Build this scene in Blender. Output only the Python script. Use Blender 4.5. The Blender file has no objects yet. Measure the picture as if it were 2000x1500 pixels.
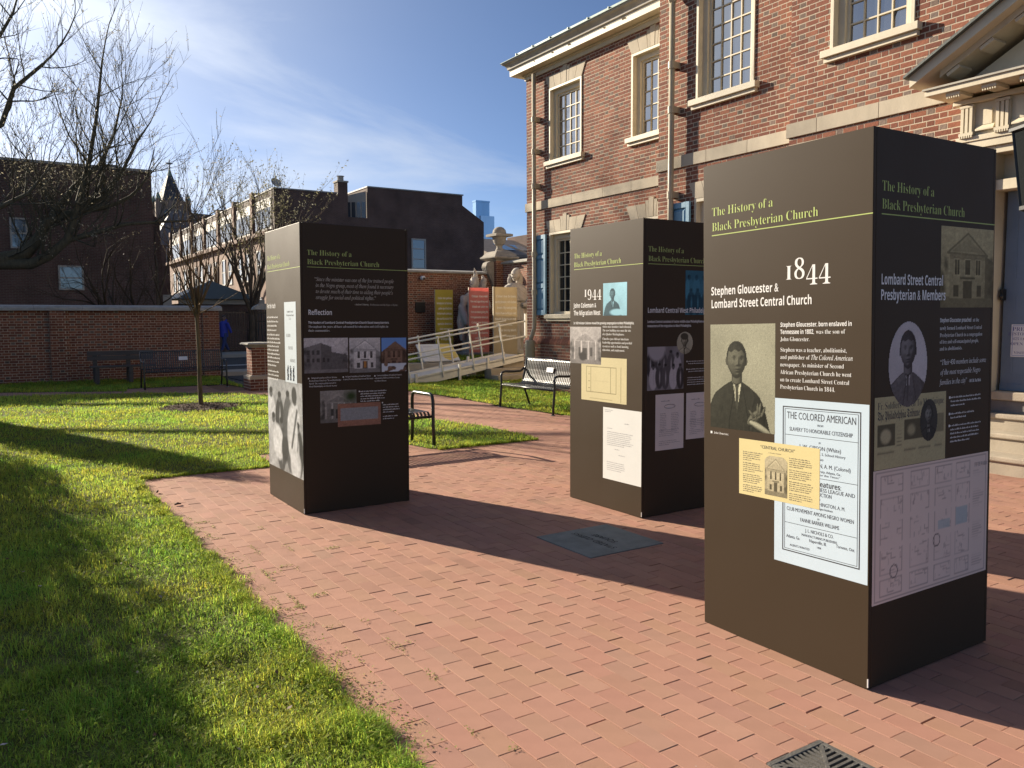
import bpy, math, random
import numpy as np
from mathutils import Matrix, Vector

sc = bpy.context.scene
COL = sc.collection
# ---------------------------------------------------------------- camera
CAM_H = 1.6
F_PX, PITCH, ROLL, YAW = 1587.0, -0.07941, -0.0048, 0.57167
_F = np.array([math.sin(YAW)*math.cos(PITCH), math.cos(YAW)*math.cos(PITCH), math.sin(PITCH)])
_R = np.array([math.cos(YAW), -math.sin(YAW), 0.0]); _U = np.cross(_R, _F)
_R, _U = math.cos(ROLL)*_R+math.sin(ROLL)*_U, -math.sin(ROLL)*_R+math.cos(ROLL)*_U
cam = bpy.data.cameras.new('camera'); cam.sensor_width = 36.0; cam.lens = F_PX/2000*36.0
cam.clip_start = 0.05; cam.clip_end = 6000
cam_o = bpy.data.objects.new('camera', cam); COL.objects.link(cam_o)
cam_o.matrix_world = Matrix(((_R[0], _U[0], -_F[0], 0), (_R[1], _U[1], -_F[1], 0), (_R[2], _U[2], -_F[2], CAM_H), (0, 0, 0, 1)))
sc.camera = cam_o
# ---------------------------------------------------------------- light
SUN_EL = math.radians(19.7)
SUN_AZ = math.radians(-20.3)            # measured from +Y towards +X
SUN_DIR = Vector((math.sin(SUN_AZ)*math.cos(SUN_EL), math.cos(SUN_AZ)*math.cos(SUN_EL), math.sin(SUN_EL)))
world = bpy.data.worlds.new('World'); sc.world = world; world.use_nodes = True
wt = world.node_tree; wt.nodes.clear()
W = lambda t: wt.nodes.new(t)
sky = W('ShaderNodeTexSky'); sky.sky_type = 'NISHITA'; sky.sun_disc = False
sky.sun_elevation = SUN_EL; sky.sun_rotation = SUN_AZ
sky.air_density = 0.55; sky.dust_density = 0.7; sky.ozone_density = 3.5
tc = W('ShaderNodeTexCoord'); sx = W('ShaderNodeSeparateXYZ'); wt.links.new(tc.outputs['Generated'], sx.inputs[0])
# thin cirrus: project the view direction on a high flat layer, stretch it, break it up with noise
zadd = W('ShaderNodeMath'); zadd.operation = 'ADD'; zadd.inputs[1].default_value = 0.16; wt.links.new(sx.outputs['Z'], zadd.inputs[0])
zmax = W('ShaderNodeMath'); zmax.operation = 'MAXIMUM'; zmax.inputs[1].default_value = 0.03; wt.links.new(zadd.outputs[0], zmax.inputs[0])
dx = W('ShaderNodeMath'); dx.operation = 'DIVIDE'; wt.links.new(sx.outputs['X'], dx.inputs[0]); wt.links.new(zmax.outputs[0], dx.inputs[1])
dy = W('ShaderNodeMath'); dy.operation = 'DIVIDE'; wt.links.new(sx.outputs['Y'], dy.inputs[0]); wt.links.new(zmax.outputs[0], dy.inputs[1])
cx = W('ShaderNodeCombineXYZ'); wt.links.new(dx.outputs[0], cx.inputs[0]); wt.links.new(dy.outputs[0], cx.inputs[1])
mp = W('ShaderNodeMapping'); mp.inputs['Location'].default_value = (4.4, 1.2, 0); mp.inputs['Rotation'].default_value = (0, 0, math.radians(24)); mp.inputs['Scale'].default_value = (0.45, 1.15, 1)
wt.links.new(cx.outputs[0], mp.inputs[0])
nz = W('ShaderNodeTexNoise'); nz.inputs['Scale'].default_value = 1.0; nz.inputs['Detail'].default_value = 7; nz.inputs['Roughness'].default_value = 0.56; nz.inputs['Distortion'].default_value = 0.7
wt.links.new(mp.outputs[0], nz.inputs['Vector'])
cr = W('ShaderNodeValToRGB'); cr.color_ramp.elements[0].position = 0.50; cr.color_ramp.elements[0].color = (0, 0, 0, 1)
cr.color_ramp.elements[1].position = 0.86; cr.color_ramp.elements[1].color = (0.85, 0.85, 0.85, 1); wt.links.new(nz.outputs[0], cr.inputs[0])
# thin cloud scatters the light forwards: it is thicker-looking and brighter towards the sun
vd = W('ShaderNodeVectorMath'); vd.operation = 'DOT_PRODUCT'; wt.links.new(tc.outputs['Generated'], vd.inputs[0]); vd.inputs[1].default_value = SUN_DIR
def wm(op, a, b):
    n_ = W('ShaderNodeMath'); n_.operation = op
    for i_, v_ in enumerate((a, b)):
        if isinstance(v_, (int, float)): n_.inputs[i_].default_value = v_
        else: wt.links.new(v_, n_.inputs[i_])
    return n_.outputs[0]
fwd = wm('POWER', wm('MAXIMUM', vd.outputs['Value'], 0.0), 7.0)
cov = wm('MINIMUM', wm('ADD', cr.outputs[0], wm('MULTIPLY', fwd, wm('ADD', wm('MULTIPLY', nz.outputs[0], 0.9), 0.30))), 0.96)
bri = wm('ADD', 1.0, wm('MULTIPLY', fwd, 1.15))
cb_ = W('ShaderNodeCombineXYZ'); wt.links.new(wm('MULTIPLY', bri, 5.4), cb_.inputs[0]); wt.links.new(wm('MULTIPLY', bri, 5.75), cb_.inputs[1]); wt.links.new(wm('MULTIPLY', bri, 6.3), cb_.inputs[2])
cloudcol = W('ShaderNodeMix'); cloudcol.data_type = 'RGBA'; cloudcol.blend_type = 'MIX'
wt.links.new(cov, cloudcol.inputs[0]); wt.links.new(sky.outputs[0], cloudcol.inputs[6]); wt.links.new(cb_.outputs[0], cloudcol.inputs[7])
bg = W('ShaderNodeBackground'); bg.inputs[1].default_value = 0.056; wt.links.new(cloudcol.outputs[2], bg.inputs[0])
wo = W('ShaderNodeOutputWorld'); wt.links.new(bg.outputs[0], wo.inputs[0])
sl = bpy.data.lights.new('sun', 'SUN'); sl.energy = 5.0; sl.angle = math.radians(0.53); sl.color = (1.0, 0.88, 0.70)
so = bpy.data.objects.new('sun', sl); COL.objects.link(so); so.location = (-20, 40, 30)
so.rotation_euler = SUN_DIR.to_track_quat('Z', 'Y').to_euler()
sc.view_settings.view_transform = 'Standard'; sc.view_settings.look = 'None'
sc.view_settings.exposure = 1.3; sc.view_settings.gamma = 1.0; sc.view_settings.use_curve_mapping = False
sc.cycles.max_bounces = 6; sc.cycles.diffuse_bounces = 3; sc.cycles.glossy_bounces = 3; sc.cycles.caustics_reflective = False; sc.cycles.caustics_refractive = False

# ---------------------------------------------------------------- helpers
rng = np.random.default_rng(7); RND = random.Random(5)
BOXV = np.array([(x, y, z) for x in (0, 1) for y in (0, 1) for z in (0, 1)], float)
BOXF = np.array([(0, 1, 3, 2), (4, 6, 7, 5), (0, 4, 5, 1), (2, 3, 7, 6), (1, 5, 7, 3), (0, 2, 6, 4)])

class MB:
    def __init__(s): s.V = []; s.F3 = []; s.F4 = []; s.FN = []; s.C = []; s.n = 0; s.M = None
    def add(s, V, F, col=(1, 1, 1)):
        V = np.asarray(V, float).reshape(-1, 3)
        if s.M is not None: V = V @ np.array(s.M.to_3x3()).T + np.array(s.M.translation)
        c = np.asarray(col, float)
        if c.ndim == 1: c = np.tile(c, (len(V), 1))
        s.V.append(V); s.C.append(c)
        if isinstance(F, np.ndarray):
            (s.F3 if F.shape[1] == 3 else s.F4).append(F+s.n)
        else:
            for f in F:
                (s.FN).append([i+s.n for i in f])
        s.n += len(V)
    def box(s, x0, x1, y0, y1, z0, z1, col=(1, 1, 1)):
        s.add(np.array([x0, y0, z0])+BOXV*np.array([x1-x0, y1-y0, z1-z0]), BOXF, col)
    def obox(s, c, size, mat3=None, col=(1, 1, 1)):
        v = (BOXV-.5)*np.array(size)
        if mat3 is not None: v = v @ np.asarray(mat3).T
        s.add(v+np.array(c), BOXF, col)
    def bar(s, a, b, w, h, col=(1, 1, 1), up=(0, 0, 1)):
        a = np.array(a, float); b = np.array(b, float); d = b-a; L = np.linalg.norm(d); d /= L
        u = np.array(up, float); r = np.cross(d, u); r /= np.linalg.norm(r)+1e-9; u = np.cross(r, d)
        s.obox((a+b)/2, (L, w, h), np.stack([d, r, u], 1), col)
    def tube(s, P, R, n=6, col=(1, 1, 1), cap=True):
        P = np.asarray(P, float); m = len(P)
        R = np.full(m, R) if np.isscalar(R) else np.asarray(R, float)
        T = np.gradient(P, axis=0); T /= np.linalg.norm(T, axis=1)[:, None]+1e-12
        a = np.array([0, 0, 1.]) if abs(T[0][2]) < .9 else np.array([1., 0, 0])
        N = np.cross(T[0], a); N /= np.linalg.norm(N); ang = np.arange(n)*2*math.pi/n; ca, sa = np.cos(ang)[:, None], np.sin(ang)[:, None]
        V = np.empty((m, n, 3))
        for i in range(m):
            N = N-T[i]*np.dot(N, T[i]); N /= np.linalg.norm(N)+1e-12; B = np.cross(T[i], N)
            V[i] = P[i]+R[i]*(ca*N+sa*B)
        i = np.arange(m-1)[:, None]*n; j = np.arange(n)[None]; k = (j+1) % n
        F = np.stack([i+j, i+k, i+n+k, i+n+j], -1).reshape(-1, 4)
        n0 = s.n
        s.add(V.reshape(-1, 3), F, col)
        if cap: s.FN.append([n0+q for q in range(n)][::-1]); s.FN.append([n0+(m-1)*n+q for q in range(n)])
    def lathe(s, prof, n=24, c=(0, 0, 0), col=(1, 1, 1), sq=False):
        prof = np.array(prof, float); m = len(prof)
        if sq: ang = np.arange(4)*math.pi/2+math.pi/4; n = 4; k_ = math.sqrt(2)
        else: ang = np.arange(n)*2*math.pi/n; k_ = 1
        V = np.stack([np.outer(prof[:, 0]*k_, np.cos(ang))+c[0], np.outer(prof[:, 0]*k_, np.sin(ang))+c[1], np.repeat(prof[:, 1:2]+c[2], n, 1)], -1)
        i = np.arange(m-1)[:, None]*n; j = np.arange(n)[None]; k = (j+1) % n
        n0 = s.n
        s.add(V.reshape(-1, 3), np.stack([i+j, i+k, i+n+k, i+n+j], -1).reshape(-1, 4), col)
        s.FN.append([n0+q for q in range(n)][::-1]); s.FN.append([n0+(m-1)*n+q for q in range(n)])
    def prism(s, poly, axis, d0, d1, col=(1, 1, 1)):
        p = np.asarray(poly, float); m = len(p)
        def lift(d):
            v = np.zeros((m, 3)); o = [a for a in (0, 1, 2) if a != axis]; v[:, o] = p; v[:, axis] = d; return v
        V = np.concatenate([lift(d0), lift(d1)])
        s.add(V, [list(range(m))[::-1], list(range(m, 2*m))]+[[i, (i+1) % m, m+(i+1) % m, m+i] for i in range(m)], col)
    def build(s, name, mats, parent=None, smooth=False, bevel=0, link=True):
        me = bpy.data.meshes.new(name); V = np.concatenate(s.V) if s.V else np.zeros((0, 3))
        me.vertices.add(len(V)); me.vertices.foreach_set('co', V.astype(np.float32).ravel())
        loops = []; sizes = []
        for L, k in ((s.F3, 3), (s.F4, 4)):
            if L: a = np.concatenate(L); loops.append(a.ravel()); sizes.append(np.full(len(a), k))
        if s.FN: loops.append(np.array([i for f in s.FN for i in f])); sizes.append(np.array([len(f) for f in s.FN]))
        loops = np.concatenate(loops).astype(np.int32); sizes = np.concatenate(sizes)
        me.loops.add(len(loops)); me.loops.foreach_set('vertex_index', loops)
        me.polygons.add(len(sizes)); st = np.concatenate([[0], np.cumsum(sizes)[:-1]]).astype(np.int32)
        me.polygons.foreach_set('loop_start', st)
        if smooth: me.polygons.foreach_set('use_smooth', np.ones(len(sizes), bool))
        else: me.polygons.foreach_set('use_smooth', np.zeros(len(sizes), bool))
        at = me.color_attributes.new('col', 'FLOAT_COLOR', 'POINT'); C = np.concatenate(s.C)
        at.data.foreach_set('color', np.concatenate([C, np.ones((len(C), 1))], 1).astype(np.float32).ravel())
        me.update(calc_edges=True); me.validate()
        for m in (mats if isinstance(mats, (list, tuple)) else [mats]): me.materials.append(m)
        if not link: return me
        return obj(name, me, parent, bevel)

def obj(name, data, parent=None, bevel=0):
    o = bpy.data.objects.new(name, data); COL.objects.link(o)
    if parent is not None: o.parent = parent
    if bevel:
        b = o.modifiers.new('bevel', 'BEVEL'); b.width = bevel; b.segments = 2; b.limit_method = 'ANGLE'
    return o
def empty(name, loc=(0, 0, 0), rz=0.0):
    o = bpy.data.objects.new(name, None); COL.objects.link(o); o.location = loc; o.rotation_euler = (0, 0, rz); return o
def tag(o, label=None, cat=None, group=None, kind=None):
    for k, v in (('label', label), ('category', cat), ('group', group), ('kind', kind)):
        if v: o[k] = v
    return o
def ribbon(P, w):           # offset polyline -> quad strip in plan
    pass
def inpoly(x, y, poly):
    poly = np.asarray(poly); r = np.zeros(np.shape(x), bool); j = len(poly)-1
    for i in range(len(poly)):
        xi, yi = poly[i]; xj, yj = poly[j]
        c = ((yi > y) != (yj > y)) & (x < (xj-xi)*(y-yi)/(yj-yi+1e-12)+xi); r ^= c; j = i
    return r
def in_view(P, margin=0.22, far=1e9):
    d = P-np.array([0, 0, CAM_H]); z = d@_F; x = d@_R/np.maximum(z, .05); y = d@_U/np.maximum(z, .05)
    return (z > .3) & (abs(x) < 1000/F_PX+margin) & (abs(y) < 750/F_PX+margin) & (z < far)
def vnoise(x, y, seed=0):
    r = np.random.default_rng(seed); g = r.random((64, 64)); xi = np.floor(x).astype(int); yi = np.floor(y).astype(int)
    fx = x-xi; fy = y-yi; fx = fx*fx*(3-2*fx); fy = fy*fy*(3-2*fy); a = lambda i, j: g[i % 64, j % 64]
    return (a(xi, yi)*(1-fx)+a(xi+1, yi)*fx)*(1-fy)+(a(xi, yi+1)*(1-fx)+a(xi+1, yi+1)*fx)*fy

# ---------------------------------------------------------------- materials
MATS = {}
def mat(name, base=(.5, .5, .5), rough=.6, var=0., vscale=8., bump=0., bscale=60., attr=False, spec=.5, metal=0., ior=1.5, dirt=None, dscale=2., damt=.5, trans=0., rvar=0., stretch=None, detail=6):
    if name in MATS: return MATS[name]
    m = bpy.data.materials.new(name); m.use_nodes = True; t = m.node_tree; b = t.nodes['Principled BSDF']
    N = t.nodes.new; Lk = t.links.new
    b.inputs['Roughness'].default_value = rough; b.inputs['Metallic'].default_value = metal; b.inputs['IOR'].default_value = ior
    b.inputs['Specular IOR Level'].default_value = spec
    tcn = N('ShaderNodeTexCoord'); vec = tcn.outputs['Object']
    if stretch:
        mpn = N('ShaderNodeMapping'); mpn.inputs['Scale'].default_value = stretch; Lk(vec, mpn.inputs[0]); vec = mpn.outputs[0]
    rgb = N('ShaderNodeRGB'); rgb.outputs[0].default_value = (*base, 1); c = rgb.outputs[0]
    def mix(a, bb, f, mode='MIX'):
        x = N('ShaderNodeMix'); x.data_type = 'RGBA'; x.blend_type = mode
        for sock, v in ((x.inputs[0], f), (x.inputs[6], a), (x.inputs[7], bb)):
            if hasattr(v, 'is_linked') or hasattr(v, 'links'): Lk(v, sock)
            else: sock.default_value = v
        return x.outputs[2]
    if attr:
        a = N('ShaderNodeAttribute'); a.attribute_name = 'col'; c = mix(c, a.outputs['Color'], 1.0, 'MULTIPLY')
    if var:
        n = N('ShaderNodeTexNoise'); n.inputs['Scale'].default_value = vscale; n.inputs['Detail'].default_value = detail; n.inputs['Roughness'].default_value = .62; Lk(vec, n.inputs['Vector'])
        r = N('ShaderNodeMapRange'); r.inputs[1].default_value = .28; r.inputs[2].default_value = .72; r.inputs[3].default_value = 1-var; r.inputs[4].default_value = 1+var; Lk(n.outputs[0], r.inputs[0])
        cc = N('ShaderNodeCombineColor')
        for i in range(3): Lk(r.outputs[0], cc.inputs[i])
        c = mix(c, cc.outputs[0], 1.0, 'MULTIPLY')
    if dirt is not None:
        n2 = N('ShaderNodeTexNoise'); n2.inputs['Scale'].default_value = dscale; n2.inputs['Detail'].default_value = 8; n2.inputs['Roughness'].default_value = .7; Lk(vec, n2.inputs['Vector'])
        r2 = N('ShaderNodeMapRange'); r2.inputs[1].default_value = .5; r2.inputs[2].default_value = .75; r2.inputs[3].default_value = 0; r2.inputs[4].default_value = damt; Lk(n2.outputs[0], r2.inputs[0])
        c = mix(c, (*dirt, 1), r2.outputs[0])
    Lk(c, b.inputs['Base Color'])
    if rvar:
        n4 = N('ShaderNodeTexNoise'); n4.inputs['Scale'].default_value = 3.; n4.inputs['Detail'].default_value = 5; Lk(vec, n4.inputs['Vector'])
        r4 = N('ShaderNodeMapRange'); r4.inputs[3].default_value = max(0, rough-rvar); r4.inputs[4].default_value = rough+rvar; Lk(n4.outputs[0], r4.inputs[0]); Lk(r4.outputs[0], b.inputs['Roughness'])
    if bump:
        n3 = N('ShaderNodeTexNoise'); n3.inputs['Scale'].default_value = bscale; n3.inputs['Detail'].default_value = 5; Lk(vec, n3.inputs['Vector'])
        bp = N('ShaderNodeBump'); bp.inputs['Strength'].default_value = bump; bp.inputs['Distance'].default_value = .01; Lk(n3.outputs[0], bp.inputs['Height']); Lk(bp.outputs[0], b.inputs['Normal'])
    if trans:
        tr = N('ShaderNodeBsdfTranslucent'); Lk(c, tr.inputs[0]); ms = N('ShaderNodeMixShader'); ms.inputs[0].default_value = trans
        Lk(b.outputs[0], ms.inputs[1]); Lk(tr.outputs[0], ms.inputs[2]); Lk(ms.outputs[0], t.nodes['Material Output'].inputs[0])
    MATS[name] = m; return m
def brickmat(name, axis, c1, c2, mortar, bw=.21, bh=.0677, rough=.85):
    """far brick walls whose bricks are too small to tell apart"""
    m = bpy.data.materials.new(name); m.use_nodes = True; t = m.node_tree; b = t.nodes['Principled BSDF']; N = t.nodes.new; Lk = t.links.new
    tcn = N('ShaderNodeTexCoord'); s = N('ShaderNodeSeparateXYZ'); Lk(tcn.outputs['Object'], s.inputs[0]); cb = N('ShaderNodeCombineXYZ')
    if axis == 'floor': Lk(s.outputs[1], cb.inputs[0]); Lk(s.outputs[0], cb.inputs[1])
    else: Lk(s.outputs[0 if axis == 'x' else 1], cb.inputs[0]); Lk(s.outputs[2], cb.inputs[1])
    br = N('ShaderNodeTexBrick'); Lk(cb.outputs[0], br.inputs['Vector']); br.inputs['Scale'].default_value = 1
    br.inputs['Color1'].default_value = (*c1, 1); br.inputs['Color2'].default_value = (*c2, 1); br.inputs['Mortar'].default_value = (*mortar, 1)
    br.inputs['Brick Width'].default_value = bw; br.inputs['Row Height'].default_value = bh; br.inputs['Mortar Size'].default_value = .011 if axis != 'floor' else .004
    n = N('ShaderNodeTexNoise'); n.inputs['Scale'].default_value = .8; n.inputs['Detail'].default_value = 8; Lk(tcn.outputs['Object'], n.inputs['Vector'])
    r = N('ShaderNodeMapRange'); r.inputs[1].default_value = .3; r.inputs[2].default_value = .7; r.inputs[3].default_value = .7; r.inputs[4].default_value = 1.25; Lk(n.outputs[0], r.inputs[0])
    cc = N('ShaderNodeCombineColor'); [Lk(r.outputs[0], cc.inputs[i]) for i in range(3)]
    x = N('ShaderNodeMix'); x.data_type = 'RGBA'; x.blend_type = 'MULTIPLY'; x.inputs[0].default_value = 1; Lk(br.outputs[0], x.inputs[6]); Lk(cc.outputs[0], x.inputs[7]); Lk(x.outputs[2], b.inputs['Base Color'])
    b.inputs['Roughness'].default_value = rough; b.inputs['Specular IOR Level'].default_value = .25
    bp = N('ShaderNodeBump'); bp.inputs['Strength'].default_value = .5; bp.inputs['Distance'].default_value = .008; bp.invert = True; Lk(br.outputs['Fac'], bp.inputs['Height']); Lk(bp.outputs[0], b.inputs['Normal'])
    return m

m_brick = mat('brick', (1, 1, 1), .88, .22, 25, .35, 140, attr=True, spec=.25)
m_mortar = mat('mortar', (.50, .415, .315), .92, .15, 30, .3, 200, spec=.2)
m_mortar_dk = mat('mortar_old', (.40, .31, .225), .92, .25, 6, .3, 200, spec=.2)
m_stone = mat('limestone', (.47, .405, .31), .85, .12, 3.5, .25, 120, attr=True, spec=.25, dirt=(.30, .27, .22), dscale=1.5, damt=.35, stretch=(1, 1, .35))
m_cream = mat('cream_paint', (.58, .51, .38), .55, .06, 4, .1, 40, spec=.35, dirt=(.42, .36, .27), dscale=3, damt=.35)
m_creamgrey = mat('weathered_trim', (.40, .37, .31), .6, .12, 5, .1, 40, spec=.3, dirt=(.22, .2, .17), dscale=4, damt=.5)
m_copper = mat('roof_metal', (.16, .21, .19), .55, .2, 5, .1, 30, metal=.3)
m_spout = mat('downspout_paint', (.37, .32, .225), .5, .08, 6, 0, spec=.4)
m_glass = mat('window_glass', (.03, .035, .045), .04, spec=1.0, ior=2.3)
m_glass_dk = mat('dark_glass', (.015, .017, .018), .06, spec=.6, ior=1.5)
m_blue = mat('shutter_blue', (.13, .27, .39), .5, .08, 5, .05, 30, spec=.4)
m_door = mat('door_blue', (.15, .20, .26), .5, .08, 5, .05, 30, spec=.4)
m_black = mat('black_iron', (.012, .012, .012), .35, .2, 20, .05, 60, spec=.5)
m_panel = mat('kiosk_laminate', (.050, .0345, .0215), .48, .12, 260, .03, 400, rvar=.08, spec=.10, detail=2)
m_print = mat('print', (1, 1, 1), .48, attr=True, spec=.10)
m_text = mat('print_white', (.74, .72, .70), .5, spec=.10)
m_green = mat('print_green', (.42, .50, .16), .5, spec=.13)
m_ink = mat('print_ink', (.04, .04, .045), .55, spec=.3)
m_inkgrey = mat('print_ink_grey', (.30, .30, .31), .55, spec=.3)
m_concrete = mat('concrete', (.36, .33, .28), .9, .15, 6, .3, 80, spec=.2, dirt=(.18, .17, .15), dscale=3, damt=.5)
m_step = mat('stone_step', (.40, .34, .26), .85, .18, 8, .3, 90, spec=.25, dirt=(.16, .14, .12), dscale=4, damt=.6)
m_alu = mat('cream_aluminium', (.68, .655, .59), .45, .06, 4, .0, spec=.5, metal=.15)
m_bark = mat('bark', (.10, .082, .062), .9, .35, 14, .6, 60, spec=.2, attr=True, stretch=(1, 1, .3))
m_leafbud = mat('buds', (1, 1, 1), .6, attr=True, spec=.3, trans=.3)
m_grass = mat('grass', (1, 1, 1), .6, attr=True, spec=.14, trans=.62)
m_soil = mat('lawn_soil', (.10, .11, .035), .95, .5, 6, .8, 40, spec=.1)
m_litter = mat('leaf_litter', (1, 1, 1), .8, attr=True, spec=.2)
m_statue = mat('statue_stone', (.46, .42, .37), .9, .14, 7, .35, 50, spec=.2, dirt=(.20, .19, .18), dscale=2.2, damt=.6, stretch=(1, 1, .45))
m_slate = mat('slate', (.095, .108, .100), .6, .22, 5, .25, 50, spec=.35, dirt=(.16, .16, .14), dscale=5, damt=.4)

# ---------------------------------------------------------------- ground, lawns, paving
LAWN_A = [(-14, -2), (1.165, -2), (1.165, 8.87), (2.62, 8.87), (2.62, 9.72), (4.42, 9.72), (4.55, 8.95), (4.75, 8.87), (5.4, 8.84), (6.08, 8.82), (6.2, 9.3), (6.22, 10.43), (5.8, 12.1), (5.45, 14.5), (5.1, 17.2), (4.4, 18.4), (2.85, 19.6), (.15, 20.5), (-14, 21.2)]
PATH = [(6.08, 8.82), (6.2, 9.3), (6.22, 10.43), (5.8, 12.1), (5.45, 14.5), (5.1, 17.2), (4.4, 18.4), (2.85, 19.6), (.15, 20.5), (-14, 21.2), (-14, 22.0), (.17, 21.6), (2.6, 20.3), (2.7, 21.0), (5.0, 21.0), (5.1, 19.5), (6.0, 18.9), (7.2, 18.2), (7.9, 16.6), (8.02, 14.4), (7.88, 12.5), (8.02, 10.7), (8.0, 9.4), (9.5, 9.4), (9.5, 8.82)]
LAWN_B = [(8.0, 9.5), (9.5, 9.5), (9.5, 10.35), (10.45, 10.35), (10.45, 15.8), (12.5, 15.8), (12.5, 19.6), (6.3, 19.9), (6.4, 18.75), (7.25, 18.25), (7.93, 16.6), (8.05, 14.4), (7.9, 12.5), (8.05, 10.7)]
LAWN_C = [(-14, 22.0), (.17, 21.6), (2.6, 20.3), (2.7, 21.05), (5.0, 21.05), (5.1, 19.6), (5.5, 24.2), (-14, 24.2)]
def sheet(name, poly, z, m, label=None):
    b = MB(); b.add([(x, y, z) for x, y in poly], [list(range(len(poly)))]); o = b.build(name, m); tag(o, kind='structure'); return o
m_ground = mat('ground_far', (.10, .095, .085), .95, .2, .3, spec=.15)
g = MB(); g.box(-2500, 2500, -2500, 2500, -.6, -.03); tag(g.build('ground', m_ground), kind='structure')
sheet('lawn', LAWN_A, 0.004, m_soil); sheet('lawn', LAWN_B, 0.004, m_soil); sheet('lawn', LAWN_C, 0.004, m_soil)
# sand bed under the bricks
m_sand = mat('joint_sand', (.20, .125, .088), .95, .3, 30, .4, 200, spec=.1)
PLAZA = [(1.2, -2), (11, -2), (11, 8.85), (1.2, 8.85)]
plaza_bed = MB(); plaza_bed.box(1.2, 11, -2, 8.85, -.05, -.012)
plaza = plaza_bed.build('brick_plaza', m_sand); tag(plaza, kind='structure')
path_bed = MB(); path_bed.prism(PATH, 2, -.05, -.010)
path_o = path_bed.build('brick_path', m_sand); tag(path_o, kind='structure')
pad = MB(); pad.box(2.62, 4.75, 8.851, 9.72, -.05, -.011); tag(pad.build('bench_pad', m_sand, plaza), None)
m_paver = mat('paver', (1, 1, 1), .85, .10, 5, .22, 220, attr=True, spec=.22, dirt=(.30, .17, .125), dscale=1.1, damt=.35)
def paver_col(n, r=rng):
    base = np.array([.374, .201, .142]); c = base*(1+r.normal(0, .040, (n, 1)))*(1+r.normal(0, .016, (n, 3)))
    dk = r.random(n) < .05; c[dk] *= .90; return np.clip(c, .02, .8)
SLAB = (3.325, 3.985, 4.205, 4.845); GRATE = (2.285, 2.585, 1.57, 1.87)
PW, PL = .1016, .2032
TOPV = np.array([(0, 0, 0), (1, 0, 0), (1, 1, 0), (0, 1, 0)], float)
def paver_geo(mb, x0, y0, w, l, zt, tx, ty, col):
    """chamfered brick: 12 vertices top ring + shoulder + base"""
    ch = .0014
    X = np.array([0, w, w, 0]); Y = np.array([0, 0, l, l]); sgx = np.array([1, -1, -1, 1])*ch; sgy = np.array([1, 1, -1, -1])*ch
    zz = zt+(X-w/2)*tx+(Y-l/2)*ty
    V = np.concatenate([np.stack([x0+X+sgx, y0+Y+sgy, zz], 1), np.stack([x0+X, y0+Y, zz-.0016], 1), np.stack([x0+X, y0+Y, np.full(4, -.02)], 1)])
    F = [(0, 1, 2, 3)]+[(k+4, (k+1) % 4+4, (k+1) % 4, k) for k in range(4)]+[(k+8, (k+1) % 4+8, (k+1) % 4+4, k+4) for k in range(4)]
    mb.add(V, np.array(F), col)
def layout_pavers(poly, bounds, holes=(), edge=True):
    out = []
    x0, x1, y0, y1 = bounds
    for r_ in range(int(round((x1-x0)/PW))):
        xa = x0+r_*PW; off = (r_ % 2)*PL/2+.09
        for k in range(int((y1-y0)/PL)+2):
            ya = y0-off+k*PL; yb = ya+PL
            ya, yb = max(ya, y0), min(yb, y1)
            if yb-ya < .04: continue
            out.append((xa, ya, PW, yb-ya))
    a = np.array(out); cx_, cy_ = a[:, 0]+a[:, 2]/2, a[:, 1]+a[:, 3]/2
    a = a[inpoly(cx_, cy_, poly)]
    for h in holes:          # cut the bricks to the edge of the opening
        nw = []
        for (x, y, w, l) in a:
            if x >= h[1] or x+w <= h[0] or y >= h[3] or y+l <= h[2]: nw.append((x, y, w, l)); continue
            if h[0]-x > .012: nw.append((x, y, h[0]-x-.002, l))
            if x+w-h[1] > .012: nw.append((h[1]+.002, y, x+w-h[1]-.002, l))
            xa, xb = max(x, h[0]), min(x+w, h[1])
            if h[2]-y > .012: nw.append((xa, y, xb-xa, h[2]-y-.002))
            if y+l-h[3] > .012: nw.append((xa, h[3]+.002, xb-xa, y+l-h[3]-.002))
        a = np.array(nw)
    P = np.stack([a[:, 0], a[:, 1], np.zeros(len(a))], 1)
    return a[in_view(P, .75)]
def place_pavers(a, owner, n_single, seed):
    r = np.random.default_rng(seed); n = len(a); col = paver_col(n, r)
    zt = r.normal(0, .0009, n); tx = r.normal(0, .005, n); ty = r.normal(0, .0045, n)
    gx = r.uniform(.0007, .0015, n); gy0 = r.uniform(.0004, .0032, n)*(r.random(n) < .7)+.0005; gy0[r.random(n) < .06] = .006
    d = np.hypot(a[:, 0], a[:, 1]); P = np.stack([a[:, 0]+.05, a[:, 1]+.1, np.zeros(n)], 1)
    vis = in_view(P, -.005); order = np.argsort(np.where(vis, d, 1e6)); single = set(order[:n_single].tolist())
    rest = MB()
    var_mesh = []
    for k in range(14):      # shared meshes for the bricks one can pick apart
        b = MB(); rr = np.random.default_rng(100+k); wob = rr.normal(0, .0006, 2)
        paver_geo(b, -PW/2+.0015, -PL/2+.0014, PW-.0024, PL-.0020-(.0032 if k % 3 == 0 else 0)-(.003 if k == 6 else 0), 0, 0, 0, paver_col(1, rr)[0]); var_mesh.append(b.build('brick', m_paver, link=False))
    for i in range(n):
        x, y, w, l = a[i]
        if i in single and l > PL-.002 and w > PW-.002:
            o = obj('brick', var_mesh[int(r.integers(14))], owner); o.location = (x+w/2, y+l/2, zt[i]); o.rotation_euler = (ty[i], -tx[i], r.normal(0, .004))
        else:
            paver_geo(rest, x+gx[i], y+gy0[i], w-2*gx[i], l-gy0[i]-.0008, zt[i], tx[i], ty[i], col[i])
    o = rest.build('brick_paving', m_paver, owner); tag(o, kind='stuff')
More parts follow.
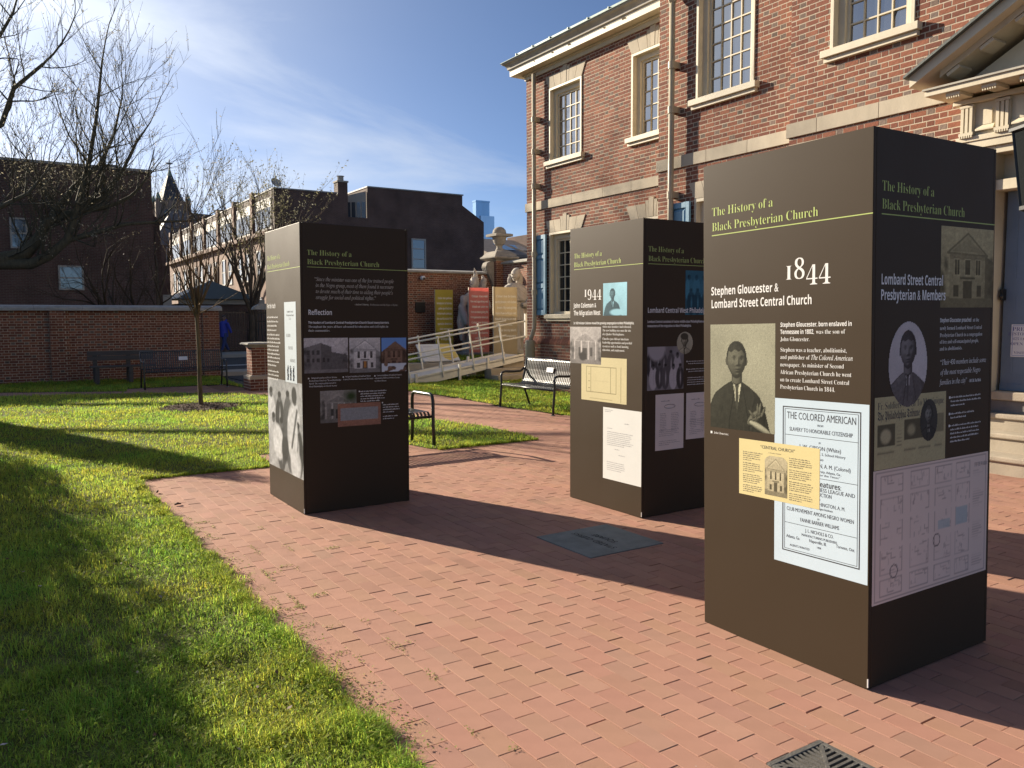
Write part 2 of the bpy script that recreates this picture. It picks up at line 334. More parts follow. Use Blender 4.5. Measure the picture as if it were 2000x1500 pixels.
place_pavers(layout_pavers(PLAZA, (1.2, 9.0, .4, 8.85), [SLAB, GRATE]), plaza, 300, 11)
a2 = layout_pavers(PATH, (4.0, 9.5, 8.82, 19.0)); place_pavers(a2, path_o, 0, 12)
a3 = layout_pavers([(2.62, 8.85), (4.75, 8.85), (4.5, 9.72), (2.62, 9.72)], (2.62, 4.75, 8.852, 9.72)); place_pavers(a3, plaza, 0, 13)
# the far arm of the path, too far to tell bricks apart
sheet('brick_path', [(-14, 21.2), (.15, 20.5), (2.85, 19.6), (4.4, 18.4), (4.45, 21.0), (2.7, 21.0), (2.6, 20.3), (.17, 21.6), (-14, 22)], .001, brickmat('far_paving', 'floor', (.33, .19, .14), (.28, .155, .11), (.13, .09, .07), .2, .1))
# street beyond the wall
m_asph = mat('asphalt', (.052, .052, .054), .9, .2, 3, .3, 90, spec=.2); m_line = mat('road_paint', (.62, .62, .60), .8, .15, 6, spec=.2)
g = MB(); g.box(-80, 120, 25.6, 36.6, -.03, -.012); tag(g.build('road', m_asph), kind='structure')
g = MB(); g.box(5.7, 9, 21.1, 25.6, -.03, -.008); tag(g.build('driveway', m_asph), kind='structure')
g = MB(); g.box(-80, 120, 36.6, 40.0, -.03, .12); tag(g.build('pavement', m_concrete), kind='structure')
g = MB(); g.box(5.5, 60, 24.4, 25.6, -.02, .11); g2 = g.build('pavement', m_concrete); tag(g2, kind='structure')
for i, (ya, yb) in enumerate(((22.3, 22.6), (26.2, 26.6), (30.0, 30.35))):
    g = MB(); g.box(5.9+.2*i, 16, ya, yb, -.008, -.004 if i else -.003); tag(g.build('road_marking', m_line), kind='structure')
# engraved slab
slab_m = mat('bluestone', (.19, .205, .19), .8, .2, 7, .35, 60, spec=.3, dirt=(.26, .25, .22), dscale=9, damt=.5)
b = MB(); b.box(SLAB[0], SLAB[1], SLAB[2], SLAB[3], -.03, .006); slab = b.build('stone_slab', slab_m, bevel=.003)
tag(slab, 'grey bluestone slab with engraved lettering set flush in the brick paving', 'stone slab')
# drain grate
gr = empty('drain_grate', (GRATE[0], GRATE[2], 0)); tag(gr, 'cast iron drain grate with slanted slots set in the bricks', 'drain grate')
m_iron = mat('cast_iron', (.105, .098, .088), .75, .25, 25, .3, 120, spec=.35); m_hole = mat('drain_dark', (.01, .009, .008), .9, spec=.1)
w = GRATE[1]-GRATE[0]
b = MB(); b.box(.004, w-.004, .004, w-.004, -.06, -.045); b.build('drain_pit', m_hole, gr)
b = MB(); t_ = .022
b.box(0, w, 0, t_, -.03, .003); b.box(0, w, w-t_, w, -.03, .003); b.box(0, t_, t_, w-t_, -.03, .003); b.box(w-t_, w, t_, w-t_, -.03, .003); b.build('rim', m_iron, gr, bevel=.002)
c_ = w/2
for q in range(4):                       # four triangular fields of ribs meeting on the diagonals
    ang = q*math.pi/2; R3 = np.array([[math.cos(ang), -math.sin(ang), 0], [math.sin(ang), math.cos(ang), 0], [0, 0, 1]])
    for k in range(-5, 6):
        a0 = np.array([k*.0245, abs(k)*.0245+.004, -.012]); a1 = np.array([k*.0245, c_-t_+.004, -.012])
        if a1[1]-a0[1] < .012: continue
        b = MB(); b.bar(R3@a0+[c_, c_, 0], R3@a1+[c_, c_, 0], .0115, .026); b.build('rib', m_iron, gr)
    b = MB(); b.bar(R3@np.array([0, 0, -.012])+[c_, c_, 0], R3@np.array([c_-.01, c_-.01, -.012])+[c_, c_, 0], .014, .027); b.build('diagonal_rib', m_iron, gr)

# ---------------------------------------------------------------- lettering (outline data packed below)
GLYPH = {}
# letter outlines as plain numbers: advance, then for each contour its point count and x,y steps (1/200 em)
SERIF_CHARS = 'ABCDEFGHIJLMNOPQRSTUVWYabcdefghijklmnopqrstuvwxyz0123456789'
SERIF_DATA = [
[130,22,63,136,-49,-121,-5,-8,-7,-4,-2,0,36,0,-8,1,-6,4,-2,6,1,7,8,21,48,0,10,-28,-2,-7,-7,-3,-7,-1,59,0,0,1,-6,1,-4,4,-5,9,-50,118,3,30,45,23,55,23,-55],
[132,25,7,133,9,-2,5,-4,3,-7,1,-10,-1,-93,-3,-9,-9,-5,-5,0,64,0,15,1,13,3,10,5,7,8,5,8,1,11,-4,15,-12,10,-25,10,21,8,10,9,3,13,-5,16,-16,10,-29,3,14,64,132,8,-1,6,-3,4,-4,3,-5,2,-8,0,-18,-3,-8,-4,-6,-6,-4,-8,-2,-14,-1,0,53,4,5,16,52,71,17,0,9,-3,6,-4,5,-7,2,-8,1,-11,-1,-10,-1,-8,-4,-7,-5,-5,-7,-2,-13,-1,-6,3,-2,3,-1,8],
[139,46,77,136,-12,-1,-12,-3,-10,-5,-10,-6,-8,-8,-6,-10,-5,-10,-3,-12,-1,-13,1,-13,3,-12,5,-11,6,-9,8,-8,9,-7,11,-5,11,-3,12,-1,22,4,18,9,14,14,-2,2,-5,-6,-15,-11,-9,-4,-16,-3,-24,8,-14,21,-5,34,4,37,13,23,22,8,10,-2,10,-4,9,-6,8,-8,6,-10,5,-11,1,0,0,42,-1,0,-2,-4,-4,-4,-6,-1,-29,8],
[148,19,7,133,4,0,9,-4,3,-5,2,-12,-1,-96,-3,-9,-9,-4,-3,0,59,0,38,7,23,21,8,37,-2,19,-6,16,-10,13,-14,10,-17,5,-22,2,17,61,131,6,1,22,-8,14,-21,4,-35,-1,-19,-3,-16,-6,-12,-8,-9,-10,-6,-13,-1,-8,1,-4,3,-2,7,0,5,0,99,2,8],
[132,44,7,133,4,0,9,-4,3,-5,1,-6,1,-95,-1,-7,-3,-9,-5,-3,-9,-1,111,0,7,37,-1,0,-3,-7,-9,-12,-5,-5,-13,-7,-16,-3,-19,1,-6,4,-1,9,0,49,16,-2,9,-4,7,-8,3,-12,1,-5,0,62,-5,-15,-4,-7,-6,-4,-7,-3,-14,0,0,45,1,9,3,4,9,2,18,-1,11,-3,9,-4,6,-7,5,-9,2,-9,0,35],
[120,41,7,133,9,-3,4,-2,3,-4,1,-6,1,-6,-1,-94,-3,-10,-9,-4,-5,-1,67,0,-12,2,-4,1,-4,6,-2,12,0,45,13,-1,7,-2,6,-5,4,-6,3,-9,2,-8,1,0,0,63,-1,0,-2,-8,-3,-8,-4,-6,-6,-5,-7,-2,-13,-1,0,54,4,5,9,1,13,0,15,-3,11,-7,7,-11,3,-12,1,0,0,35],
[151,60,77,136,-13,-1,-11,-3,-10,-5,-9,-6,-8,-8,-7,-9,-4,-11,-3,-12,-1,-13,1,-13,3,-12,4,-11,7,-10,8,-8,9,-6,11,-5,12,-3,14,0,17,1,18,4,15,5,0,28,2,11,2,4,4,2,9,1,0,1,-62,0,0,-1,10,-1,5,-2,3,-4,2,-11,0,-17,-3,-11,-3,-4,-4,-3,-13,-2,-12,2,-10,6,-9,10,-5,13,-4,16,-1,20,4,36,13,23,21,8,14,-3,6,-3,12,-9,9,-12,7,-14,1,0,0,42,-2,0,-3,-6,-8,-3,-17,6,-11,2],
[156,43,7,133,4,-1,9,-4,4,-9,1,-95,-2,-12,-3,-5,-9,-4,-4,0,63,0,-10,2,-4,3,-3,4,-1,12,0,44,52,0,0,-44,-1,-13,-3,-4,-4,-2,-9,-2,62,0,-5,0,-5,2,-4,3,-2,4,-2,12,1,95,3,9,4,3,10,2,-62,0,9,-2,3,-2,4,-4,1,-12,0,-41,-52,0,0,41,1,11,2,3,5,4,10,2],
[78,20,7,133,9,-2,5,-2,3,-8,1,-6,-1,-99,-1,-5,-3,-3,-9,-4,-4,-1,64,0,-11,2,-5,4,-2,6,-1,8,0,98,2,5,3,3,4,2,9,2],
[98,33,26,133,8,-1,6,-3,3,-3,3,-7,0,-119,-2,-9,-4,-3,-9,-3,-5,1,-4,3,-2,5,5,12,0,5,-3,6,-5,2,-7,0,-5,-3,-3,-6,0,-3,1,-9,2,-3,7,-6,9,-4,11,-2,23,5,14,14,5,25,0,92,2,7,3,3,6,3,6,1],
[127,26,7,133,9,-2,5,-3,3,-9,1,-95,-2,-12,-3,-5,-9,-4,-4,0,110,0,7,41,-1,0,-2,-8,-9,-14,-5,-5,-12,-8,-16,-3,-14,0,-9,2,-3,5,-1,11,0,98,3,6,3,2,7,2,7,1],
[189,35,7,133,6,-1,7,-2,4,-8,1,-99,-2,-11,-3,-5,-9,-4,-4,0,41,0,-4,0,-10,4,-3,4,-2,6,1,103,52,-118,2,1,52,120,1,-107,-2,-7,-2,-2,-6,-3,-7,-1,61,0,-6,1,-6,2,-4,9,-1,98,2,11,3,4,4,3,8,2,-46,0,-41,-95,-41,95],
[147,25,8,133,0,-1,4,-1,13,-14,-1,-102,-4,-9,-6,-2,-6,-1,39,0,-4,0,-10,4,-3,10,0,91,91,-109,2,0,0,120,4,9,4,3,9,2,-39,0,7,-1,6,-3,4,-8,0,-75,-73,87],
[156,32,79,136,-10,0,-17,-5,-8,-4,-14,-11,-6,-6,-8,-15,-3,-9,-2,-18,0,-10,5,-17,3,-8,11,-14,6,-6,15,-9,8,-2,19,-3,9,1,18,5,8,3,13,11,6,6,9,16,4,17,1,10,-1,9,-4,18,-4,8,-10,14,-14,10,-7,4,-18,5,18,57,127,20,8,12,-2,9,-6,8,-10,5,-13,3,-17,2,-19,-4,-37,-12,-22,-21,-8,-11,2,-10,6,-7,10,-6,13,-3,16,-1,20,4,36],
[124,27,7,133,4,-1,9,-4,4,-9,1,-95,-2,-12,-3,-5,-9,-4,-4,0,63,0,-10,2,-4,3,-3,4,-1,12,0,40,35,1,11,3,10,5,6,8,4,8,1,10,-2,13,-3,5,-9,9,-6,3,-8,2,-27,2,14,60,131,12,-1,7,-3,5,-5,3,-6,2,-8,0,-20,-2,-8,-4,-7,-6,-4,-8,-2,-17,-1,0,56,2,6],
[156,36,79,136,-19,-2,-16,-7,-14,-10,-10,-14,-7,-17,-2,-18,0,-10,5,-19,10,-16,6,-6,15,-11,10,-4,14,-19,18,-11,24,-4,11,1,11,2,10,3,-1,1,-12,-2,-15,3,-12,9,-10,16,17,7,12,9,9,10,7,12,4,14,2,15,-1,9,-4,18,-9,16,-5,6,-14,10,-16,7,18,57,127,20,8,12,-2,9,-6,8,-10,5,-13,4,-17,1,-19,-4,-37,-12,-22,-21,-8,-11,2,-10,6,-7,10,-6,13,-3,16,-1,20,4,36],
[141,30,7,133,4,-1,9,-4,4,-9,1,-95,-2,-12,-3,-5,-9,-4,-4,0,63,0,-10,2,-4,3,-3,4,-1,12,0,42,9,0,41,-63,39,0,-5,1,-7,6,-39,58,19,8,10,10,3,14,-2,10,-4,8,-8,7,-11,4,-14,3,-18,1,13,62,131,5,0,14,-4,9,-10,3,-17,-1,-10,-2,-8,-5,-7,-6,-4,-8,-3,-19,-1,0,53,2,8],
[116,66,55,136,-14,-2,-5,-2,-10,-8,-7,-11,-1,-7,-1,-7,1,-8,3,-8,4,-6,6,-6,8,-6,29,-15,10,-6,6,-8,2,-9,-1,-7,-3,-6,-4,-5,-5,-4,-7,-2,-7,-1,-11,1,-9,4,-8,6,-6,9,-5,11,-3,12,-2,0,0,-46,2,0,2,5,6,2,26,-6,16,0,8,2,14,6,5,5,5,6,3,6,2,7,0,13,-2,10,-5,9,-9,7,-6,4,-27,13,-12,7,-7,8,-3,10,1,6,2,5,4,5,5,3,6,2,13,0,11,-4,10,-9,8,-11,5,-12,0,38,-1,0,-1,-2,-3,-3,-4,-1,-21,5],
[126,25,6,133,0,-36,1,0,1,9,4,9,6,7,7,5,9,3,15,2,-1,-115,-1,-5,-3,-5,-10,-4,-4,0,65,0,-5,0,-9,4,-3,4,-2,6,0,115,24,-5,14,-12,5,-18,1,0,0,36],
[147,41,7,133,4,-1,9,-4,4,-9,0,-73,2,-15,3,-12,7,-9,9,-6,13,-4,16,-1,15,1,13,4,9,7,7,11,4,14,1,18,1,64,3,9,3,3,9,2,0,1,-39,0,11,-2,4,-3,4,-9,0,-72,-4,-23,-12,-15,-21,-5,-10,1,-8,3,-5,6,-5,7,-2,9,-1,12,1,79,2,6,3,3,6,2,6,1],
[127,21,-2,133,0,-1,8,-2,7,-11,52,-120,2,0,47,122,6,8,7,4,2,0,-37,0,7,-1,7,-3,2,-4,0,-6,-31,-81,-34,81,0,7,2,3,7,3,8,1],
[182,33,-2,133,5,-2,3,-2,4,-7,43,-123,2,0,39,98,35,-98,2,0,40,120,7,11,5,2,0,1,-31,0,7,-1,5,-4,2,-3,0,-7,-25,-73,-26,76,1,8,6,3,6,1,-57,0,7,-1,6,-4,4,-8,4,-15,-26,-64,-27,78,2,10,5,3,5,1],
[127,32,-2,133,0,-1,8,-2,6,-7,38,-69,0,-30,-1,-12,-3,-4,-4,-3,-9,-2,62,0,-9,2,-4,3,-3,4,-2,12,0,37,38,61,8,9,5,1,0,1,-38,0,8,-1,6,-4,2,-6,0,-5,-5,-9,-27,-45,-30,58,0,6,4,4,6,2,5,0],
[102,53,48,92,-13,-1,-6,-2,-9,-5,-6,-6,-1,-4,0,-7,2,-5,2,-1,6,-2,6,2,4,3,1,5,-1,4,-5,8,2,6,6,3,13,0,5,-2,6,-6,2,-10,0,-17,-19,-6,-13,-5,-10,-6,-6,-5,-4,-7,-1,-7,0,-5,2,-5,3,-4,4,-3,5,-1,5,-1,11,1,10,4,12,10,3,-11,4,-3,8,-1,7,1,7,3,5,5,-1,0,-3,-1,-5,1,-1,4,0,49,-1,10,-3,8,-4,5,-7,4,-9,2,9,44,47,18,7,0,-36,-9,-8,-8,-3,-7,3,-4,6,-1,9,3,13],
[107,27,5,133,2,0,6,-4,2,-8,0,-122,16,13,10,-8,8,-3,8,-1,8,0,7,2,7,4,6,5,5,6,4,6,3,8,2,9,0,18,-2,7,-5,13,-9,9,-5,3,-12,2,-9,-1,-7,-4,-11,-8,0,54,16,51,86,11,-1,5,-4,4,-5,3,-8,2,-20,-1,-14,-4,-20,-4,-7,-5,-4,-8,-1,-8,2,-6,6,-1,10,0,53,3,7],
[87,44,52,92,-8,0,-7,-2,-7,-4,-6,-4,-6,-6,-4,-7,-3,-7,-2,-8,0,-18,4,-15,9,-11,5,-5,6,-3,7,-2,6,0,14,2,12,6,9,10,-5,-4,-7,-4,-8,-1,-9,1,-7,4,-6,7,-5,10,-2,11,-1,14,2,19,6,12,11,4,6,-1,4,-4,2,-18,3,-3,5,-2,6,2,3,3,1,2,-1,8,-2,5,-4,4,-6,3,-7,2],
[110,32,55,133,3,0,7,-3,4,-6,-1,-45,-10,9,-7,3,-8,1,-6,0,-6,-2,-5,-4,-5,-4,-8,-12,-4,-17,0,-17,4,-15,3,-6,9,-10,5,-3,5,-2,7,0,9,1,7,4,10,11,1,-16,11,3,23,2,0,1,-6,2,-3,3,-1,7,0,115,18,45,85,7,1,8,-2,6,-5,3,-6,0,-51,-2,-5,-5,-7,-4,-2,-7,-2,-6,1,-5,4,-4,5,-3,18,0,24,1,10,2,7,4,6],
[90,29,47,92,-7,0,-7,-2,-6,-3,-10,-10,-6,-14,-3,-16,3,-18,6,-14,10,-10,5,-3,7,-2,7,0,14,2,12,8,9,11,0,1,-5,-6,-8,-4,-9,-2,-15,5,-9,13,-3,24,50,0,-1,12,-4,10,-5,8,-7,6,-8,3,9,48,91,5,-1,4,-2,3,-5,2,-11,1,-17,-31,0,2,22,5,10],
[64,41,52,136,-10,-1,-8,-3,-7,-4,-5,-6,-3,-8,-1,-24,-11,0,0,-5,11,0,0,-63,-2,-15,-5,-4,-4,0,50,0,-8,1,-4,2,-3,8,-1,71,17,0,0,5,-17,0,1,36,3,6,4,2,5,1,6,-2,1,-5,-3,-9,0,-5,2,-3,4,-2,5,0,4,2,3,5,0,3,-1,4,-2,4,-3,4,-5,3,-6,1],
[97,56,47,92,-14,-1,-11,-5,-8,-8,-4,-9,-1,-6,3,-12,7,-9,16,-9,-11,-6,-10,-7,-4,-7,0,-4,1,-5,4,-5,10,-7,-12,-5,-5,-5,-1,-4,1,-4,2,-4,5,-4,8,-3,9,-2,11,0,15,1,12,2,10,5,6,5,4,7,1,8,0,5,-3,8,-7,6,-11,3,-28,1,-7,1,-6,3,-2,5,1,4,2,3,5,4,7,2,9,-1,12,2,5,2,9,6,5,8,2,10,0,6,-3,6,-5,9,16,0,0,6,-23,0,-7,2,20,47,91,5,-1,4,-3,3,-4,2,-5,1,-15,-1,-15,-2,-6,-3,-4,-4,-3,-5,-1,-5,1,-4,3,-3,4,-2,6,-2,15,2,15,2,5,3,4,4,3,14,28,-8,33,0,11,-1,7,-3,2,-8,-4,-10,-12,-5,-17,-2,-9,0,-12,4,-7,7,-1,4,1,6,3,4],
[113,34,8,133,5,-1,3,-3,2,-6,0,-107,-2,-10,-3,-2,-5,-1,43,0,-5,1,-2,2,-2,6,-1,59,6,7,6,4,8,1,7,-2,4,-7,1,-58,-2,-7,-3,-5,-5,-1,43,0,-5,1,-3,2,-2,6,0,51,-3,17,-8,9,-13,3,-10,-1,-8,-5,-12,-11,0,58],
[59,16,30,135,-3,0,-6,-3,-3,-6,0,-3,1,-7,2,-2,6,-3,3,-1,3,1,6,3,2,2,1,7,0,3,-3,6,-3,2,14,9,90,0,-1,4,-1,3,-2,2,-6,0,-64,-2,-10,-3,-2,-5,-1,43,0,-5,1,-2,2,-2,6,0,78],
[62,16,32,136,-7,-2,-2,-2,-2,-2,-2,-7,1,-3,3,-6,5,-3,4,0,3,0,6,4,2,2,1,6,-1,7,-2,2,-3,2,30,9,90,3,0,7,-3,2,-8,0,-105,-3,-8,-4,-3,-9,0,-3,3,-1,5,4,8,0,4,-2,3,-5,3,-5,0,-4,-3,-3,-4,0,-3,1,-6,2,-3,5,-5,8,-3,9,-1,10,1,8,2,7,5,5,6,3,8,1,11,0,96],
[107,34,9,133,5,-1,2,-3,2,-6,0,-107,-2,-10,-3,-2,-5,-1,43,0,-5,1,-2,2,-2,6,-1,29,8,7,25,-36,-1,-7,-4,-2,-4,0,45,0,-6,2,-3,4,-38,54,24,22,8,3,5,1,0,1,-36,0,5,-1,4,-2,2,-4,-1,-4,-4,-7,-28,-26,0,87],
[59,13,9,133,5,-1,2,-3,2,-6,0,-107,-2,-10,-3,-2,-5,-1,43,0,-5,1,-2,2,-2,6,0,121],
[165,56,71,92,-9,-1,-9,-5,-11,-11,-1,15,-33,0,5,-2,3,-2,2,-6,0,-64,-2,-10,-3,-2,-5,-1,42,0,-4,1,-3,3,-2,6,0,58,5,7,6,4,7,1,5,0,6,-5,2,-13,-1,-52,-2,-7,-3,-2,-4,-1,42,0,-5,1,-3,2,-2,7,0,59,6,6,6,4,7,1,7,-2,3,-3,2,-13,-1,-52,-2,-7,-3,-2,-4,-1,42,0,-5,1,-4,5,0,7,0,47,-3,17,-8,9,-13,3,-10,-1,-9,-6,-10,-12,-6,13,-8,5],
[113,34,72,92,-10,-1,-8,-5,-12,-11,0,15,-34,0,5,-2,3,-2,2,-6,0,-64,-2,-10,-3,-2,-5,-1,43,0,-5,1,-2,2,-2,6,-1,59,6,7,6,4,8,1,7,-2,4,-7,1,-58,-2,-7,-3,-5,-5,-1,43,0,-5,1,-3,2,-2,6,0,51,-3,17,-8,9],
[100,30,50,92,-8,0,-7,-2,-7,-4,-6,-4,-5,-6,-4,-6,-2,-7,-3,-17,3,-17,7,-14,4,-5,6,-4,7,-4,7,-2,8,0,8,0,7,2,7,3,6,5,4,5,7,14,3,17,-3,17,-3,7,-4,7,-5,5,-5,4,-7,4,-7,2,21,44,90,6,2,6,-2,5,-3,3,-5,2,-9,1,-11,1,-32,-2,-16,-5,-9,-5,-3,-6,-1,-6,1,-5,3,-3,6,-2,8,-1,11,0,32,1,11,2,9,3,5],
[111,35,69,92,-10,-1,-8,-5,-10,-12,-1,16,-32,0,2,-1,6,-3,2,-8,0,-97,-1,-14,-6,-5,-3,-1,48,0,-7,2,-3,1,-3,6,-1,8,0,36,10,-9,7,-4,9,-1,6,0,6,2,5,3,5,5,7,13,3,7,2,18,-2,16,-3,7,-3,6,-8,10,-5,3,-6,2,16,52,84,7,1,7,-1,5,-3,3,-6,3,-18,0,-23,-3,-17,-4,-6,-5,-4,-7,-1,-7,1,-5,5,-4,8,0,51,4,8],
[108,29,77,81,-10,7,-8,3,-8,1,-8,0,-7,-2,-7,-4,-6,-5,-5,-5,-4,-7,-3,-8,-2,-9,0,-17,4,-15,7,-11,10,-7,12,-2,9,1,7,3,10,9,1,-42,-3,-7,-4,-2,-7,-1,48,0,-5,1,-3,3,-2,6,0,122,17,46,89,7,1,9,-2,5,-6,2,-10,0,-53,-3,-6,-3,-3,-10,-4,-7,1,-5,4,-4,6,-4,17,0,25,1,11,3,9,4,6],
[86,31,69,92,-3,0,-9,-4,-4,-4,-11,-13,-1,19,-32,0,1,-1,6,-2,2,-7,0,-64,-2,-10,-3,-2,-5,-1,48,0,-3,0,-7,2,-4,7,0,51,4,10,3,4,7,3,6,-2,6,-7,3,-2,6,0,4,3,2,4,1,3,-2,7,-4,5],
[86,51,42,92,-8,0,-7,-3,-6,-4,-4,-6,-3,-6,0,-7,0,-5,2,-5,6,-8,5,-4,27,-15,4,-5,2,-6,-1,-5,-4,-7,-4,-2,-9,-2,-7,1,-6,2,-5,5,-5,6,-5,13,-1,0,0,-29,1,0,4,4,4,1,18,-5,13,0,7,3,6,4,5,6,2,7,1,8,0,6,-4,10,-8,7,-27,14,-5,5,-1,7,1,7,6,5,8,2,6,-1,10,-6,4,-4,6,-11,0,24,-3,-4,-4,-1],
[68,25,40,124,-12,-16,-19,-20,0,-2,8,0,0,-65,2,-12,2,-4,4,-3,5,-2,7,0,11,2,9,7,6,10,-1,0,-2,-4,-4,-4,-6,-2,-6,2,-3,6,-1,69,19,0,0,4,-18,0,0,34],
[112,32,6,90,6,-2,3,-6,2,-62,2,-8,2,-5,5,-4,5,-3,8,0,10,1,10,5,11,10,1,-16,24,6,10,0,0,1,-2,0,-6,3,-3,6,0,74,-35,0,6,-2,3,-2,2,-7,1,-60,-6,-6,-6,-4,-6,-1,-7,2,-3,2,-3,6,0,72],
[91,19,2,90,0,-1,4,-1,6,-9,32,-80,2,0,31,79,6,9,5,2,0,1,-25,0,5,-1,5,-3,1,-5,-19,-49,-19,49,1,6,4,2,5,1],
[129,32,-1,90,0,-1,5,-2,3,-7,31,-81,2,0,27,64,21,-64,1,0,33,82,4,7,4,2,-21,0,6,-2,2,-3,1,-5,-18,-43,-15,45,2,5,4,2,3,1,-42,0,1,0,3,-1,4,-3,5,-16,-15,-37,-18,47,0,5,2,3,5,1,0,1],
[95,37,4,90,0,-1,2,-1,5,-3,4,-5,25,-40,-25,-31,-6,-4,-5,-2,29,0,0,-1,-5,1,-4,2,-1,5,2,6,16,22,15,-23,2,-6,-4,-6,-5,0,44,0,-3,0,-4,5,-30,47,24,29,6,4,4,2,-28,0,7,-1,4,-6,-2,-5,-17,-21,-12,19,-3,7,2,5,4,2,3,0],
[89,40,1,90,0,-1,5,-1,6,-9,32,-80,-5,-16,-3,-6,-7,-8,-4,-1,-5,2,-1,10,0,2,-4,3,-5,1,-2,-1,-3,-1,-3,-4,-1,-5,0,-4,4,-6,6,-4,9,0,7,2,3,2,6,8,3,5,38,100,6,10,4,1,0,1,-24,0,7,-1,3,-4,0,-5,-1,-7,-17,-42,-19,50,0,4,3,4,7,1],
[87,20,12,90,-2,-23,1,0,5,11,4,5,5,3,6,2,23,0,-48,-84,0,-1,71,0,3,27,-1,0,-6,-14,-5,-5,-6,-3,-8,-2,-20,-1,45,82,0,3],
[112,32,56,142,-11,-1,-9,-2,-7,-5,-7,-7,-4,-8,-4,-9,-4,-24,-1,-14,1,-14,4,-24,4,-10,4,-8,7,-7,7,-5,9,-3,11,0,10,0,9,3,8,5,6,7,5,8,4,10,2,11,2,27,-2,26,-2,12,-4,9,-5,8,-6,7,-8,5,-8,2,19,48,132,8,2,8,-2,6,-6,3,-9,3,-28,0,-35,-3,-28,-3,-9,-6,-6,-8,-3,-8,3,-6,6,-3,9,-3,28,0,35,1,15,2,13,3,9],
[112,21,54,141,-26,-18,-17,-7,0,-2,3,-5,1,-2,5,-1,3,0,7,5,17,17,1,-109,-3,-7,-5,-4,-18,0,0,-5,78,0,0,5,-19,0,-6,4,-2,7,0,122],
[112,42,52,142,-17,-1,-12,-5,-8,-6,-4,-8,0,-10,2,-4,3,-3,11,-4,4,0,2,17,2,7,4,6,6,3,7,1,5,-1,8,-5,3,-5,2,-13,-3,-20,-5,-13,-4,-6,-12,-15,-36,-37,0,-17,89,0,1,37,-7,0,-3,-9,-2,-4,-3,-3,-8,-4,-55,0,53,54,13,16,6,13,1,9,-1,8,-4,8,-6,6,-8,5,-11,2],
[112,74,51,142,-13,-1,-10,-2,-8,-4,-6,-5,-3,-5,-1,-6,0,-4,2,-4,3,-3,11,-3,5,-1,2,18,5,8,3,3,9,2,6,-1,5,-2,4,-4,3,-5,2,-14,-1,-8,-2,-8,-4,-6,-6,-6,-7,-3,-19,0,0,-8,19,-1,9,-2,6,-5,5,-6,3,-7,1,-15,-3,-12,-6,-7,-5,-3,-13,-3,-7,1,-7,3,-5,4,-5,5,-2,7,-1,6,-5,-2,-3,-1,-3,-6,0,-7,3,-7,3,-3,10,-5,14,-3,23,0,17,6,10,6,4,4,5,11,2,6,-1,14,-1,6,-3,4,-8,8,-5,3,-20,7,19,10,6,5,4,6,3,7,1,8,-1,9,-4,7,-6,6,-9,5,-11,2],
[112,20,61,140,-56,-91,0,-9,56,0,-1,-21,-2,-5,-7,-5,-12,-1,0,-5,65,0,0,5,-5,0,-8,3,-4,3,-2,5,0,21,21,0,0,8,-21,0,0,92,6,56,123,4,5,1,-30,-1,-50,-47,0,30,52],
[112,49,21,140,-6,-65,6,-2,13,3,9,0,9,-1,7,-2,6,-5,5,-6,2,-8,1,-18,-4,-12,-6,-9,-8,-4,-9,-2,-10,2,-8,5,-4,8,-2,9,-5,-1,-5,-4,-1,-2,0,-4,1,-7,5,-6,4,-3,11,-4,8,-1,15,0,17,4,11,5,4,4,7,9,4,13,1,8,-2,12,-4,10,-7,8,-10,6,-12,3,-14,1,-12,-1,-13,-2,4,42,47,0,7,-4,2,-10,7,0,0,31],
[112,50,66,142,-9,0,-8,-2,-7,-3,-12,-10,-5,-6,-7,-16,-3,-9,-3,-19,0,-25,2,-13,4,-10,4,-9,5,-7,7,-6,7,-3,9,-3,9,0,13,1,11,4,8,7,6,9,4,11,1,13,-1,12,-3,9,-6,8,-7,6,-9,3,-17,1,-10,-2,-14,-7,1,20,3,14,4,10,6,9,7,5,8,2,4,-1,6,-4,5,-11,1,-10,11,2,3,2,4,6,0,6,-2,6,-3,3,-7,4,-6,2,19,53,78,10,-1,6,-3,4,-5,3,-6,2,-9,0,-20,-2,-9,-3,-7,-3,-5,-5,-3,-6,-1,-7,1,-6,5,-5,8,-3,11,-2,14,-1,19,10,8],
[112,12,12,140,-1,-37,8,0,1,8,2,7,5,4,6,2,57,-1,-53,-121,11,1,55,130,0,7],
[112,45,57,142,-10,0,-9,-2,-7,-3,-11,-7,-3,-5,-2,-5,-2,-12,1,-7,2,-6,8,-11,16,-12,-11,-6,-13,-10,-4,-6,-3,-6,0,-8,0,-6,4,-12,4,-5,5,-4,6,-4,8,-2,19,-2,14,1,12,3,10,5,7,8,4,9,1,11,0,7,-3,7,-4,6,-6,6,-22,13,17,11,5,5,4,4,2,6,1,7,-1,9,-3,7,-6,7,-7,5,-11,3,18,56,136,8,-2,7,-5,4,-7,2,-8,0,-10,-4,-11,-3,-4,-9,-8,-14,8,-4,4,-4,5,-2,6,-1,7,1,6,4,11,4,4,5,3,20,43,63,6,4,18,-10,6,-5,4,-5,3,-6,1,-7,-1,-7,-2,-7,-4,-5,-5,-5,-6,-2,-7,-1,-7,1,-7,3,-5,4,-4,6,-2,7,0,15,4,11],
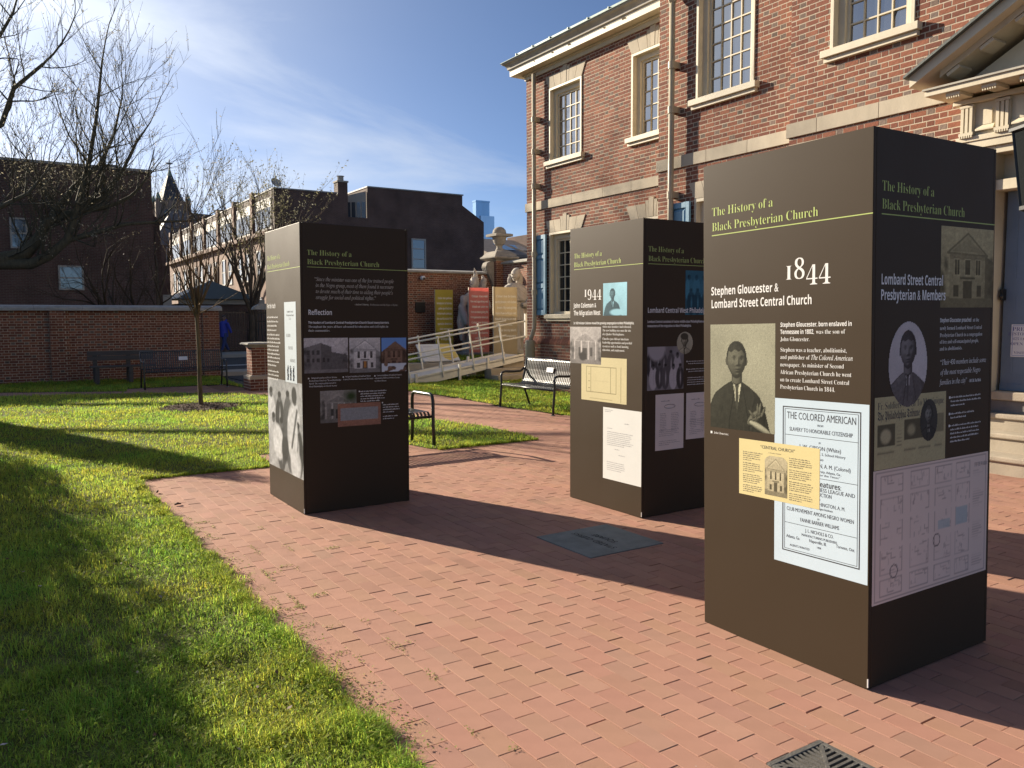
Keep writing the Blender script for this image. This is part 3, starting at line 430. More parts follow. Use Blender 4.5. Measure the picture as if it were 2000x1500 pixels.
[112,49,53,142,-9,0,-8,-2,-6,-3,-6,-5,-5,-5,-4,-6,-5,-16,0,-9,1,-11,3,-10,6,-8,7,-5,9,-3,10,-1,6,0,10,3,15,12,-4,-37,-10,-21,-16,-7,-7,1,-6,2,-5,4,-4,5,-4,9,-3,-1,-2,-3,-1,-8,3,-6,2,-3,7,-4,11,-3,17,0,8,2,7,3,13,10,4,7,8,15,2,9,3,20,0,25,-3,13,-3,10,-5,9,-5,6,-7,6,-7,3,-8,3,18,48,133,6,1,7,-2,6,-4,4,-7,3,-10,2,-12,1,-17,-2,-4,-7,-7,-8,-4,-5,0,-12,3,-7,11,-3,17,3,19,3,7,4,5]]
ITALIC_CHARS = 'ACHNPSTabcdefghijklmnopqrstuvwxyz'
ITALIC_DATA = [
[138,28,106,141,-106,-124,-8,-8,-8,-4,-8,-1,-1,-4,47,0,1,4,-8,0,-4,2,-2,5,2,3,8,13,15,18,6,2,46,0,-1,-24,-2,-12,-2,-3,-3,-2,-11,-2,-1,-4,56,0,0,4,-5,0,-8,3,-4,6,5,128,3,43,54,46,55,-3,-55],
[140,56,96,141,-15,-1,-13,-4,-14,-7,-8,-6,-8,-7,-14,-16,-10,-18,-6,-19,0,-10,0,-11,3,-10,4,-9,5,-8,7,-6,8,-5,9,-4,10,-2,11,-1,11,1,11,2,9,4,9,6,9,8,9,9,-4,4,-15,-14,-16,-9,-18,-2,-11,1,-9,4,-8,7,-6,9,-4,12,-1,13,1,11,2,10,7,20,11,17,6,7,15,11,8,4,8,2,9,1,8,-1,8,-3,5,-4,4,-6,3,-7,1,-15,4,0,8,41,-4,0,-2,-3,-5,-2,-15,4],
[155,55,25,138,-1,-4,9,-1,5,-3,1,-5,-2,-10,-27,-101,-6,-7,-5,-2,-8,-1,-1,-4,55,0,1,4,-11,2,-4,4,0,5,13,50,2,4,5,1,51,0,6,-2,0,-5,-13,-49,-6,-7,-5,-2,-8,-1,-1,-4,55,0,1,4,-12,2,-3,4,0,5,2,9,27,99,5,8,7,3,7,0,1,4,-55,0,-1,-4,11,-2,4,-4,0,-3,-2,-10,-9,-35,-2,-2,-5,-1,-51,0,-6,2,0,4,9,33,4,12,7,5,10,1,1,4],
[149,31,25,138,-1,-4,9,-1,5,-5,1,-3,0,-7,-29,-103,-5,-7,-8,-4,-6,0,-1,-4,45,0,1,4,-9,1,-5,2,-2,7,26,97,55,-114,3,0,34,124,5,9,5,3,10,1,2,4,-46,0,-1,-4,10,-1,5,-2,1,-7,-24,-92,-51,106],
[120,29,25,138,-1,-4,9,-1,5,-3,1,-5,-2,-10,-27,-100,-5,-8,-7,-3,-7,0,-1,-4,58,0,1,4,-14,2,-2,2,-2,6,13,51,3,1,30,1,18,5,8,3,6,5,6,6,4,7,2,7,1,7,-5,18,-14,10,-23,3,18,73,132,8,0,7,-2,5,-3,3,-5,2,-6,1,-8,-1,-10,-4,-9,-5,-7,-9,-6,-10,-3,-13,-1,-8,1,-1,1,0,4,13,47,3,5],
[110,59,66,141,-14,-2,-12,-6,-9,-9,-3,-6,-2,-13,2,-11,6,-11,25,-29,9,-12,2,-11,0,-5,-3,-9,-6,-7,-8,-5,-10,-2,-9,1,-7,4,-7,6,-4,8,-3,10,-2,12,-3,-1,-7,-45,3,0,2,3,3,2,3,1,25,-6,9,-1,15,3,13,6,10,11,3,6,3,15,-2,10,-3,10,-7,9,-18,20,-10,13,-4,8,1,11,2,5,3,5,5,3,5,2,7,1,8,-1,6,-3,5,-5,4,-7,2,-8,1,-11,3,0,7,41,-4,0,-2,-3,-6,-2,-15,4],
[125,33,22,138,-9,-33,5,0,7,15,3,4,9,5,13,2,13,0,3,0,2,-1,1,-2,-31,-112,-6,-9,-6,-2,-10,-1,-1,-4,63,0,1,4,-13,1,-5,2,-2,3,0,7,30,111,3,3,3,0,16,0,7,-2,4,-2,3,-4,2,-6,0,-13,4,0,6,34],
[102,37,55,94,-10,-1,-9,-4,-9,-7,-9,-9,-7,-10,-5,-11,-5,-11,-2,-11,-1,-11,2,-12,3,-4,3,-3,9,-2,7,1,7,3,7,5,6,7,15,21,-7,-28,1,-5,3,-3,4,-1,9,2,9,8,11,13,-3,3,-11,-12,-4,-2,-3,2,0,1,1,8,20,71,-15,0,-3,-9,-2,6,-5,4,20,55,89,6,-1,3,-5,1,-6,-1,-11,-6,-18,-9,-17,-11,-14,-10,-7,-4,0,-4,1,-3,4,-1,7,1,9,3,16,6,16,5,9,6,7,6,6,6,3],
[101,32,46,145,-18,-4,-12,-2,-1,-3,11,-1,1,-3,1,-3,-1,-7,-28,-110,0,-4,3,-3,9,-6,13,-1,9,0,8,2,16,8,7,5,13,13,9,15,3,8,2,16,-1,8,-2,7,-4,6,-6,5,-7,2,-7,1,-12,-2,-11,-7,-10,-10,17,68,0,2,22,55,84,6,0,4,-2,4,-3,2,-5,2,-5,0,-15,-6,-19,-5,-9,-6,-8,-6,-6,-7,-5,-7,-3,-8,-1,-7,1,-5,3,-1,7,13,46,5,9,5,7,5,4,6,3],
[89,45,59,94,-10,-1,-9,-3,-10,-5,-11,-9,-5,-5,-8,-12,-5,-13,-1,-7,1,-17,2,-8,5,-7,6,-5,7,-3,9,-1,14,2,13,8,14,13,-3,3,-11,-9,-10,-6,-11,-2,-5,1,-5,2,-3,4,-3,5,-2,6,0,15,5,18,10,16,6,7,6,4,7,3,11,1,2,-1,1,-2,-5,-7,1,-7,3,-3,4,-1,6,1,3,4,1,6,-2,8,-7,5],
[106,42,101,145,-16,-4,-15,-2,-1,-4,11,-1,2,-4,-10,-43,-3,4,-5,2,-11,1,-10,-2,-13,-9,-6,-5,-11,-13,-11,-22,-4,-15,0,-13,2,-6,3,-5,4,-4,5,-2,6,0,8,1,7,3,7,4,6,7,14,20,-5,-19,-1,-6,2,-6,3,-3,6,-1,9,2,9,8,11,13,-3,3,-12,-13,-5,-2,-4,2,0,4,32,125,0,4,21,59,89,5,-1,2,-2,2,-2,1,-7,-1,-10,-6,-18,-9,-18,-11,-15,-8,-6,-3,-1,-7,0,-3,1,-4,5,-2,8,1,9,6,21,11,20,6,7,7,5,6,3],
[86,34,58,94,-9,-1,-10,-3,-9,-6,-11,-9,-5,-6,-8,-13,-5,-14,-2,-6,1,-16,2,-8,4,-6,6,-4,6,-3,8,-1,16,2,14,8,13,13,-3,3,-11,-9,-10,-6,-10,-1,-10,2,-6,7,-2,12,1,13,18,4,15,4,11,6,8,7,5,8,2,8,-2,8,-7,5,14,49,88,5,1,4,-1,2,-3,1,-4,-1,-8,-4,-7,-6,-7,-8,-5,-11,-4,-12,-3,6,15,7,12,9,9],
[59,50,64,145,-8,-1,-8,-4,-8,-6,-6,-9,-5,-11,-7,-23,-18,0,-2,-7,19,0,-17,-91,-5,-19,-5,-11,-3,-2,-3,-1,-3,2,2,5,-1,4,-2,2,-4,1,-4,-1,-2,-3,-1,-8,1,-2,5,-4,7,-2,9,3,8,6,7,12,7,16,6,24,15,69,24,0,1,7,-24,0,5,23,4,14,6,9,7,3,3,-1,2,-2,-1,-8,1,-4,2,-3,4,0,6,1,3,3,1,5,-2,7,-7,5],
[85,50,45,95,-7,-1,-14,-4,-11,-9,-8,-11,-2,-12,2,-9,4,-7,8,-6,-11,-11,-4,-6,1,-6,3,-3,5,-3,-15,-9,-9,-9,-2,-11,1,-7,3,-5,5,-5,7,-4,8,-2,10,-1,9,1,16,4,12,7,8,10,2,6,0,6,-1,7,-2,6,-5,5,-15,7,-18,6,-5,4,-2,3,3,5,3,3,9,0,14,2,6,3,11,8,7,10,2,7,1,6,-2,9,14,0,0,9,-15,0,-15,5,16,40,89,7,1,6,-4,3,-7,0,-11,-2,-11,-6,-10,-7,-6,-8,-3,-7,2,-5,5,-1,9,0,6,1,6,5,11,6,8,14,5,-2,11,7,16,-5,11,-5,6,-4,3,-6,0,-3,-3,-12,-10,-7,-17,-2,-14,2,-8,7,-3,11,2,9],
[120,43,21,152,-1,-8,9,-1,5,-4,1,-5,-28,-134,19,0,11,51,3,10,5,10,7,10,7,8,8,6,8,1,5,-1,3,-4,1,-7,-2,-11,-9,-44,-1,-11,3,-11,6,-7,4,-1,6,-1,7,1,9,4,8,6,-4,6,-8,-4,-4,0,-4,1,-3,3,0,5,1,14,10,50,-2,15,-8,8,-11,2,-14,-3,-12,-9,-11,-15,-3,0,16,70],
[53,15,36,138,-5,-2,-2,-1,-1,-3,-2,-5,2,-5,1,-2,7,-3,3,1,5,2,1,2,2,5,-2,6,-1,2,-2,1,22,37,94,-31,-5,-1,-3,10,-2,2,-3,1,-2,-18,-66,0,-4,1,-7,3,-3,6,-1,10,2,11,8,11,14,-3,3,-7,-9,-6,-5,-5,-1,-2,0,-2,5,22,75,0,3],
[52,15,37,138,-5,-2,-2,-1,-2,-3,-1,-5,1,-5,2,-2,7,-3,3,1,4,2,2,2,1,5,-1,6,-2,2,-4,2,27,35,94,-29,-5,0,-3,10,-2,2,-3,1,-3,-16,-78,-6,-26,-7,-13,-2,-1,-3,1,-1,11,-2,2,-4,1,-4,-1,-2,-2,0,-8,3,-6,3,-2,7,-2,8,2,7,5,6,9,6,12,8,25,17,84,0,2],
[101,38,50,145,-30,-6,-2,-3,9,-1,4,-2,1,-4,-1,-3,-35,-126,16,0,11,38,13,10,17,-41,5,-7,3,-2,8,0,9,5,5,5,10,12,-3,4,-6,-8,-6,-4,-4,-1,-4,1,-5,7,-16,38,34,25,8,4,8,1,1,4,-40,0,-1,-3,8,-2,1,-3,-1,-3,-9,-9,-33,-24,27,93,0,4],
[51,23,49,145,-31,-5,-1,-3,8,-1,4,-2,1,-7,-30,-114,-1,-5,2,-5,3,-4,3,-1,6,0,10,6,11,10,6,7,-4,3,-12,-12,-4,-2,-2,1,-1,4,2,10,31,114,1,4],
[164,61,37,94,-15,-3,-16,-2,-1,-3,8,-1,4,-2,1,-6,-22,-77,16,0,11,33,11,20,8,11,9,8,8,6,9,4,3,-1,1,-2,1,-2,-1,-10,-20,-67,16,0,9,28,6,13,9,15,14,17,9,7,7,2,4,-1,2,-2,0,-6,-15,-55,-1,-9,1,-6,3,-4,6,-1,10,3,10,8,9,14,-2,3,-12,-14,-4,-2,-2,1,-2,4,16,63,1,4,-2,7,-4,4,-6,1,-16,-4,-16,-13,-17,-22,5,21,0,6,-1,7,-4,4,-7,1,-15,-5,-17,-13,-19,-23,11,36,1,4],
[108,43,39,94,-33,-6,-1,-3,9,-1,3,-2,1,-7,-22,-75,17,0,10,31,10,21,7,9,11,12,7,5,6,3,6,0,2,-2,0,-3,-3,-18,-12,-43,-1,-7,1,-6,4,-3,5,-2,10,3,10,9,10,16,-3,2,-6,-9,-5,-6,-5,-2,-2,1,-2,4,16,57,1,11,-1,6,-4,4,-7,1,-6,-1,-8,-4,-8,-5,-9,-8,-19,-23,12,39],
[104,27,60,94,-15,-2,-14,-8,-7,-5,-11,-12,-9,-14,-5,-15,0,-8,1,-9,3,-8,5,-6,6,-5,8,-3,9,-1,10,1,10,3,10,5,11,9,5,6,9,12,5,14,2,7,-1,16,-3,8,-5,6,-6,5,-8,3,21,52,88,7,1,9,-2,6,-8,2,-12,-2,-13,-2,-8,-9,-21,-9,-11,-10,-8,-5,-2,-10,0,-5,2,-3,3,-4,9,0,16,3,10,8,20,5,9,6,7,7,5],
[101,37,67,94,-11,-2,-12,-7,-11,-11,6,16,-1,4,-32,-5,-1,-4,8,-1,4,-2,1,-4,-2,-8,-26,-101,-5,-6,-7,-3,-6,-1,-1,-3,51,0,1,3,-12,2,-4,3,0,2,8,36,9,-4,6,0,15,3,15,8,6,5,12,14,8,15,3,8,3,16,-1,8,-2,7,-4,5,-5,4,-6,2,19,59,85,8,-2,3,-2,3,-8,0,-12,-1,-8,-5,-15,-11,-20,-10,-9,-10,-6,-6,0,-6,1,-4,3,-1,7,12,45,4,9,5,7,6,6,7,3],
[101,34,58,94,-9,-1,-9,-3,-15,-11,-6,-5,-10,-14,-7,-14,-3,-8,-2,-15,2,-13,3,-5,4,-4,5,-2,6,-1,7,1,8,3,7,5,8,6,14,18,-18,-64,-3,-4,-4,-3,-11,-1,-1,-4,51,0,0,4,-10,1,-4,2,-1,7,34,123,-16,0,-2,-10,-4,7,-6,4,20,54,88,9,0,3,-1,4,-5,1,-8,-1,-9,-3,-10,-11,-23,-6,-9,-6,-6,-12,-7,-8,-1,-5,4,-2,3,-2,8,1,9,5,19,7,12,8,11,9,9],
[67,24,35,94,-31,-6,0,-3,10,-2,1,-1,2,-5,-3,-15,-18,-62,16,0,10,33,13,26,16,21,3,-6,6,-2,5,1,4,5,1,9,-4,6,-4,1,-9,-4,-12,-14,-14,-23,10,39,0,1],
[74,49,37,94,-7,-1,-6,-2,-5,-3,-4,-5,-2,-6,-1,-6,1,-6,4,-10,18,-25,2,-5,0,-5,-2,-9,-6,-6,-3,-1,-10,0,-5,2,-4,4,-3,6,-3,15,-3,1,-5,-33,4,0,1,1,4,2,16,-4,11,0,5,1,9,5,7,8,2,4,1,10,-2,10,-7,13,-14,19,-2,5,-1,8,3,5,6,3,3,0,9,-3,7,-8,3,-14,4,0,4,30,-4,0,0,-2,-4,-2,-12,3],
[56,24,40,117,-10,-14,-11,-10,-12,-5,-1,-4,14,0,-19,-71,-1,-5,1,-6,3,-3,6,-1,10,2,10,8,10,12,-3,4,-12,-13,-4,-2,-2,1,-1,3,18,71,17,0,1,7,-17,0,8,26],
[108,45,35,94,-30,-5,-1,-3,10,-2,1,-1,2,-4,-2,-9,-13,-50,-1,-9,2,-7,4,-5,7,-1,8,1,8,4,8,7,8,9,19,27,-7,-28,-2,-10,1,-6,4,-3,5,-1,11,2,10,9,10,13,-3,3,-7,-9,-5,-5,-5,-1,-2,0,-2,4,3,13,17,65,-15,0,-6,-21,-4,-10,-15,-27,-16,-18,-9,-6,-4,0,-4,0,-2,2,0,6,19,71,1,5],
[88,27,72,94,-7,-2,-3,-6,2,-5,7,-8,-1,-6,-13,-21,-24,-29,-4,60,-3,13,-2,4,-25,-5,-1,-4,6,0,4,-3,3,-3,2,-6,2,-15,3,-60,4,0,25,27,19,23,11,19,4,15,0,3,-2,6,-2,2],
[133,32,24,94,-25,-5,0,-3,5,-1,3,-2,3,-3,2,-6,1,-15,1,-61,4,0,43,68,7,-68,4,0,29,37,14,19,8,15,3,12,-1,7,-4,5,-4,1,-5,-1,-3,-3,-1,-7,8,-11,-2,-9,-12,-18,-20,-24,-8,73,-3,0,-42,-67,-1,48,-2,15],
[83,49,29,94,-29,-6,-1,-4,13,1,2,-1,4,-4,3,-7,6,-29,-18,-25,-7,-6,-4,-1,-8,3,-6,-2,-2,-4,0,-5,4,-5,4,-1,5,1,7,4,8,8,18,25,8,-32,2,-3,5,-3,3,0,8,2,9,9,11,13,-3,4,-6,-9,-6,-5,-4,-2,-4,2,-5,14,-6,28,20,26,4,0,9,-2,5,2,2,4,-1,6,-3,3,-5,1,-6,-1,-3,-2,-9,-10,-14,-20,-6,27,-1,4],
[80,40,19,94,-26,-5,0,-3,8,-2,2,-2,6,-9,15,-75,-14,-19,-9,-10,-6,-1,-9,3,-7,-3,-2,-3,0,-5,3,-3,4,-2,6,0,8,4,9,8,14,17,19,26,16,27,13,23,4,12,1,9,0,4,-3,6,-2,1,-5,2,-5,-1,-3,-3,-1,-4,1,-5,6,-6,2,-2,0,-7,-6,-14,-21,-35,-12,60,-4,15],
[79,33,74,94,-8,-5,-7,-1,-37,6,-4,-1,-6,-4,-7,-16,3,-2,5,7,5,2,6,0,16,-3,16,1,-66,-72,-2,-4,0,-3,2,0,10,5,4,1,30,-7,12,0,6,1,5,5,4,7,5,13,-4,2,-4,-8,-5,-4,-6,-2,-22,4,-17,-1,67,74,2,3]]
BOLD_CHARS = 'ABCDEFGIJLMNPRSTWabcdefghijklmnopqrstuvwxyz012389'
BOLD_DATA = [
[138,8,50,143,-50,-143,33,0,10,34,52,0,10,-34,33,0,-51,143,4,68,118,1,3,19,-62,-37,0],
[134,25,18,143,0,-143,53,0,16,1,12,4,11,6,8,8,4,10,2,12,-1,7,-3,11,-5,8,-8,5,-9,3,0,1,7,2,5,3,5,5,3,6,2,15,-1,12,-5,9,-8,7,-12,4,-14,3,11,48,118,24,0,11,-4,4,-3,2,-3,0,-5,-2,-9,-3,-4,-4,-2,-6,-1,-26,-1,12,48,62,28,0,6,-2,5,-3,3,-3,2,-5,0,-10,-2,-5,-3,-4,-5,-3,-6,-1,-28,-1],
[127,40,79,145,-14,-1,-12,-3,-11,-6,-9,-7,-8,-8,-6,-11,-4,-11,-3,-13,0,-14,0,-14,3,-13,3,-11,6,-10,7,-9,9,-7,10,-5,12,-3,14,-1,20,2,19,5,0,26,-19,-6,-17,-2,-12,2,-9,4,-7,7,-4,9,-3,12,-1,14,1,14,3,12,5,10,7,7,9,4,11,2,10,-2,22,-8,9,25,-20,7],
[148,18,18,143,0,-143,40,0,23,2,19,6,16,10,11,14,7,19,2,22,-1,14,-3,13,-5,11,-7,10,-8,8,-10,6,-12,4,-13,3,-14,1,12,48,118,16,0,13,-1,10,-4,8,-6,5,-9,4,-12,1,-14,-5,-26,-14,-16,-25,-5,-13,0],
[112,12,18,143,0,-143,82,0,0,25,-52,0,0,37,49,0,0,25,-49,0,0,31,52,0,0,25],
[110,10,18,143,0,-143,30,0,0,56,48,0,0,25,-48,0,0,37,52,0,0,25],
[145,43,86,145,-15,-1,-14,-3,-11,-5,-11,-7,-8,-8,-7,-11,-5,-11,-2,-13,-1,-14,2,-22,5,-19,10,-14,13,-11,16,-6,20,-2,19,1,16,3,16,4,0,74,-57,0,0,-25,27,0,0,-30,-19,-2,-8,1,-7,2,-6,3,-5,5,-7,12,-4,16,0,18,5,17,4,6,5,6,6,5,7,3,8,2,8,1,18,-3,15,-5,10,24,-20,6],
[78,12,6,143,0,-17,18,-8,0,-93,-18,-8,0,-17,65,0,0,17,-17,8,0,93,17,8,0,17],
[66,17,18,143,0,-140,-2,-10,-2,-3,-5,-5,-10,-2,-14,2,0,-25,8,-1,19,0,15,4,6,4,5,6,5,6,3,9,2,10,0,145],
[113,6,18,143,0,-143,88,0,0,25,-58,0,0,118],
[189,17,18,143,0,-143,27,0,0,72,-2,40,1,0,34,-112,28,0,37,112,1,0,-2,-40,0,-72,29,0,0,143,-42,0,-35,-109,-35,109],
[163,12,18,143,0,-143,27,0,0,74,-2,34,63,-108,39,0,0,143,-28,0,0,-74,2,-33,-63,107],
[126,18,18,143,0,-143,30,0,0,51,26,1,11,2,9,3,7,5,6,6,4,7,3,7,3,16,-2,13,-4,11,-7,9,-10,7,-14,3,-16,2,11,48,118,14,0,13,-2,8,-7,3,-12,-1,-7,-2,-5,-4,-4,-6,-3,-7,-2,-18,0],
[132,19,18,143,0,-143,30,0,0,55,16,0,34,-55,34,0,-42,62,9,5,8,7,6,9,2,5,2,12,-2,13,-5,11,-7,8,-11,6,-15,4,-17,1,13,48,118,18,0,8,-2,5,-2,4,-4,2,-5,1,-6,-1,-6,-2,-5,-3,-4,-6,-2,-7,-2,-19,-1],
[110,47,59,145,-14,-1,-11,-4,-10,-6,-7,-8,-5,-10,-1,-12,0,-6,1,-6,5,-9,9,-11,12,-7,21,-10,10,-7,3,-5,0,-9,-4,-7,-4,-2,-12,-2,-14,2,-29,10,0,-28,13,-5,13,-3,15,-1,15,1,13,4,11,6,7,9,5,10,1,12,0,7,-2,6,-5,10,-4,5,-10,7,-34,18,-4,3,-2,4,-1,5,2,8,3,3,8,3,16,0,23,-8,10,24,-21,7],
[116,8,4,143,0,-25,39,0,0,-118,30,0,0,118,39,0,0,25],
[193,19,0,143,36,-143,35,0,19,77,7,31,6,-31,20,-77,34,0,36,143,-29,0,-19,-78,-7,-38,-5,33,-22,83,-29,0,-20,-80,-7,-36,-5,31,-20,85],
[121,34,60,111,-22,-2,-19,-7,9,-21,21,7,10,1,9,-1,6,-6,2,-4,0,-10,-34,-2,-12,-3,-9,-5,-7,-6,-4,-9,-2,-10,1,-11,4,-9,5,-6,7,-5,8,-3,9,-1,16,2,11,5,9,10,1,0,6,-15,21,0,0,73,-2,12,-3,9,-7,8,-9,5,-11,3,14,56,49,20,2,-1,-16,-2,-5,-3,-4,-5,-4,-12,-2,-7,1,-5,4,-2,3,1,9,1,4,4,4,4,3],
[127,27,16,152,0,-152,22,0,5,12,2,0,12,-10,11,-4,8,0,11,2,10,4,9,8,6,12,4,14,2,17,-2,17,-3,14,-7,11,-8,8,-10,5,-12,1,-7,0,-12,-4,-4,-4,-8,-8,-1,0,1,17,0,40,22,48,75,2,5,4,4,6,3,7,0,6,0,5,-3,4,-5,3,-6,2,-8,0,-20,-2,-8,-3,-6,-4,-5,-5,-3,-6,-1,-7,1,-6,3,-4,5,-3,6,-2,18,1,12],
[103,34,63,111,-11,0,-9,-2,-8,-4,-8,-5,-6,-6,-5,-7,-4,-10,-2,-10,-1,-13,1,-18,5,-14,7,-10,10,-8,13,-5,15,-1,19,2,14,6,0,26,-14,-7,-10,-3,-13,1,-6,3,-4,4,-4,6,-2,8,-1,10,3,19,8,11,13,3,12,-2,13,-4,9,23,-15,5],
[127,25,81,152,0,-39,2,-18,-8,8,-10,6,-14,2,-12,-1,-10,-5,-8,-8,-7,-11,-4,-14,-1,-18,1,-17,4,-14,7,-11,8,-8,10,-4,11,-2,14,2,10,6,7,8,1,0,6,-14,23,0,0,152,24,60,87,8,-1,6,-3,4,-4,3,-7,2,-8,0,-10,0,-12,-2,-7,-3,-6,-4,-4,-6,-2,-7,-1,-7,1,-5,2,-4,5,-3,6,-2,8,-1,10,1,10,2,8,3,7,4,4,5,3],
[118,39,61,111,-10,-1,-9,-2,-8,-3,-8,-5,-6,-7,-4,-7,-4,-9,-2,-11,-1,-12,1,-12,2,-10,4,-9,6,-8,6,-6,8,-5,9,-3,9,-2,11,-1,15,1,12,2,11,5,0,23,-12,-5,-11,-3,-14,-1,-7,1,-7,2,-5,4,-4,6,-3,6,-1,8,71,0,0,15,-2,14,-4,12,-8,10,-9,7,-12,5,10,55,89,12,0,5,-2,4,-3,3,-5,3,-12,-42,0,3,13,4,4,4,4],
[77,24,59,153,-8,0,-12,-3,-10,-6,-4,-5,-3,-6,-1,-7,-1,-17,-16,-8,0,-14,16,0,0,-87,30,0,0,87,26,0,0,22,-26,0,1,11,2,6,5,3,11,0,10,-2,7,21,-11,4],
[127,38,51,111,-12,-1,-10,-5,-9,-9,-6,-11,-4,-14,-1,-17,1,-16,4,-14,6,-11,8,-8,10,-5,12,-2,12,2,11,5,9,9,-1,-15,-2,-14,-8,-8,-13,-3,-14,1,-15,3,-13,4,0,-24,12,-3,14,-2,14,-1,17,1,14,4,10,7,8,10,4,11,2,15,0,109,-25,0,-3,-14,-9,9,-11,5,18,60,87,8,-1,5,-2,5,-5,3,-6,2,-8,0,-11,0,-13,-2,-8,-3,-5,-5,-4,-5,-2,-7,-1,-12,4,-7,11,-3,18,3,18,7,11],
[131,28,16,152,0,-152,29,0,0,51,3,20,2,7,5,5,6,3,8,1,10,-2,6,-8,2,-13,0,-64,29,0,0,71,-1,13,-3,10,-6,8,-8,5,-10,3,-11,1,-12,-1,-6,-3,-10,-7,-3,-5,-2,0,1,21,0,36],
[61,18,31,152,-9,-1,-3,-2,-3,-3,-1,-4,-1,-5,2,-8,3,-3,7,-3,5,0,4,0,7,3,3,3,2,8,-1,5,-1,4,-3,3,-3,2,4,16,109,0,-109,29,0,0,109],
[61,18,31,152,-9,-1,-3,-2,-3,-3,-1,-4,-1,-5,2,-8,3,-3,7,-3,5,0,4,0,7,3,3,3,2,8,-1,5,-1,4,-3,3,-3,2,16,16,109,-1,-122,-1,-5,-3,-3,-6,-3,-9,0,-9,2,0,-24,9,-1,20,0,7,1,6,3,10,8,3,5,3,12,0,127],
[124,14,16,152,0,-152,29,0,0,34,13,10,32,-44,34,0,-46,62,43,47,-33,0,-33,-36,-11,-14,1,21,0,72],
[61,4,16,152,0,-152,29,0,0,152],
[196,46,76,111,-12,-1,-6,-3,-10,-7,-4,-5,-2,0,-4,14,-22,0,0,-109,29,0,0,51,2,20,3,7,4,5,6,3,7,1,9,-2,6,-8,2,-13,0,-64,29,0,0,55,3,18,2,6,4,5,6,2,7,1,9,-2,6,-8,2,-13,0,-64,29,0,0,71,-1,13,-3,10,-5,8,-7,5,-10,3,-17,1,-12,-4,-11,-7,-3,-5,-3,0,-8,9,-5,3,-6,2],
[131,28,78,111,-7,0,-13,-4,-10,-7,-4,-5,-2,0,-4,14,-22,0,0,-109,29,0,0,51,3,20,2,7,5,5,6,3,8,1,6,0,4,-2,3,-3,4,-11,1,-71,29,0,0,71,-1,13,-3,10,-6,8,-8,5,-9,3],
[124,30,62,111,-15,-1,-13,-5,-11,-8,-8,-12,-4,-13,-2,-17,1,-12,2,-10,4,-9,5,-8,6,-6,8,-5,8,-4,9,-2,10,-1,15,2,13,5,10,8,8,11,5,14,2,17,-1,11,-2,11,-4,9,-5,7,-6,7,-8,5,-8,3,-9,2,22,55,86,7,1,7,-1,6,-2,4,-5,3,-6,2,-8,0,-10,-2,-18,-3,-7,-4,-4,-6,-3,-7,-1,-7,1,-6,3,-4,4,-3,7,-3,18,1,10,2,8,3,6,4,5],
[127,27,76,111,-7,0,-12,-5,-4,-3,-8,-8,-1,0,-4,14,-24,0,0,-157,29,0,0,44,-1,16,1,0,12,-10,5,-2,14,-2,11,2,10,4,9,8,6,12,4,14,2,17,-2,17,-3,14,-7,11,-8,8,-10,5,19,48,75,2,5,4,4,6,3,7,0,11,-3,7,-11,2,-18,-2,-18,-3,-6,-4,-5,-5,-3,-6,-1,-7,1,-6,3,-4,5,-3,6,-2,18,1,12],
[127,28,51,111,-12,-1,-10,-5,-8,-8,-7,-11,-4,-14,-1,-18,1,-17,4,-14,6,-11,9,-8,10,-4,11,-2,14,2,6,3,4,3,7,8,1,0,-1,-16,0,-46,30,0,0,157,-25,0,-3,-14,-1,0,-7,8,-5,4,-5,2,21,60,87,8,-1,6,-3,4,-4,3,-7,2,-8,0,-10,0,-12,-2,-8,-3,-5,-4,-4,-6,-3,-7,-1,-12,4,-7,11,-3,18,1,10,2,8,3,7,4,4,5,3],
[91,18,77,111,-7,0,-7,-2,-6,-4,-5,-4,-8,-10,-1,0,-5,18,-22,0,0,-109,29,0,0,56,2,12,6,8,8,5,10,2,13,-1,3,28],
[99,44,52,111,-12,-1,-10,-2,-9,-4,-7,-6,-4,-8,-1,-9,0,-6,3,-9,6,-8,9,-6,30,-15,5,-4,0,-6,-3,-5,-3,-1,-10,-1,-18,2,-19,7,0,-25,6,-2,16,-3,14,-1,14,1,12,3,9,5,7,7,4,8,1,10,-1,7,-1,5,-5,8,-3,4,-9,5,-29,13,-4,3,-1,5,1,4,4,2,8,1,14,-2,16,-6,9,22,-19,6],
[87,24,30,132,-9,-23,-16,-10,0,-12,14,0,0,-53,2,-16,6,-10,4,-4,10,-5,17,-1,11,1,11,4,0,22,-12,-3,-10,0,-6,3,-2,2,-1,7,0,53,30,0,0,22,-30,0,0,23],
[131,27,15,109,0,-71,1,-13,4,-10,6,-7,7,-6,10,-3,17,-1,13,4,6,3,8,9,2,0,4,-14,23,0,0,109,-30,0,0,-51,-2,-20,-3,-7,-4,-5,-6,-3,-9,-1,-5,0,-5,2,-3,4,-4,10,0,71],
[114,11,0,109,42,-109,30,0,42,109,-31,0,-21,-62,-5,-22,-1,0,-1,10,-3,12,-21,62],
[171,21,2,109,31,-109,32,0,20,86,1,0,4,-18,15,-68,33,0,31,109,-29,0,-14,-52,-5,-32,-1,0,-4,30,-14,54,-33,0,-13,-53,-5,-31,-1,0,-5,32,-13,52],
[116,12,3,109,35,-53,-37,-56,34,0,23,37,23,-37,34,0,-38,56,36,53,-34,0,-21,-35,-21,35],
[114,21,0,109,43,-108,-6,-15,-8,-7,-5,-2,-5,-1,-12,1,0,-23,12,-2,13,1,9,3,9,4,7,7,6,9,5,10,46,123,-32,0,-20,-61,-5,-19,-3,16,-21,64],
[98,10,8,109,0,-23,48,0,-51,-68,0,-18,87,0,0,23,-51,0,49,67,0,19],
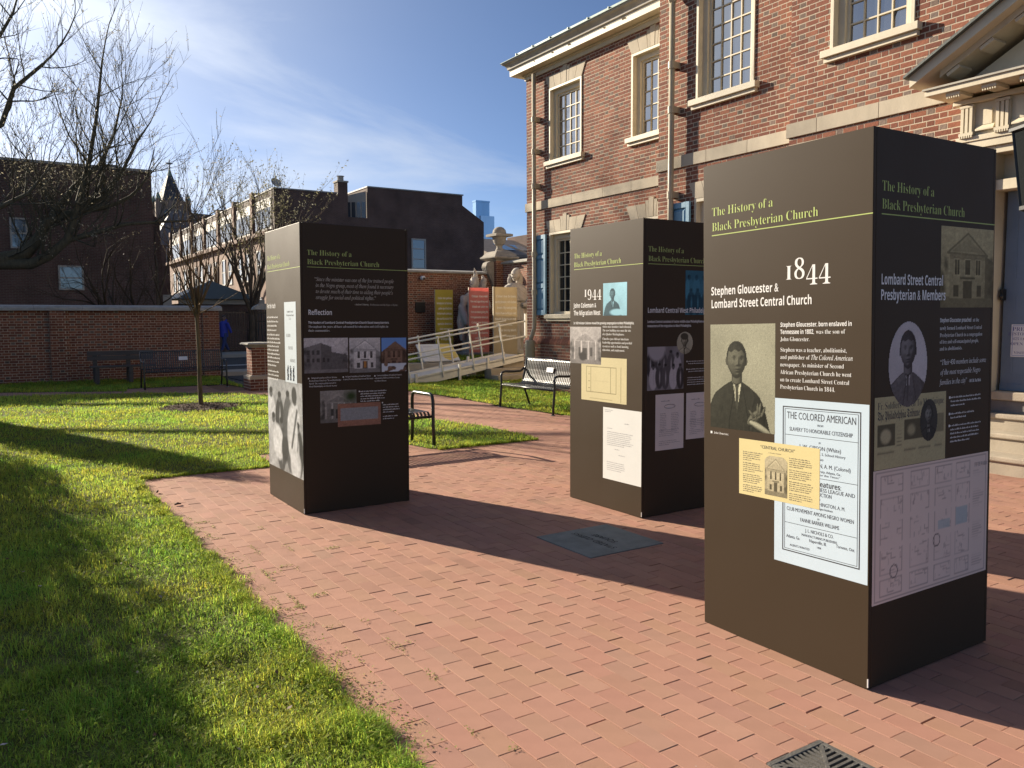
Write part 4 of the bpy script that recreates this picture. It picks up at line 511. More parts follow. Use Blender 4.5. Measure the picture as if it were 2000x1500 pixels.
[114,28,57,145,-11,-1,-10,-3,-8,-5,-7,-7,-5,-8,-4,-10,-3,-12,-2,-28,2,-21,4,-18,6,-14,10,-11,12,-7,16,-2,11,1,10,3,8,5,7,7,5,8,4,10,3,12,2,27,-1,22,-4,18,-7,15,-10,10,-12,7,20,57,121,7,-2,5,-4,4,-7,2,-9,2,-28,-2,-27,-2,-9,-4,-7,-5,-4,-7,-2,-7,2,-5,4,-4,7,-2,9,-2,27,2,28,2,9,4,7,5,4],
[114,7,58,143,-46,-37,14,-18,27,23,-1,-111,31,0,0,143],
[114,31,59,145,-16,-1,-12,-4,-10,-6,-13,-10,16,-19,16,11,11,3,5,1,5,-1,8,-4,3,-3,2,-9,-2,-9,-7,-13,-14,-17,-43,-43,0,-21,100,0,0,25,-62,0,0,2,26,25,19,20,8,13,4,14,0,14,-2,7,-7,11,-11,9,-7,3],
[114,60,54,145,-10,-1,-16,-3,-20,-10,14,-21,18,9,12,1,12,-2,4,-2,4,-7,1,-5,-2,-7,-3,-5,-3,-3,-10,-3,-6,-1,-19,0,0,-23,26,-1,5,-1,8,-4,3,-2,2,-7,0,-10,-2,-5,-4,-4,-5,-4,-8,-1,-9,-1,-19,2,-19,7,0,-25,12,-5,14,-2,15,-1,12,1,11,2,10,3,7,4,7,5,4,6,4,7,2,8,0,8,-1,8,-3,8,-4,6,-7,5,-9,4,-11,2,16,7,6,5,5,7,3,8,1,9,-1,10,-5,8,-7,7,-9,5,-12,3],
[114,43,57,145,-15,-2,-14,-5,-10,-9,-4,-5,-2,-6,-1,-8,1,-8,2,-7,9,-11,11,-9,-13,-9,-6,-6,-4,-7,-3,-8,-1,-9,1,-11,5,-9,7,-8,10,-5,12,-4,15,-1,18,2,8,3,13,8,5,5,3,7,3,6,0,8,-2,12,-5,9,-8,8,-15,9,13,9,6,5,4,6,2,7,1,8,-1,7,-2,7,-3,5,-11,9,-13,5,14,52,122,10,0,4,-1,6,-5,2,-4,0,-9,-2,-4,-6,-6,-9,-5,-12,8,-5,7,0,9,2,4,3,3,17,50,59,6,3,15,-10,7,-8,1,-6,0,-5,-2,-4,-3,-4,-5,-3,-5,-1,-14,0,-5,1,-4,3,-4,4,-2,9,3,10,3,4],
[114,46,55,144,-14,-1,-12,-4,-9,-8,-8,-10,-4,-12,-2,-14,2,-14,3,-11,6,-9,9,-6,9,-4,12,-1,8,0,7,2,5,2,4,4,7,8,1,0,-2,-16,-5,-13,-5,-5,-6,-5,-7,-3,-9,-2,-14,0,-15,2,0,-25,17,-1,14,1,10,1,17,6,7,5,11,11,7,13,5,15,2,16,1,16,-1,13,-2,12,-4,10,-5,9,-6,6,-8,6,-8,3,-9,3,17,50,120,10,0,8,-4,5,-6,3,-9,1,-8,-3,-10,-7,-7,-8,-3,-10,0,-5,2,-4,4,-4,10,0,14,2,6,3,5,4,4]]
BLACK_CHARS = 'TPhiladeprbun'
BLACK_DATA = [
[127,71,51,149,-7,0,-13,-6,-7,-4,-10,-9,-3,-5,-2,-6,-1,-8,2,-10,5,-10,10,-11,6,6,-10,11,-4,9,0,10,5,7,4,3,8,2,8,-2,10,-4,14,-6,-19,-16,-6,-9,0,-4,2,-9,7,-8,16,-13,3,-4,1,-4,-5,-4,-6,-2,-9,2,-13,6,-7,0,-9,-5,-17,-19,6,-5,8,5,3,1,6,-2,47,-27,8,-3,7,0,11,6,7,5,17,16,-5,6,-7,-6,-5,-2,-11,0,-11,4,-19,11,17,4,10,8,4,10,-2,7,-4,6,-20,16,-6,6,-2,6,1,3,9,9,23,-12,8,-2,4,2,24,19,-4,6,-7,-4,-5,0,-49,25,-9,3],
[146,57,114,150,-19,-12,-24,-21,-2,11,-6,8,-9,7,-12,3,-12,0,-12,-4,-9,-8,-7,-11,-2,-13,1,-8,2,-7,4,-7,5,-6,6,-4,7,-3,3,8,-11,5,-6,9,-2,11,2,11,7,7,9,2,10,-3,7,-9,2,-14,0,-63,-12,4,-1,2,1,4,-8,2,-14,-37,8,-3,4,6,4,2,18,-5,3,-30,7,-26,5,0,7,24,4,23,19,-6,2,-4,8,0,1,7,3,7,19,25,6,12,5,12,2,9,-1,10,-7,22,-14,39,1,5,2,2,11,82,116,8,6,2,-10,13,-32,6,-18,2,-12,-2,-17,-3,-5,-6,-7,-29,9,0,76],
[92,54,55,146,-7,-1,-7,-2,-5,-4,-5,-5,-4,-6,-3,-7,-2,8,-3,6,-4,4,-5,-4,4,-10,0,-5,0,-96,-3,-9,-4,-1,0,-6,10,-4,5,-6,1,-3,6,0,25,26,-4,5,-6,-6,-2,0,-4,2,-1,2,0,47,11,9,11,-15,5,-15,2,-15,-2,-24,-9,-23,-15,-25,4,-3,18,21,13,20,8,19,4,18,0,15,-2,11,-6,13,-10,15,0,3,2,2,-4,5,-30,-22,0,36,2,13,2,5,3,3,5,2,6,1],
[64,11,40,148,-7,-2,-5,-7,-3,-10,-4,-18,6,0,12,13,8,10,1,6,-1,4,-2,3,25,31,102,-19,-20,-8,-6,4,-5,7,4,4,1,2,-2,0,-61,3,-6,11,-6,-2,-2,6,-4,23,26,-5,4,-8,-6,-3,2,-1,48,0,4,2,3,3,1,0,6,-6,2,-9,6,-1,3,2,5],
[56,33,53,146,-7,-1,-6,-2,-6,-4,-5,-5,-4,-6,-3,-7,-2,8,-3,6,-4,4,-5,-4,3,-5,1,-7,0,-90,0,-9,-3,-4,-2,-1,0,-6,23,-9,3,-3,-2,-3,5,-3,27,25,-5,4,-7,-4,-7,2,-7,5,-1,5,0,92,3,10,4,3,4,2,6,1],
[94,31,46,100,-24,-21,-11,-14,-4,-7,-2,-7,0,-8,1,-13,4,-12,9,-14,0,-2,-2,-2,4,-5,33,25,1,-9,5,-5,9,-5,-2,-2,5,-4,22,26,-5,4,-3,-3,-5,-3,-2,1,-1,3,-1,50,1,4,5,4,0,6,-20,5,-11,6,0,2,11,33,79,3,4,18,-9,0,-45,-15,-10,-2,1,-3,4,-2,6,-4,15,0,21,3,9],
[95,35,42,146,-10,-1,-9,-2,-7,-3,-6,-5,-3,-5,-1,-6,1,-4,5,-9,5,-5,19,-12,-25,-14,1,-13,0,-39,-1,-7,-4,-3,0,-6,21,-7,12,-7,3,-3,6,0,22,25,11,16,7,14,2,14,-3,14,-2,5,-7,9,-12,9,-33,20,-5,7,-1,3,2,5,4,3,8,1,12,35,85,9,5,6,-4,13,-10,2,-4,3,-8,1,-10,-2,-19,-7,-15,-3,-4,-3,-2,-19,11],
[83,25,52,102,-36,-25,-3,-3,-1,-6,0,-32,0,-8,2,-7,4,-6,6,-5,7,-5,11,-4,-1,-3,5,-3,30,30,-4,4,-9,-6,-5,-2,-7,0,-5,2,-6,4,-4,7,-1,3,39,30,3,3,-21,32,6,40,85,2,1,14,-23,-21,-17,0,32,1,3],
[98,31,27,108,-12,-15,-5,-7,8,-13,0,-49,-14,-16,5,-3,5,4,5,0,8,-49,6,0,7,43,7,-3,5,-2,2,-3,6,0,27,40,5,10,1,10,-1,8,-2,8,-13,20,-2,4,3,2,-4,5,-33,-22,0,5,-2,3,-8,9,-1,4,2,3,11,41,71,15,10,16,-24,2,-6,1,-11,-2,-9,-5,-11,-5,-4,-3,0,-3,1,-16,8],
[74,40,25,102,-21,-23,5,-4,3,4,3,-2,1,-5,0,-43,-2,-9,-2,-1,0,-6,21,-9,3,-2,-2,-3,5,-4,29,27,-5,4,-5,-4,-4,-2,-7,3,-6,4,-1,5,0,32,9,14,3,-4,3,-4,1,-6,6,0,4,9,5,6,0,8,-4,3,-4,5,-3,7,-6,0,-2,-8,-12,-19,-1,10,-4,6,-7,5,1,2],
[92,38,55,146,-8,-1,-6,-2,-6,-4,-5,-5,-4,-6,-3,-7,-2,8,-3,6,-4,4,-5,-4,3,-5,1,-11,0,-90,0,-9,-1,-2,-3,-2,0,-6,20,-7,9,-4,3,-4,6,0,25,28,10,13,4,6,1,6,0,7,-2,7,-18,32,2,2,-3,6,-29,-16,0,30,1,13,3,5,3,3,5,2,6,1,10,37,78,10,6,11,-22,5,-11,2,-10,-1,-8,-3,-11,-5,-6,-5,0,-14,6],
[107,53,26,102,-22,-24,5,-4,4,5,3,-2,1,-4,0,-49,0,-5,-3,-4,-4,-1,0,-6,17,-7,1,-1,-1,-2,5,-3,31,26,1,-12,4,-4,8,-4,-1,-2,5,-4,23,26,-4,4,-9,-6,-2,1,-2,2,0,51,1,5,2,4,4,1,0,6,-9,5,-5,5,-2,3,-6,0,-1,-3,-5,-5,-9,-5,0,-6,4,-1,2,-3,1,-5,0,-44,-13,-11,-3,-1,-2,0,-3,3,-1,4,0,52,-1,8,-4,6,-7,5,1,2],
[107,51,25,102,-21,-23,5,-4,3,4,3,-2,1,-5,0,-48,0,-5,-3,-4,-3,-1,0,-6,9,-4,3,-3,3,-6,6,0,4,6,2,3,9,4,0,6,-3,1,-2,4,-1,5,0,42,16,15,4,-3,2,-4,1,-5,-1,-56,3,-6,11,-6,-1,-2,5,-4,23,26,-4,4,-9,-6,-2,1,-2,2,0,53,1,4,1,3,3,1,0,6,-10,4,-6,5,-2,4,-6,0,-27,-27,-1,10,-4,6,-7,5,1,2]]
def _area(q): return .5*float(np.sum(q[:, 0]*np.roll(q[:, 1], -1)-np.roll(q[:, 0], -1)*q[:, 1]))
def _ears(P, idx):
    """ear clipping of a simple counter-clockwise polygon given as indices into P"""
    T = []; idx = list(idx); cr_ = lambda a, b, c: (b[0]-a[0])*(c[1]-a[1])-(b[1]-a[1])*(c[0]-a[0]); guard = 0
    while len(idx) > 3 and guard < 4000:
        n = len(idx); done = False
        for i in range(n):
            guard += 1; a, b, c = P[idx[i-1]], P[idx[i]], P[idx[(i+1) % n]]; k = cr_(a, b, c)
            if k <= 1e-9: continue
            ok = True
            for j in idx:
                p = P[j]
                if j in (idx[i-1], idx[i], idx[(i+1) % n]) or (p == a).all() or (p == b).all() or (p == c).all(): continue
                if cr_(a, b, p) >= 0 and cr_(b, c, p) >= 0 and cr_(c, a, p) >= 0: ok = False; break
            if ok: T.append((idx[i-1], idx[i], idx[(i+1) % n])); idx.pop(i); done = True; break
        if not done: idx.pop(0)
    if len(idx) == 3: T.append(tuple(idx))
    return T
def _load_glyphs(style, chars, data):
    for ch, row in zip(chars, data):
        V = []; p = 1
        while p < len(row):
            n = row[p]; V.append(np.cumsum(np.array(row[p+1:p+1+2*n]).reshape(n, 2), 0)/200.0); p += 1+2*n
        sgn = 1 if _area(max(V, key=lambda q: abs(_area(q)))) > 0 else -1; P = np.concatenate(V); off = np.cumsum([0]+[len(q) for q in V]); T = []
        outer = [i for i, q in enumerate(V) if _area(q)*sgn > 0]; holes = [i for i in range(len(V)) if i not in outer]
        for o_ in outer:
            ring = list(range(off[o_], off[o_+1])); ring = ring if sgn > 0 else ring[::-1]; mine = [h for h in holes if inpoly(np.array([V[h][0][0]]), np.array([V[h][0][1]]), V[o_])[0]]
            for h in sorted(mine, key=lambda h: -V[h][:, 0].max()):      # bridge each counter to the outline
                hr = list(range(off[h], off[h+1])); hr = hr if sgn > 0 else hr[::-1]; d = np.linalg.norm(P[ring][:, None]-P[hr][None], axis=2); i, j = np.unravel_index(d.argmin(), d.shape)
                ring = ring[:i+1]+hr[j:]+hr[:j+1]+ring[i:]
            T += _ears(P, ring)
        GLYPH[style+ch] = (row[0]/200.0, P, np.array(T))
for _s, _c, _d in (('S', SERIF_CHARS, SERIF_DATA), ('I', ITALIC_CHARS, ITALIC_DATA), ('B', BOLD_CHARS, BOLD_DATA), ('G', BLACK_CHARS, BLACK_DATA)): _load_glyphs(_s, _c, _d)
def _builtin(ch):
    """outline of a character in Blender's built-in face"""
    def mesh_of(body):
        c = bpy.data.curves.new('letter', 'FONT'); c.body = body; c.resolution_u = 2; o = bpy.data.objects.new('letter', c); me = o.to_mesh(); me.calc_loop_triangles()
        V = np.array([v.co[:2] for v in me.vertices]).reshape(-1, 2); T = np.array([t.vertices[:] for t in me.loop_triangles]).reshape(-1, 3); o.to_mesh_clear(); bpy.data.objects.remove(o); bpy.data.curves.remove(c); return V, T
    V, T = mesh_of(ch); adv = mesh_of(ch+'|')[0][:, 0].max()-mesh_of('|')[0][:, 0].max(); GLYPH['N'+ch] = (adv, V, T)
def gl(style, ch):
    if style+ch in GLYPH: return GLYPH[style+ch]
    if 'N'+ch not in GLYPH: _builtin(ch)
    return GLYPH['N'+ch]
def text_geo(mb, s, style, x, z, em, fit=None, out=-.0022, xs=1.0, space=.26, plane='xz', col=(1, 1, 1), just='l', track=0.):
    """lay a line of text on local x/z; fit = right end of the line in metres"""
    items = []; pen = 0
    for ch in s:
        st = style
        if ch == '\x01': style = 'B'; continue
        if ch == '\x02': style = 'S'; continue
        if ch == '\x03': style = 'I'; continue
        if ch == ' ': pen += space; continue
        q = gl(st, ch)
        if q is None: continue
        items.append((pen, q)); pen += q[0]+track
    if fit is not None: xs = (fit-x)/(pen*em)
    elif just == 'c': x = x-pen*em*xs/2
    elif just == 'r': x = x-pen*em*xs
    for pn, (a, V, T) in items:
        X = x+(V[:, 0]+pn)*em*xs; Z = z+V[:, 1]*em; Y = np.full(len(X), out)
        if plane == 'xz': mb.add(np.stack([X, Y, Z], 1), T, col)
        else: mb.add(np.stack([X, Z, -Y], 1), T, col)
    return x+pen*em*xs
def text_obj(name, parent, m, lines, plane='xz'):
    """lines: (style, text, x, z, em, fit or None, just)"""
    mb = MB()
    for L in lines:
        st, tx, x, z, em = L[:5]; fit = L[5] if len(L) > 5 else None; ju = L[6] if len(L) > 6 else 'l'; out = L[7] if len(L) > 7 else -.0022; xs = L[8] if len(L) > 8 else .84
        text_geo(mb, tx, st, x, z, em, fit, out*.4, just=ju, plane=plane, xs=xs)
    o = mb.build(name, m, parent)
    if len(lines) > 1: tag(o, kind='stuff')
    return o
def greek(mb, x0, x1, z, h, rows, lead, seed, out=-.0022, ragged=.15, slope=0.):
    """lines of small print that the photo does not let one read: word-shaped strokes"""
    r = np.random.default_rng(seed)
    for k in range(rows):
        x = x0; end = x1-(x1-x0)*ragged*r.random(); zz = z-k*lead
        if k == rows-1: end = x0+(x1-x0)*r.uniform(.4, .9)
        while x < end:
            w = h*r.uniform(.9, 4.2); w = min(w, end-x)
            if w < h*.5: break
            nl = max(1, int(w/(h*.55)))
            for q in range(nl):
                lw = w/nl; hh = h*(.62 if r.random() < .65 else .95)
                a, b_ = x+q*lw, x+q*lw+lw*.62
                V = [(a, out*.4, zz), (b_, out*.4, zz), (b_, out*.4, zz+hh), (a, out*.4, zz+hh)]
                mb.add(V, np.array([(0, 1, 2, 3)]))
            x += w+h*.45
def greek_obj(name, parent, m, blocks):
    mb = MB()
    for i, bk in enumerate(blocks): greek(mb, *bk, seed=i*7+len(name)) if len(bk) == 6 else greek(mb, *bk[:6], seed=i*7+3, out=bk[6])
    return tag(mb.build(name, m, parent), kind='stuff')
# ---------------------------------------------------------------- printed pictures as coloured grids
class Pic:
    def __init__(s, w, h, bg, seed=0):
        s.w, s.h = w, h; s.y, s.x = np.mgrid[0:h, 0:w]; s.x = s.x/(w-1); s.y = 1-s.y/(h-1); s.a = np.ones((h, w, 3))*np.array(bg, float); s.r = np.random.default_rng(seed); s.seed = seed
    def blend(s, m, c): m = np.clip(m, 0, 1)[..., None]; s.a = s.a*(1-m)+np.array(c, float)*m
    def ell(s, cx, cy, rx, ry, c, soft=.12, rot=0, op=1):
        dx, dy = s.x-cx, s.y-cy; cr_, sr = math.cos(rot), math.sin(rot); d = np.hypot((dx*cr_+dy*sr)/rx, (-dx*sr+dy*cr_)/ry); s.blend((1-d)/soft*op+(.5*op if soft < .5 else 0), c); return s
    def poly(s, pts, c, op=1): s.blend(inpoly(s.x, s.y, pts)*op, c); return s
    def rect(s, x0, x1, y0, y1, c, op=1): s.blend(((s.x >= x0) & (s.x <= x1) & (s.y >= y0) & (s.y <= y1))*op, c); return s
    def line(s, x0, y0, x1, y1, w, c, op=1):
        L = math.hypot(x1-x0, y1-y0)+1e-9; t = np.clip(((s.x-x0)*(x1-x0)+(s.y-y0)*(y1-y0))/L**2, 0, 1); d = np.hypot(s.x-x0-t*(x1-x0), s.y-y0-t*(y1-y0)); s.blend((w-d)/w*2*op, c); return s
    def noise(s, amt, sc_=8, seed=1):
        n = vnoise(s.x*sc_, s.y*sc_*s.h/s.w, seed+s.seed)*.6+vnoise(s.x*sc_*2.3, s.y*sc_*2.3*s.h/s.w, seed+9)*.4-.5; s.a = s.a*(1+amt*2*n[..., None]); return s
    def grain(s, amt): s.a = s.a*(1+s.r.normal(0, amt, (s.h, s.w, 1))); return s
    def grade(s, lo, hi):
        g_ = s.a.mean(2, keepdims=True); s.a = np.array(lo)*(1-g_)+np.array(hi)*g_; return s
    def mesh(s, name, parent, x0, x1, z0, z1, out=-.0012, mask=None):
        mb = MB(); X = x0+s.x*(x1-x0); Z = z0+s.y*(z1-z0); V = np.stack([X, np.full_like(X, out*.4), Z], -1).reshape(-1, 3)
        i, j = np.mgrid[0:s.h-1, 0:s.w-1]; k = i*s.w+j; F = np.stack([k+s.w, k+s.w+1, k+1, k], -1)
        if mask is not None: F = F[mask(s.x[:-1, :-1], s.y[:-1, :-1])]
        mb.add(V, F.reshape(-1, 4), np.clip(s.a, .003, .95).reshape(-1, 3)); return mb.build(name, m_print, parent)
def portrait(w, h, seed, cx=.5, hy=.68, hs=.16, bg=.5, skin=.22, coat=.06, hair=.04, asp=1.3, turn=0., hand=False, vneck=.1):
    p = Pic(w, h, (bg,)*3, seed); p.noise(.16, 3); p.a *= (.86+.28*(p.x*.4+p.y*.6))[..., None]
    rx = hs; ry = hs*asp*w/h*1.05; t = turn*.22; U = (p.x-cx)/rx; V = (p.y-hy)/ry; k = w*rx
    G = lambda x, s_: 1/(1+(x/s_)**2/3)**4; sq = lambda q: np.sqrt(np.clip(q, 0, None)); Z = np.full(U.shape, -3.0); A = np.array(p.a[..., 0]); M = np.zeros(U.shape, bool)
    sh = -1.24-.55*np.clip((np.abs(U)-.45)/1.4, 0, 2)**1.25-.9*np.clip(np.abs(U)-2.1, 0, 3)**2; body = V < sh; d = np.clip(sh-V, 0, 3)
    z0 = -1.2+.9*sq(1-(U/2.9)**2)+.55*(d*2/(1+d*2))-.25*G(U, .5)*G(V+1.3, .5); Z = np.where(body, z0, Z); M |= body
    n_ = vnoise(p.x*26, p.y*26*h/w, seed+3)-.5; A = np.where(body, coat*(1+.5*n_), A)
    for s_ in (-1, 1):
        m1 = body & (np.abs(U*s_-(.32+.30*np.clip(-V-1.3, 0, 2.4))) < .27); Z = np.where(m1, Z+.10, Z); Z = Z+np.where(body, .06*G(U*s_-(1.7+.12*np.sin(V*5)), .12), 0)
    w1 = vneck/rx*.62; c1 = w1*np.clip(1-(-V-1.14)/2.0, 0, 1); b2 = body & (np.abs(U-t*.4) < c1); A = np.where(b2, .66, A); Z = np.where(b2, Z-.12, Z); t0 = b2 & (np.abs(U-t*.4) < .15+.06*G(V+1.42, .15)) & (V < -1.27); A = np.where(t0, .07, A); Z = np.where(t0, Z+.1, Z)
    nk = (np.abs(U-t*.3) < .52) & (V < -.55) & (V > -1.32-.12*G(U, .4)); z1 = -.45+.5*sq(1-((U-t*.3)/.54)**2); Z = np.where(nk & (z1 > Z-.6), z1, Z); A = np.where(nk, skin*.82, A); M |= nk
    q = (U/1.05)**2+((V-.14)/1.0)**2; e_ = (q < 1) & (V > -.25); Z = np.where(e_, sq(1-q)-.2, Z); A = np.where(e_, hair, A); M |= e_
    for s_ in (-1, 1): e_ = np.hypot((U-s_*.98)/.15, (V+.05)/.27) < 1; Z = np.where(e_, -.1, Z); A = np.where(e_, skin*.85, A); M |= e_
    ju = U*(1+.30*np.clip(-V-.1, 0, 1)**1.4); r2 = ju**2+(np.where(V > 0, V/1.06, V/1.04))**2; hd = r2 < 1; z = sq(1-r2)
    u = U-t; a0 = np.abs(u)
    z = z+.24*G(u, .11)*np.clip((.28-V)/.5, 0, 1)*(V > -.30)+.10*G(u, .17)*G(V+.23, .09)+.05*G(a0-.16, .08)*G(V+.27, .06)
    z = z+.08*G(V-.25, .08)*G(a0-.36, .28)-.15*G(a0-.38, .17)*G(V-.07, .10)+.06*G(a0-.38, .09)*G(V-.06, .055)+.07*G(a0-.52, .2)*G(V+.2, .2)
    z = z+.09*G(V+.50, .055)*G(u, .25)+.10*G(V+.63, .06)*G(u, .22)-.07*G(V+.56, .025)*G(u, .28)+.10*G(V+.86, .10)*G(u, .2)-.05*G(V+.74, .05)*G(u, .25)
    Z = np.where(hd, z, Z); d0 = np.full(U.shape, skin); d0 = d0*(1-.75*G(a0-.38, .15)*G(V-.255, .045)); d0 = d0*(1-.7*G(V+.56, .03)*G(u, .27))*(1-.3*G(V+.58, .10)*G(u, .26)); d0 = d0*(1-.9*G(a0-.38-.0, .075)*G(V-.06, .05)); d0 = d0*(1-.45*G(a0-.38, .14)*G(V-.10, .018))
    h1 = .58-.16*U**2+.05*np.sin(U*9+seed)-1.1*np.clip(np.abs(U)-.84, 0, 1)*4; hz = hd & (V > h1); d0 = np.where(hz, hair*(1+.9*(vnoise(p.x*70, p.y*70*h/w, seed+5)-.5)), d0); A = np.where(hd, d0, A); M |= hd
    if hand:
        for (hx, y0, r0, r1, rot, v_) in ((.70, .13, .12, .055, .55, skin*1.0), (.78, .21, .022, .075, -.25, skin*1.1), (.745, .20, .022, .07, -.05, skin), (.83, .19, .02, .06, -.5, skin*.95), (.66, .16, .02, .06, .9, skin*.9), (.78, .045, .17, .035, -.3, .5)):
            dx_, dy_ = p.x-hx, (p.y-y0); c_, s_ = math.cos(rot), math.sin(rot); q = ((dx_*c_+dy_*s_)/r0)**2+((-dx_*s_+dy_*c_)/r1)**2; e_ = q < 1; Z = np.where(e_, .1+sq(1-q)*.35, Z); A = np.where(e_, v_, A); M |= e_
    dy, gx = np.gradient(Z); gx = gx*k*.9; dy = -dy*ry*h*.9; d1 = np.sqrt(gx**2+dy**2+1); x0, y1, z2 = -.52, .46, .72
    t1 = np.clip((-gx*x0-dy*y1+z2)/d1, 0, 1); edge = np.clip(1-np.hypot(gx, dy)/14, .35, 1); shade = .22+1.05*t1**1.15
    A = np.where(M, A*shade*edge, A); p.a = np.repeat(A[..., None], 3, 2); p.grain(.05); return p
def facade(w, h, seed, body=.5, sky_=.75, roof=.3, style='gable', trees=True, cols=0, tint=((0, 0, 0), (1, 1, 1))):
    p = Pic(w, h, (sky_,)*3, seed); p.noise(.08, 3); p.rect(0, 1, 0, .14, (.3,)*3)
    if style == 'gable':
        p.poly([(.84, .12), (.84, .66), (1, .58), (1, .12)], (body*.42,)*3); p.poly([(.16, .12), (.16, .68), (.84, .66), (.84, .12)], (body,)*3); p.rect(.16, .84, .60, .655, (body*.62,)*3, .8); p.poly([(.12, .68), (.5, .93), (.88, .66)], (body*1.05,)*3); p.poly([(.2, .70), (.5, .87), (.8, .69)], (body*.8,)*3)
        p.line(.12, .68, .5, .93, .016, (body*.45,)*3); p.line(.5, .93, .88, .66, .016, (body*.45,)*3); p.line(.12, .675, .88, .66, .018, (body*.5,)*3)
        for k in range(3): x = .3+.2*k; p.rect(x-.06, x+.06, .39, .62, (body*1.25,)*3); p.rect(x-.045, x+.045, .41, .6, (.07,)*3); p.rect(x-.045, x+.045, .5, .6, (.16,)*3, .6); p.line(x-.06, .62, x+.06, .62, .012, (body*.6,)*3); p.line(x, .42, x, .6, .006, (body,)*3)
        p.rect(.42, .58, .12, .34, (.11,)*3); p.line(.37, .37, .63, .37, .02, (.12,)*3); p.rect(.24, .33, .14, .28, (.1,)*3); p.rect(.68, .77, .14, .28, (.1,)*3)
    elif style == 'portico':
        p.poly([(.05, .1), (.05, .66), (.95, .6), (.95, .1)], (body*.55,)*3); p.poly([(.08, .62), (.5, .9), (.92, .58)], (body*.9,)*3); p.poly([(.18, .64), (.5, .83), (.82, .61)], (body*.6,)*3)
        for k in range(max(cols, 4)): x = .16+.68*k/(max(cols, 4)-1); p.rect(x-.028, x+.02, .12, .6, (body*1.25,)*3); p.rect(x+.008, x+.024, .12, .6, (body*.7,)*3)
        p.rect(.42, .56, .12, .42, (.08,)*3); p.rect(.28, .36, .2, .44, (.1,)*3); p.rect(.66, .73, .2, .44, (.1,)*3)
    else:
        p.poly([(.0, .1), (.0, .72), (.38, .86), (.62, .74), (.62, .1)], (body*.75,)*3); p.poly([(.62, .1), (.62, .6), (1, .5), (1, .1)], (body*.5,)*3); p.poly([(.38, .1), (.38, .86), (.62, .74), (.62, .1)], (body*.45,)*3)
        for k in range(3):
            for q in range(2): p.rect(.06+.11*k, .12+.11*k, .3+.22*q, .42+.22*q, (.08,)*3)
        p.rect(.42, .47, .3, .44, (.06,)*3); p.rect(.52, .57, .3, .42, (.06,)*3)
    p.a *= (.82+.3*p.y+.12*np.sin(p.x*3.1))[..., None]
    if trees:
        for k in range(26): q = p.r.random(3); sx_ = .0 if k % 2 else 1.; p.ell(sx_+(q[0]-.5)*.22, .12+.55*q[1], .05+.05*q[2], .06+.05*q[0], (.05+.06*q[2],)*3, .9, 0, .75)
    p.noise(.26, 24, 4); p.noise(.16, 60, 6); p.grain(.06); return p
def group_photo(w, h, seed, rows, n, bg=.35):
    p = Pic(w, h, (bg,)*3, seed); p.noise(.35, 5); r = p.r
    for q in range(rows):
        for k in range(n):
            x = (k+.5+.25*(q % 2))/(n+.3)+r.normal(0, .015); top = .86-.3*q+r.normal(0, .02); v = r.choice([.05, .09, .55, .7, .12])
            p.ell(x, top-.3, .55/n, .27, (v,)*3, .12); p.ell(x+.01, top-.3, .12/n, .2, (.6,)*3, .5, 0, .6); p.ell(x, top-.04, .2/n, .075*w/h*n/6, (.13,)*3, .2); p.ell(x, top-.0, .2/n, .035, (.03,)*3, .4)
    p.grain(.06); return p

# ---------------------------------------------------------------- three display kiosks
KS, KH = .955, 2.386
T1, T2 = 'The History of a', 'Black Presbyterian Church'
def kiosk(x, y, yaw, tx, ty, label, lit_label, shade_label):
    e = empty('display_kiosk', (x, y, 0)); M4 = Matrix.Identity(4); M4[0][2] = tx; M4[1][2] = ty
    Rz = Matrix.Rotation(yaw, 4, 'Z'); up = Vector((tx, ty, 1)).normalized()
    q = Vector((0, 0, 1)).rotation_difference(up).to_matrix().to_4x4(); e.matrix_world = Matrix.Translation((x, y, 0)) @ q @ Rz
    tag(e, label, 'display kiosk', 'history display kiosks on the plaza')
    t = .019
    def panel(loc, rz, lab=None, a=0., b_=0.):
        mb = MB(); mb.box(a, KS-b_, 0, t, .004, KH); o = mb.build('panel', m_panel, e, bevel=.0025); o.location = loc; o.rotation_euler = (0, 0, rz)
        if lab: o['label'] = lab
        return o
    L = panel((0, KS, 0), -math.pi/2, lit_label)
    Rr = panel((0, 0, 0), 0, shade_label, t+.0006, t+.0006)
    panel((KS, KS, 0), math.pi, None, t+.0006, t+.0006); panel((KS, 0, 0), math.pi/2)
    mb = MB(); mb.box(t+.001, KS-t-.001, t+.001, KS-t-.001, KH-.03, KH-.008); mb.build('top_panel', m_panel, e)
    mfoam = mat('panel_core', (.6, .58, .55), .8)
    mb = MB(); mb.box(-.0012, .004, -.0015, .0035, .012, .05); mb.build('chipped_corner', mfoam, e)
    return e, L, Rr
def rule(parent, x0, z0, x1, z1=None, h=.0045, m=m_green):
    mb = MB(); mb.box(x0, x1, -.0009, -.0002, z0-h/2, z0+h/2); mb.build('underline', m, parent)
def title(parent, dx=0.):
    [text_obj('title_text', parent, m_green, [q]) for q in (('S', T1, .058+dx, 2.128, .0625, .442+dx), ('S', T2, .058+dx, 2.053, .0625, .69+dx))]; rule(parent, .058+dx, 2.032, KS-.001)
def card(name, parent, x0, x1, z0, z1, colr, out=-.0012, tone=None, seed=0):
    p = Pic(24, 30, colr, seed); p.noise(.03, 4); return p.mesh(name, parent, x0, x1, z0, z1, out)
def bullets(parent, pts, s_=.009, out=-.002):
    for x, z in pts:
        mb = MB(); mb.box(x, x+s_, out*.4, out*.4+.0006, z, z+s_); mb.build('bullet_mark', m_text, parent)
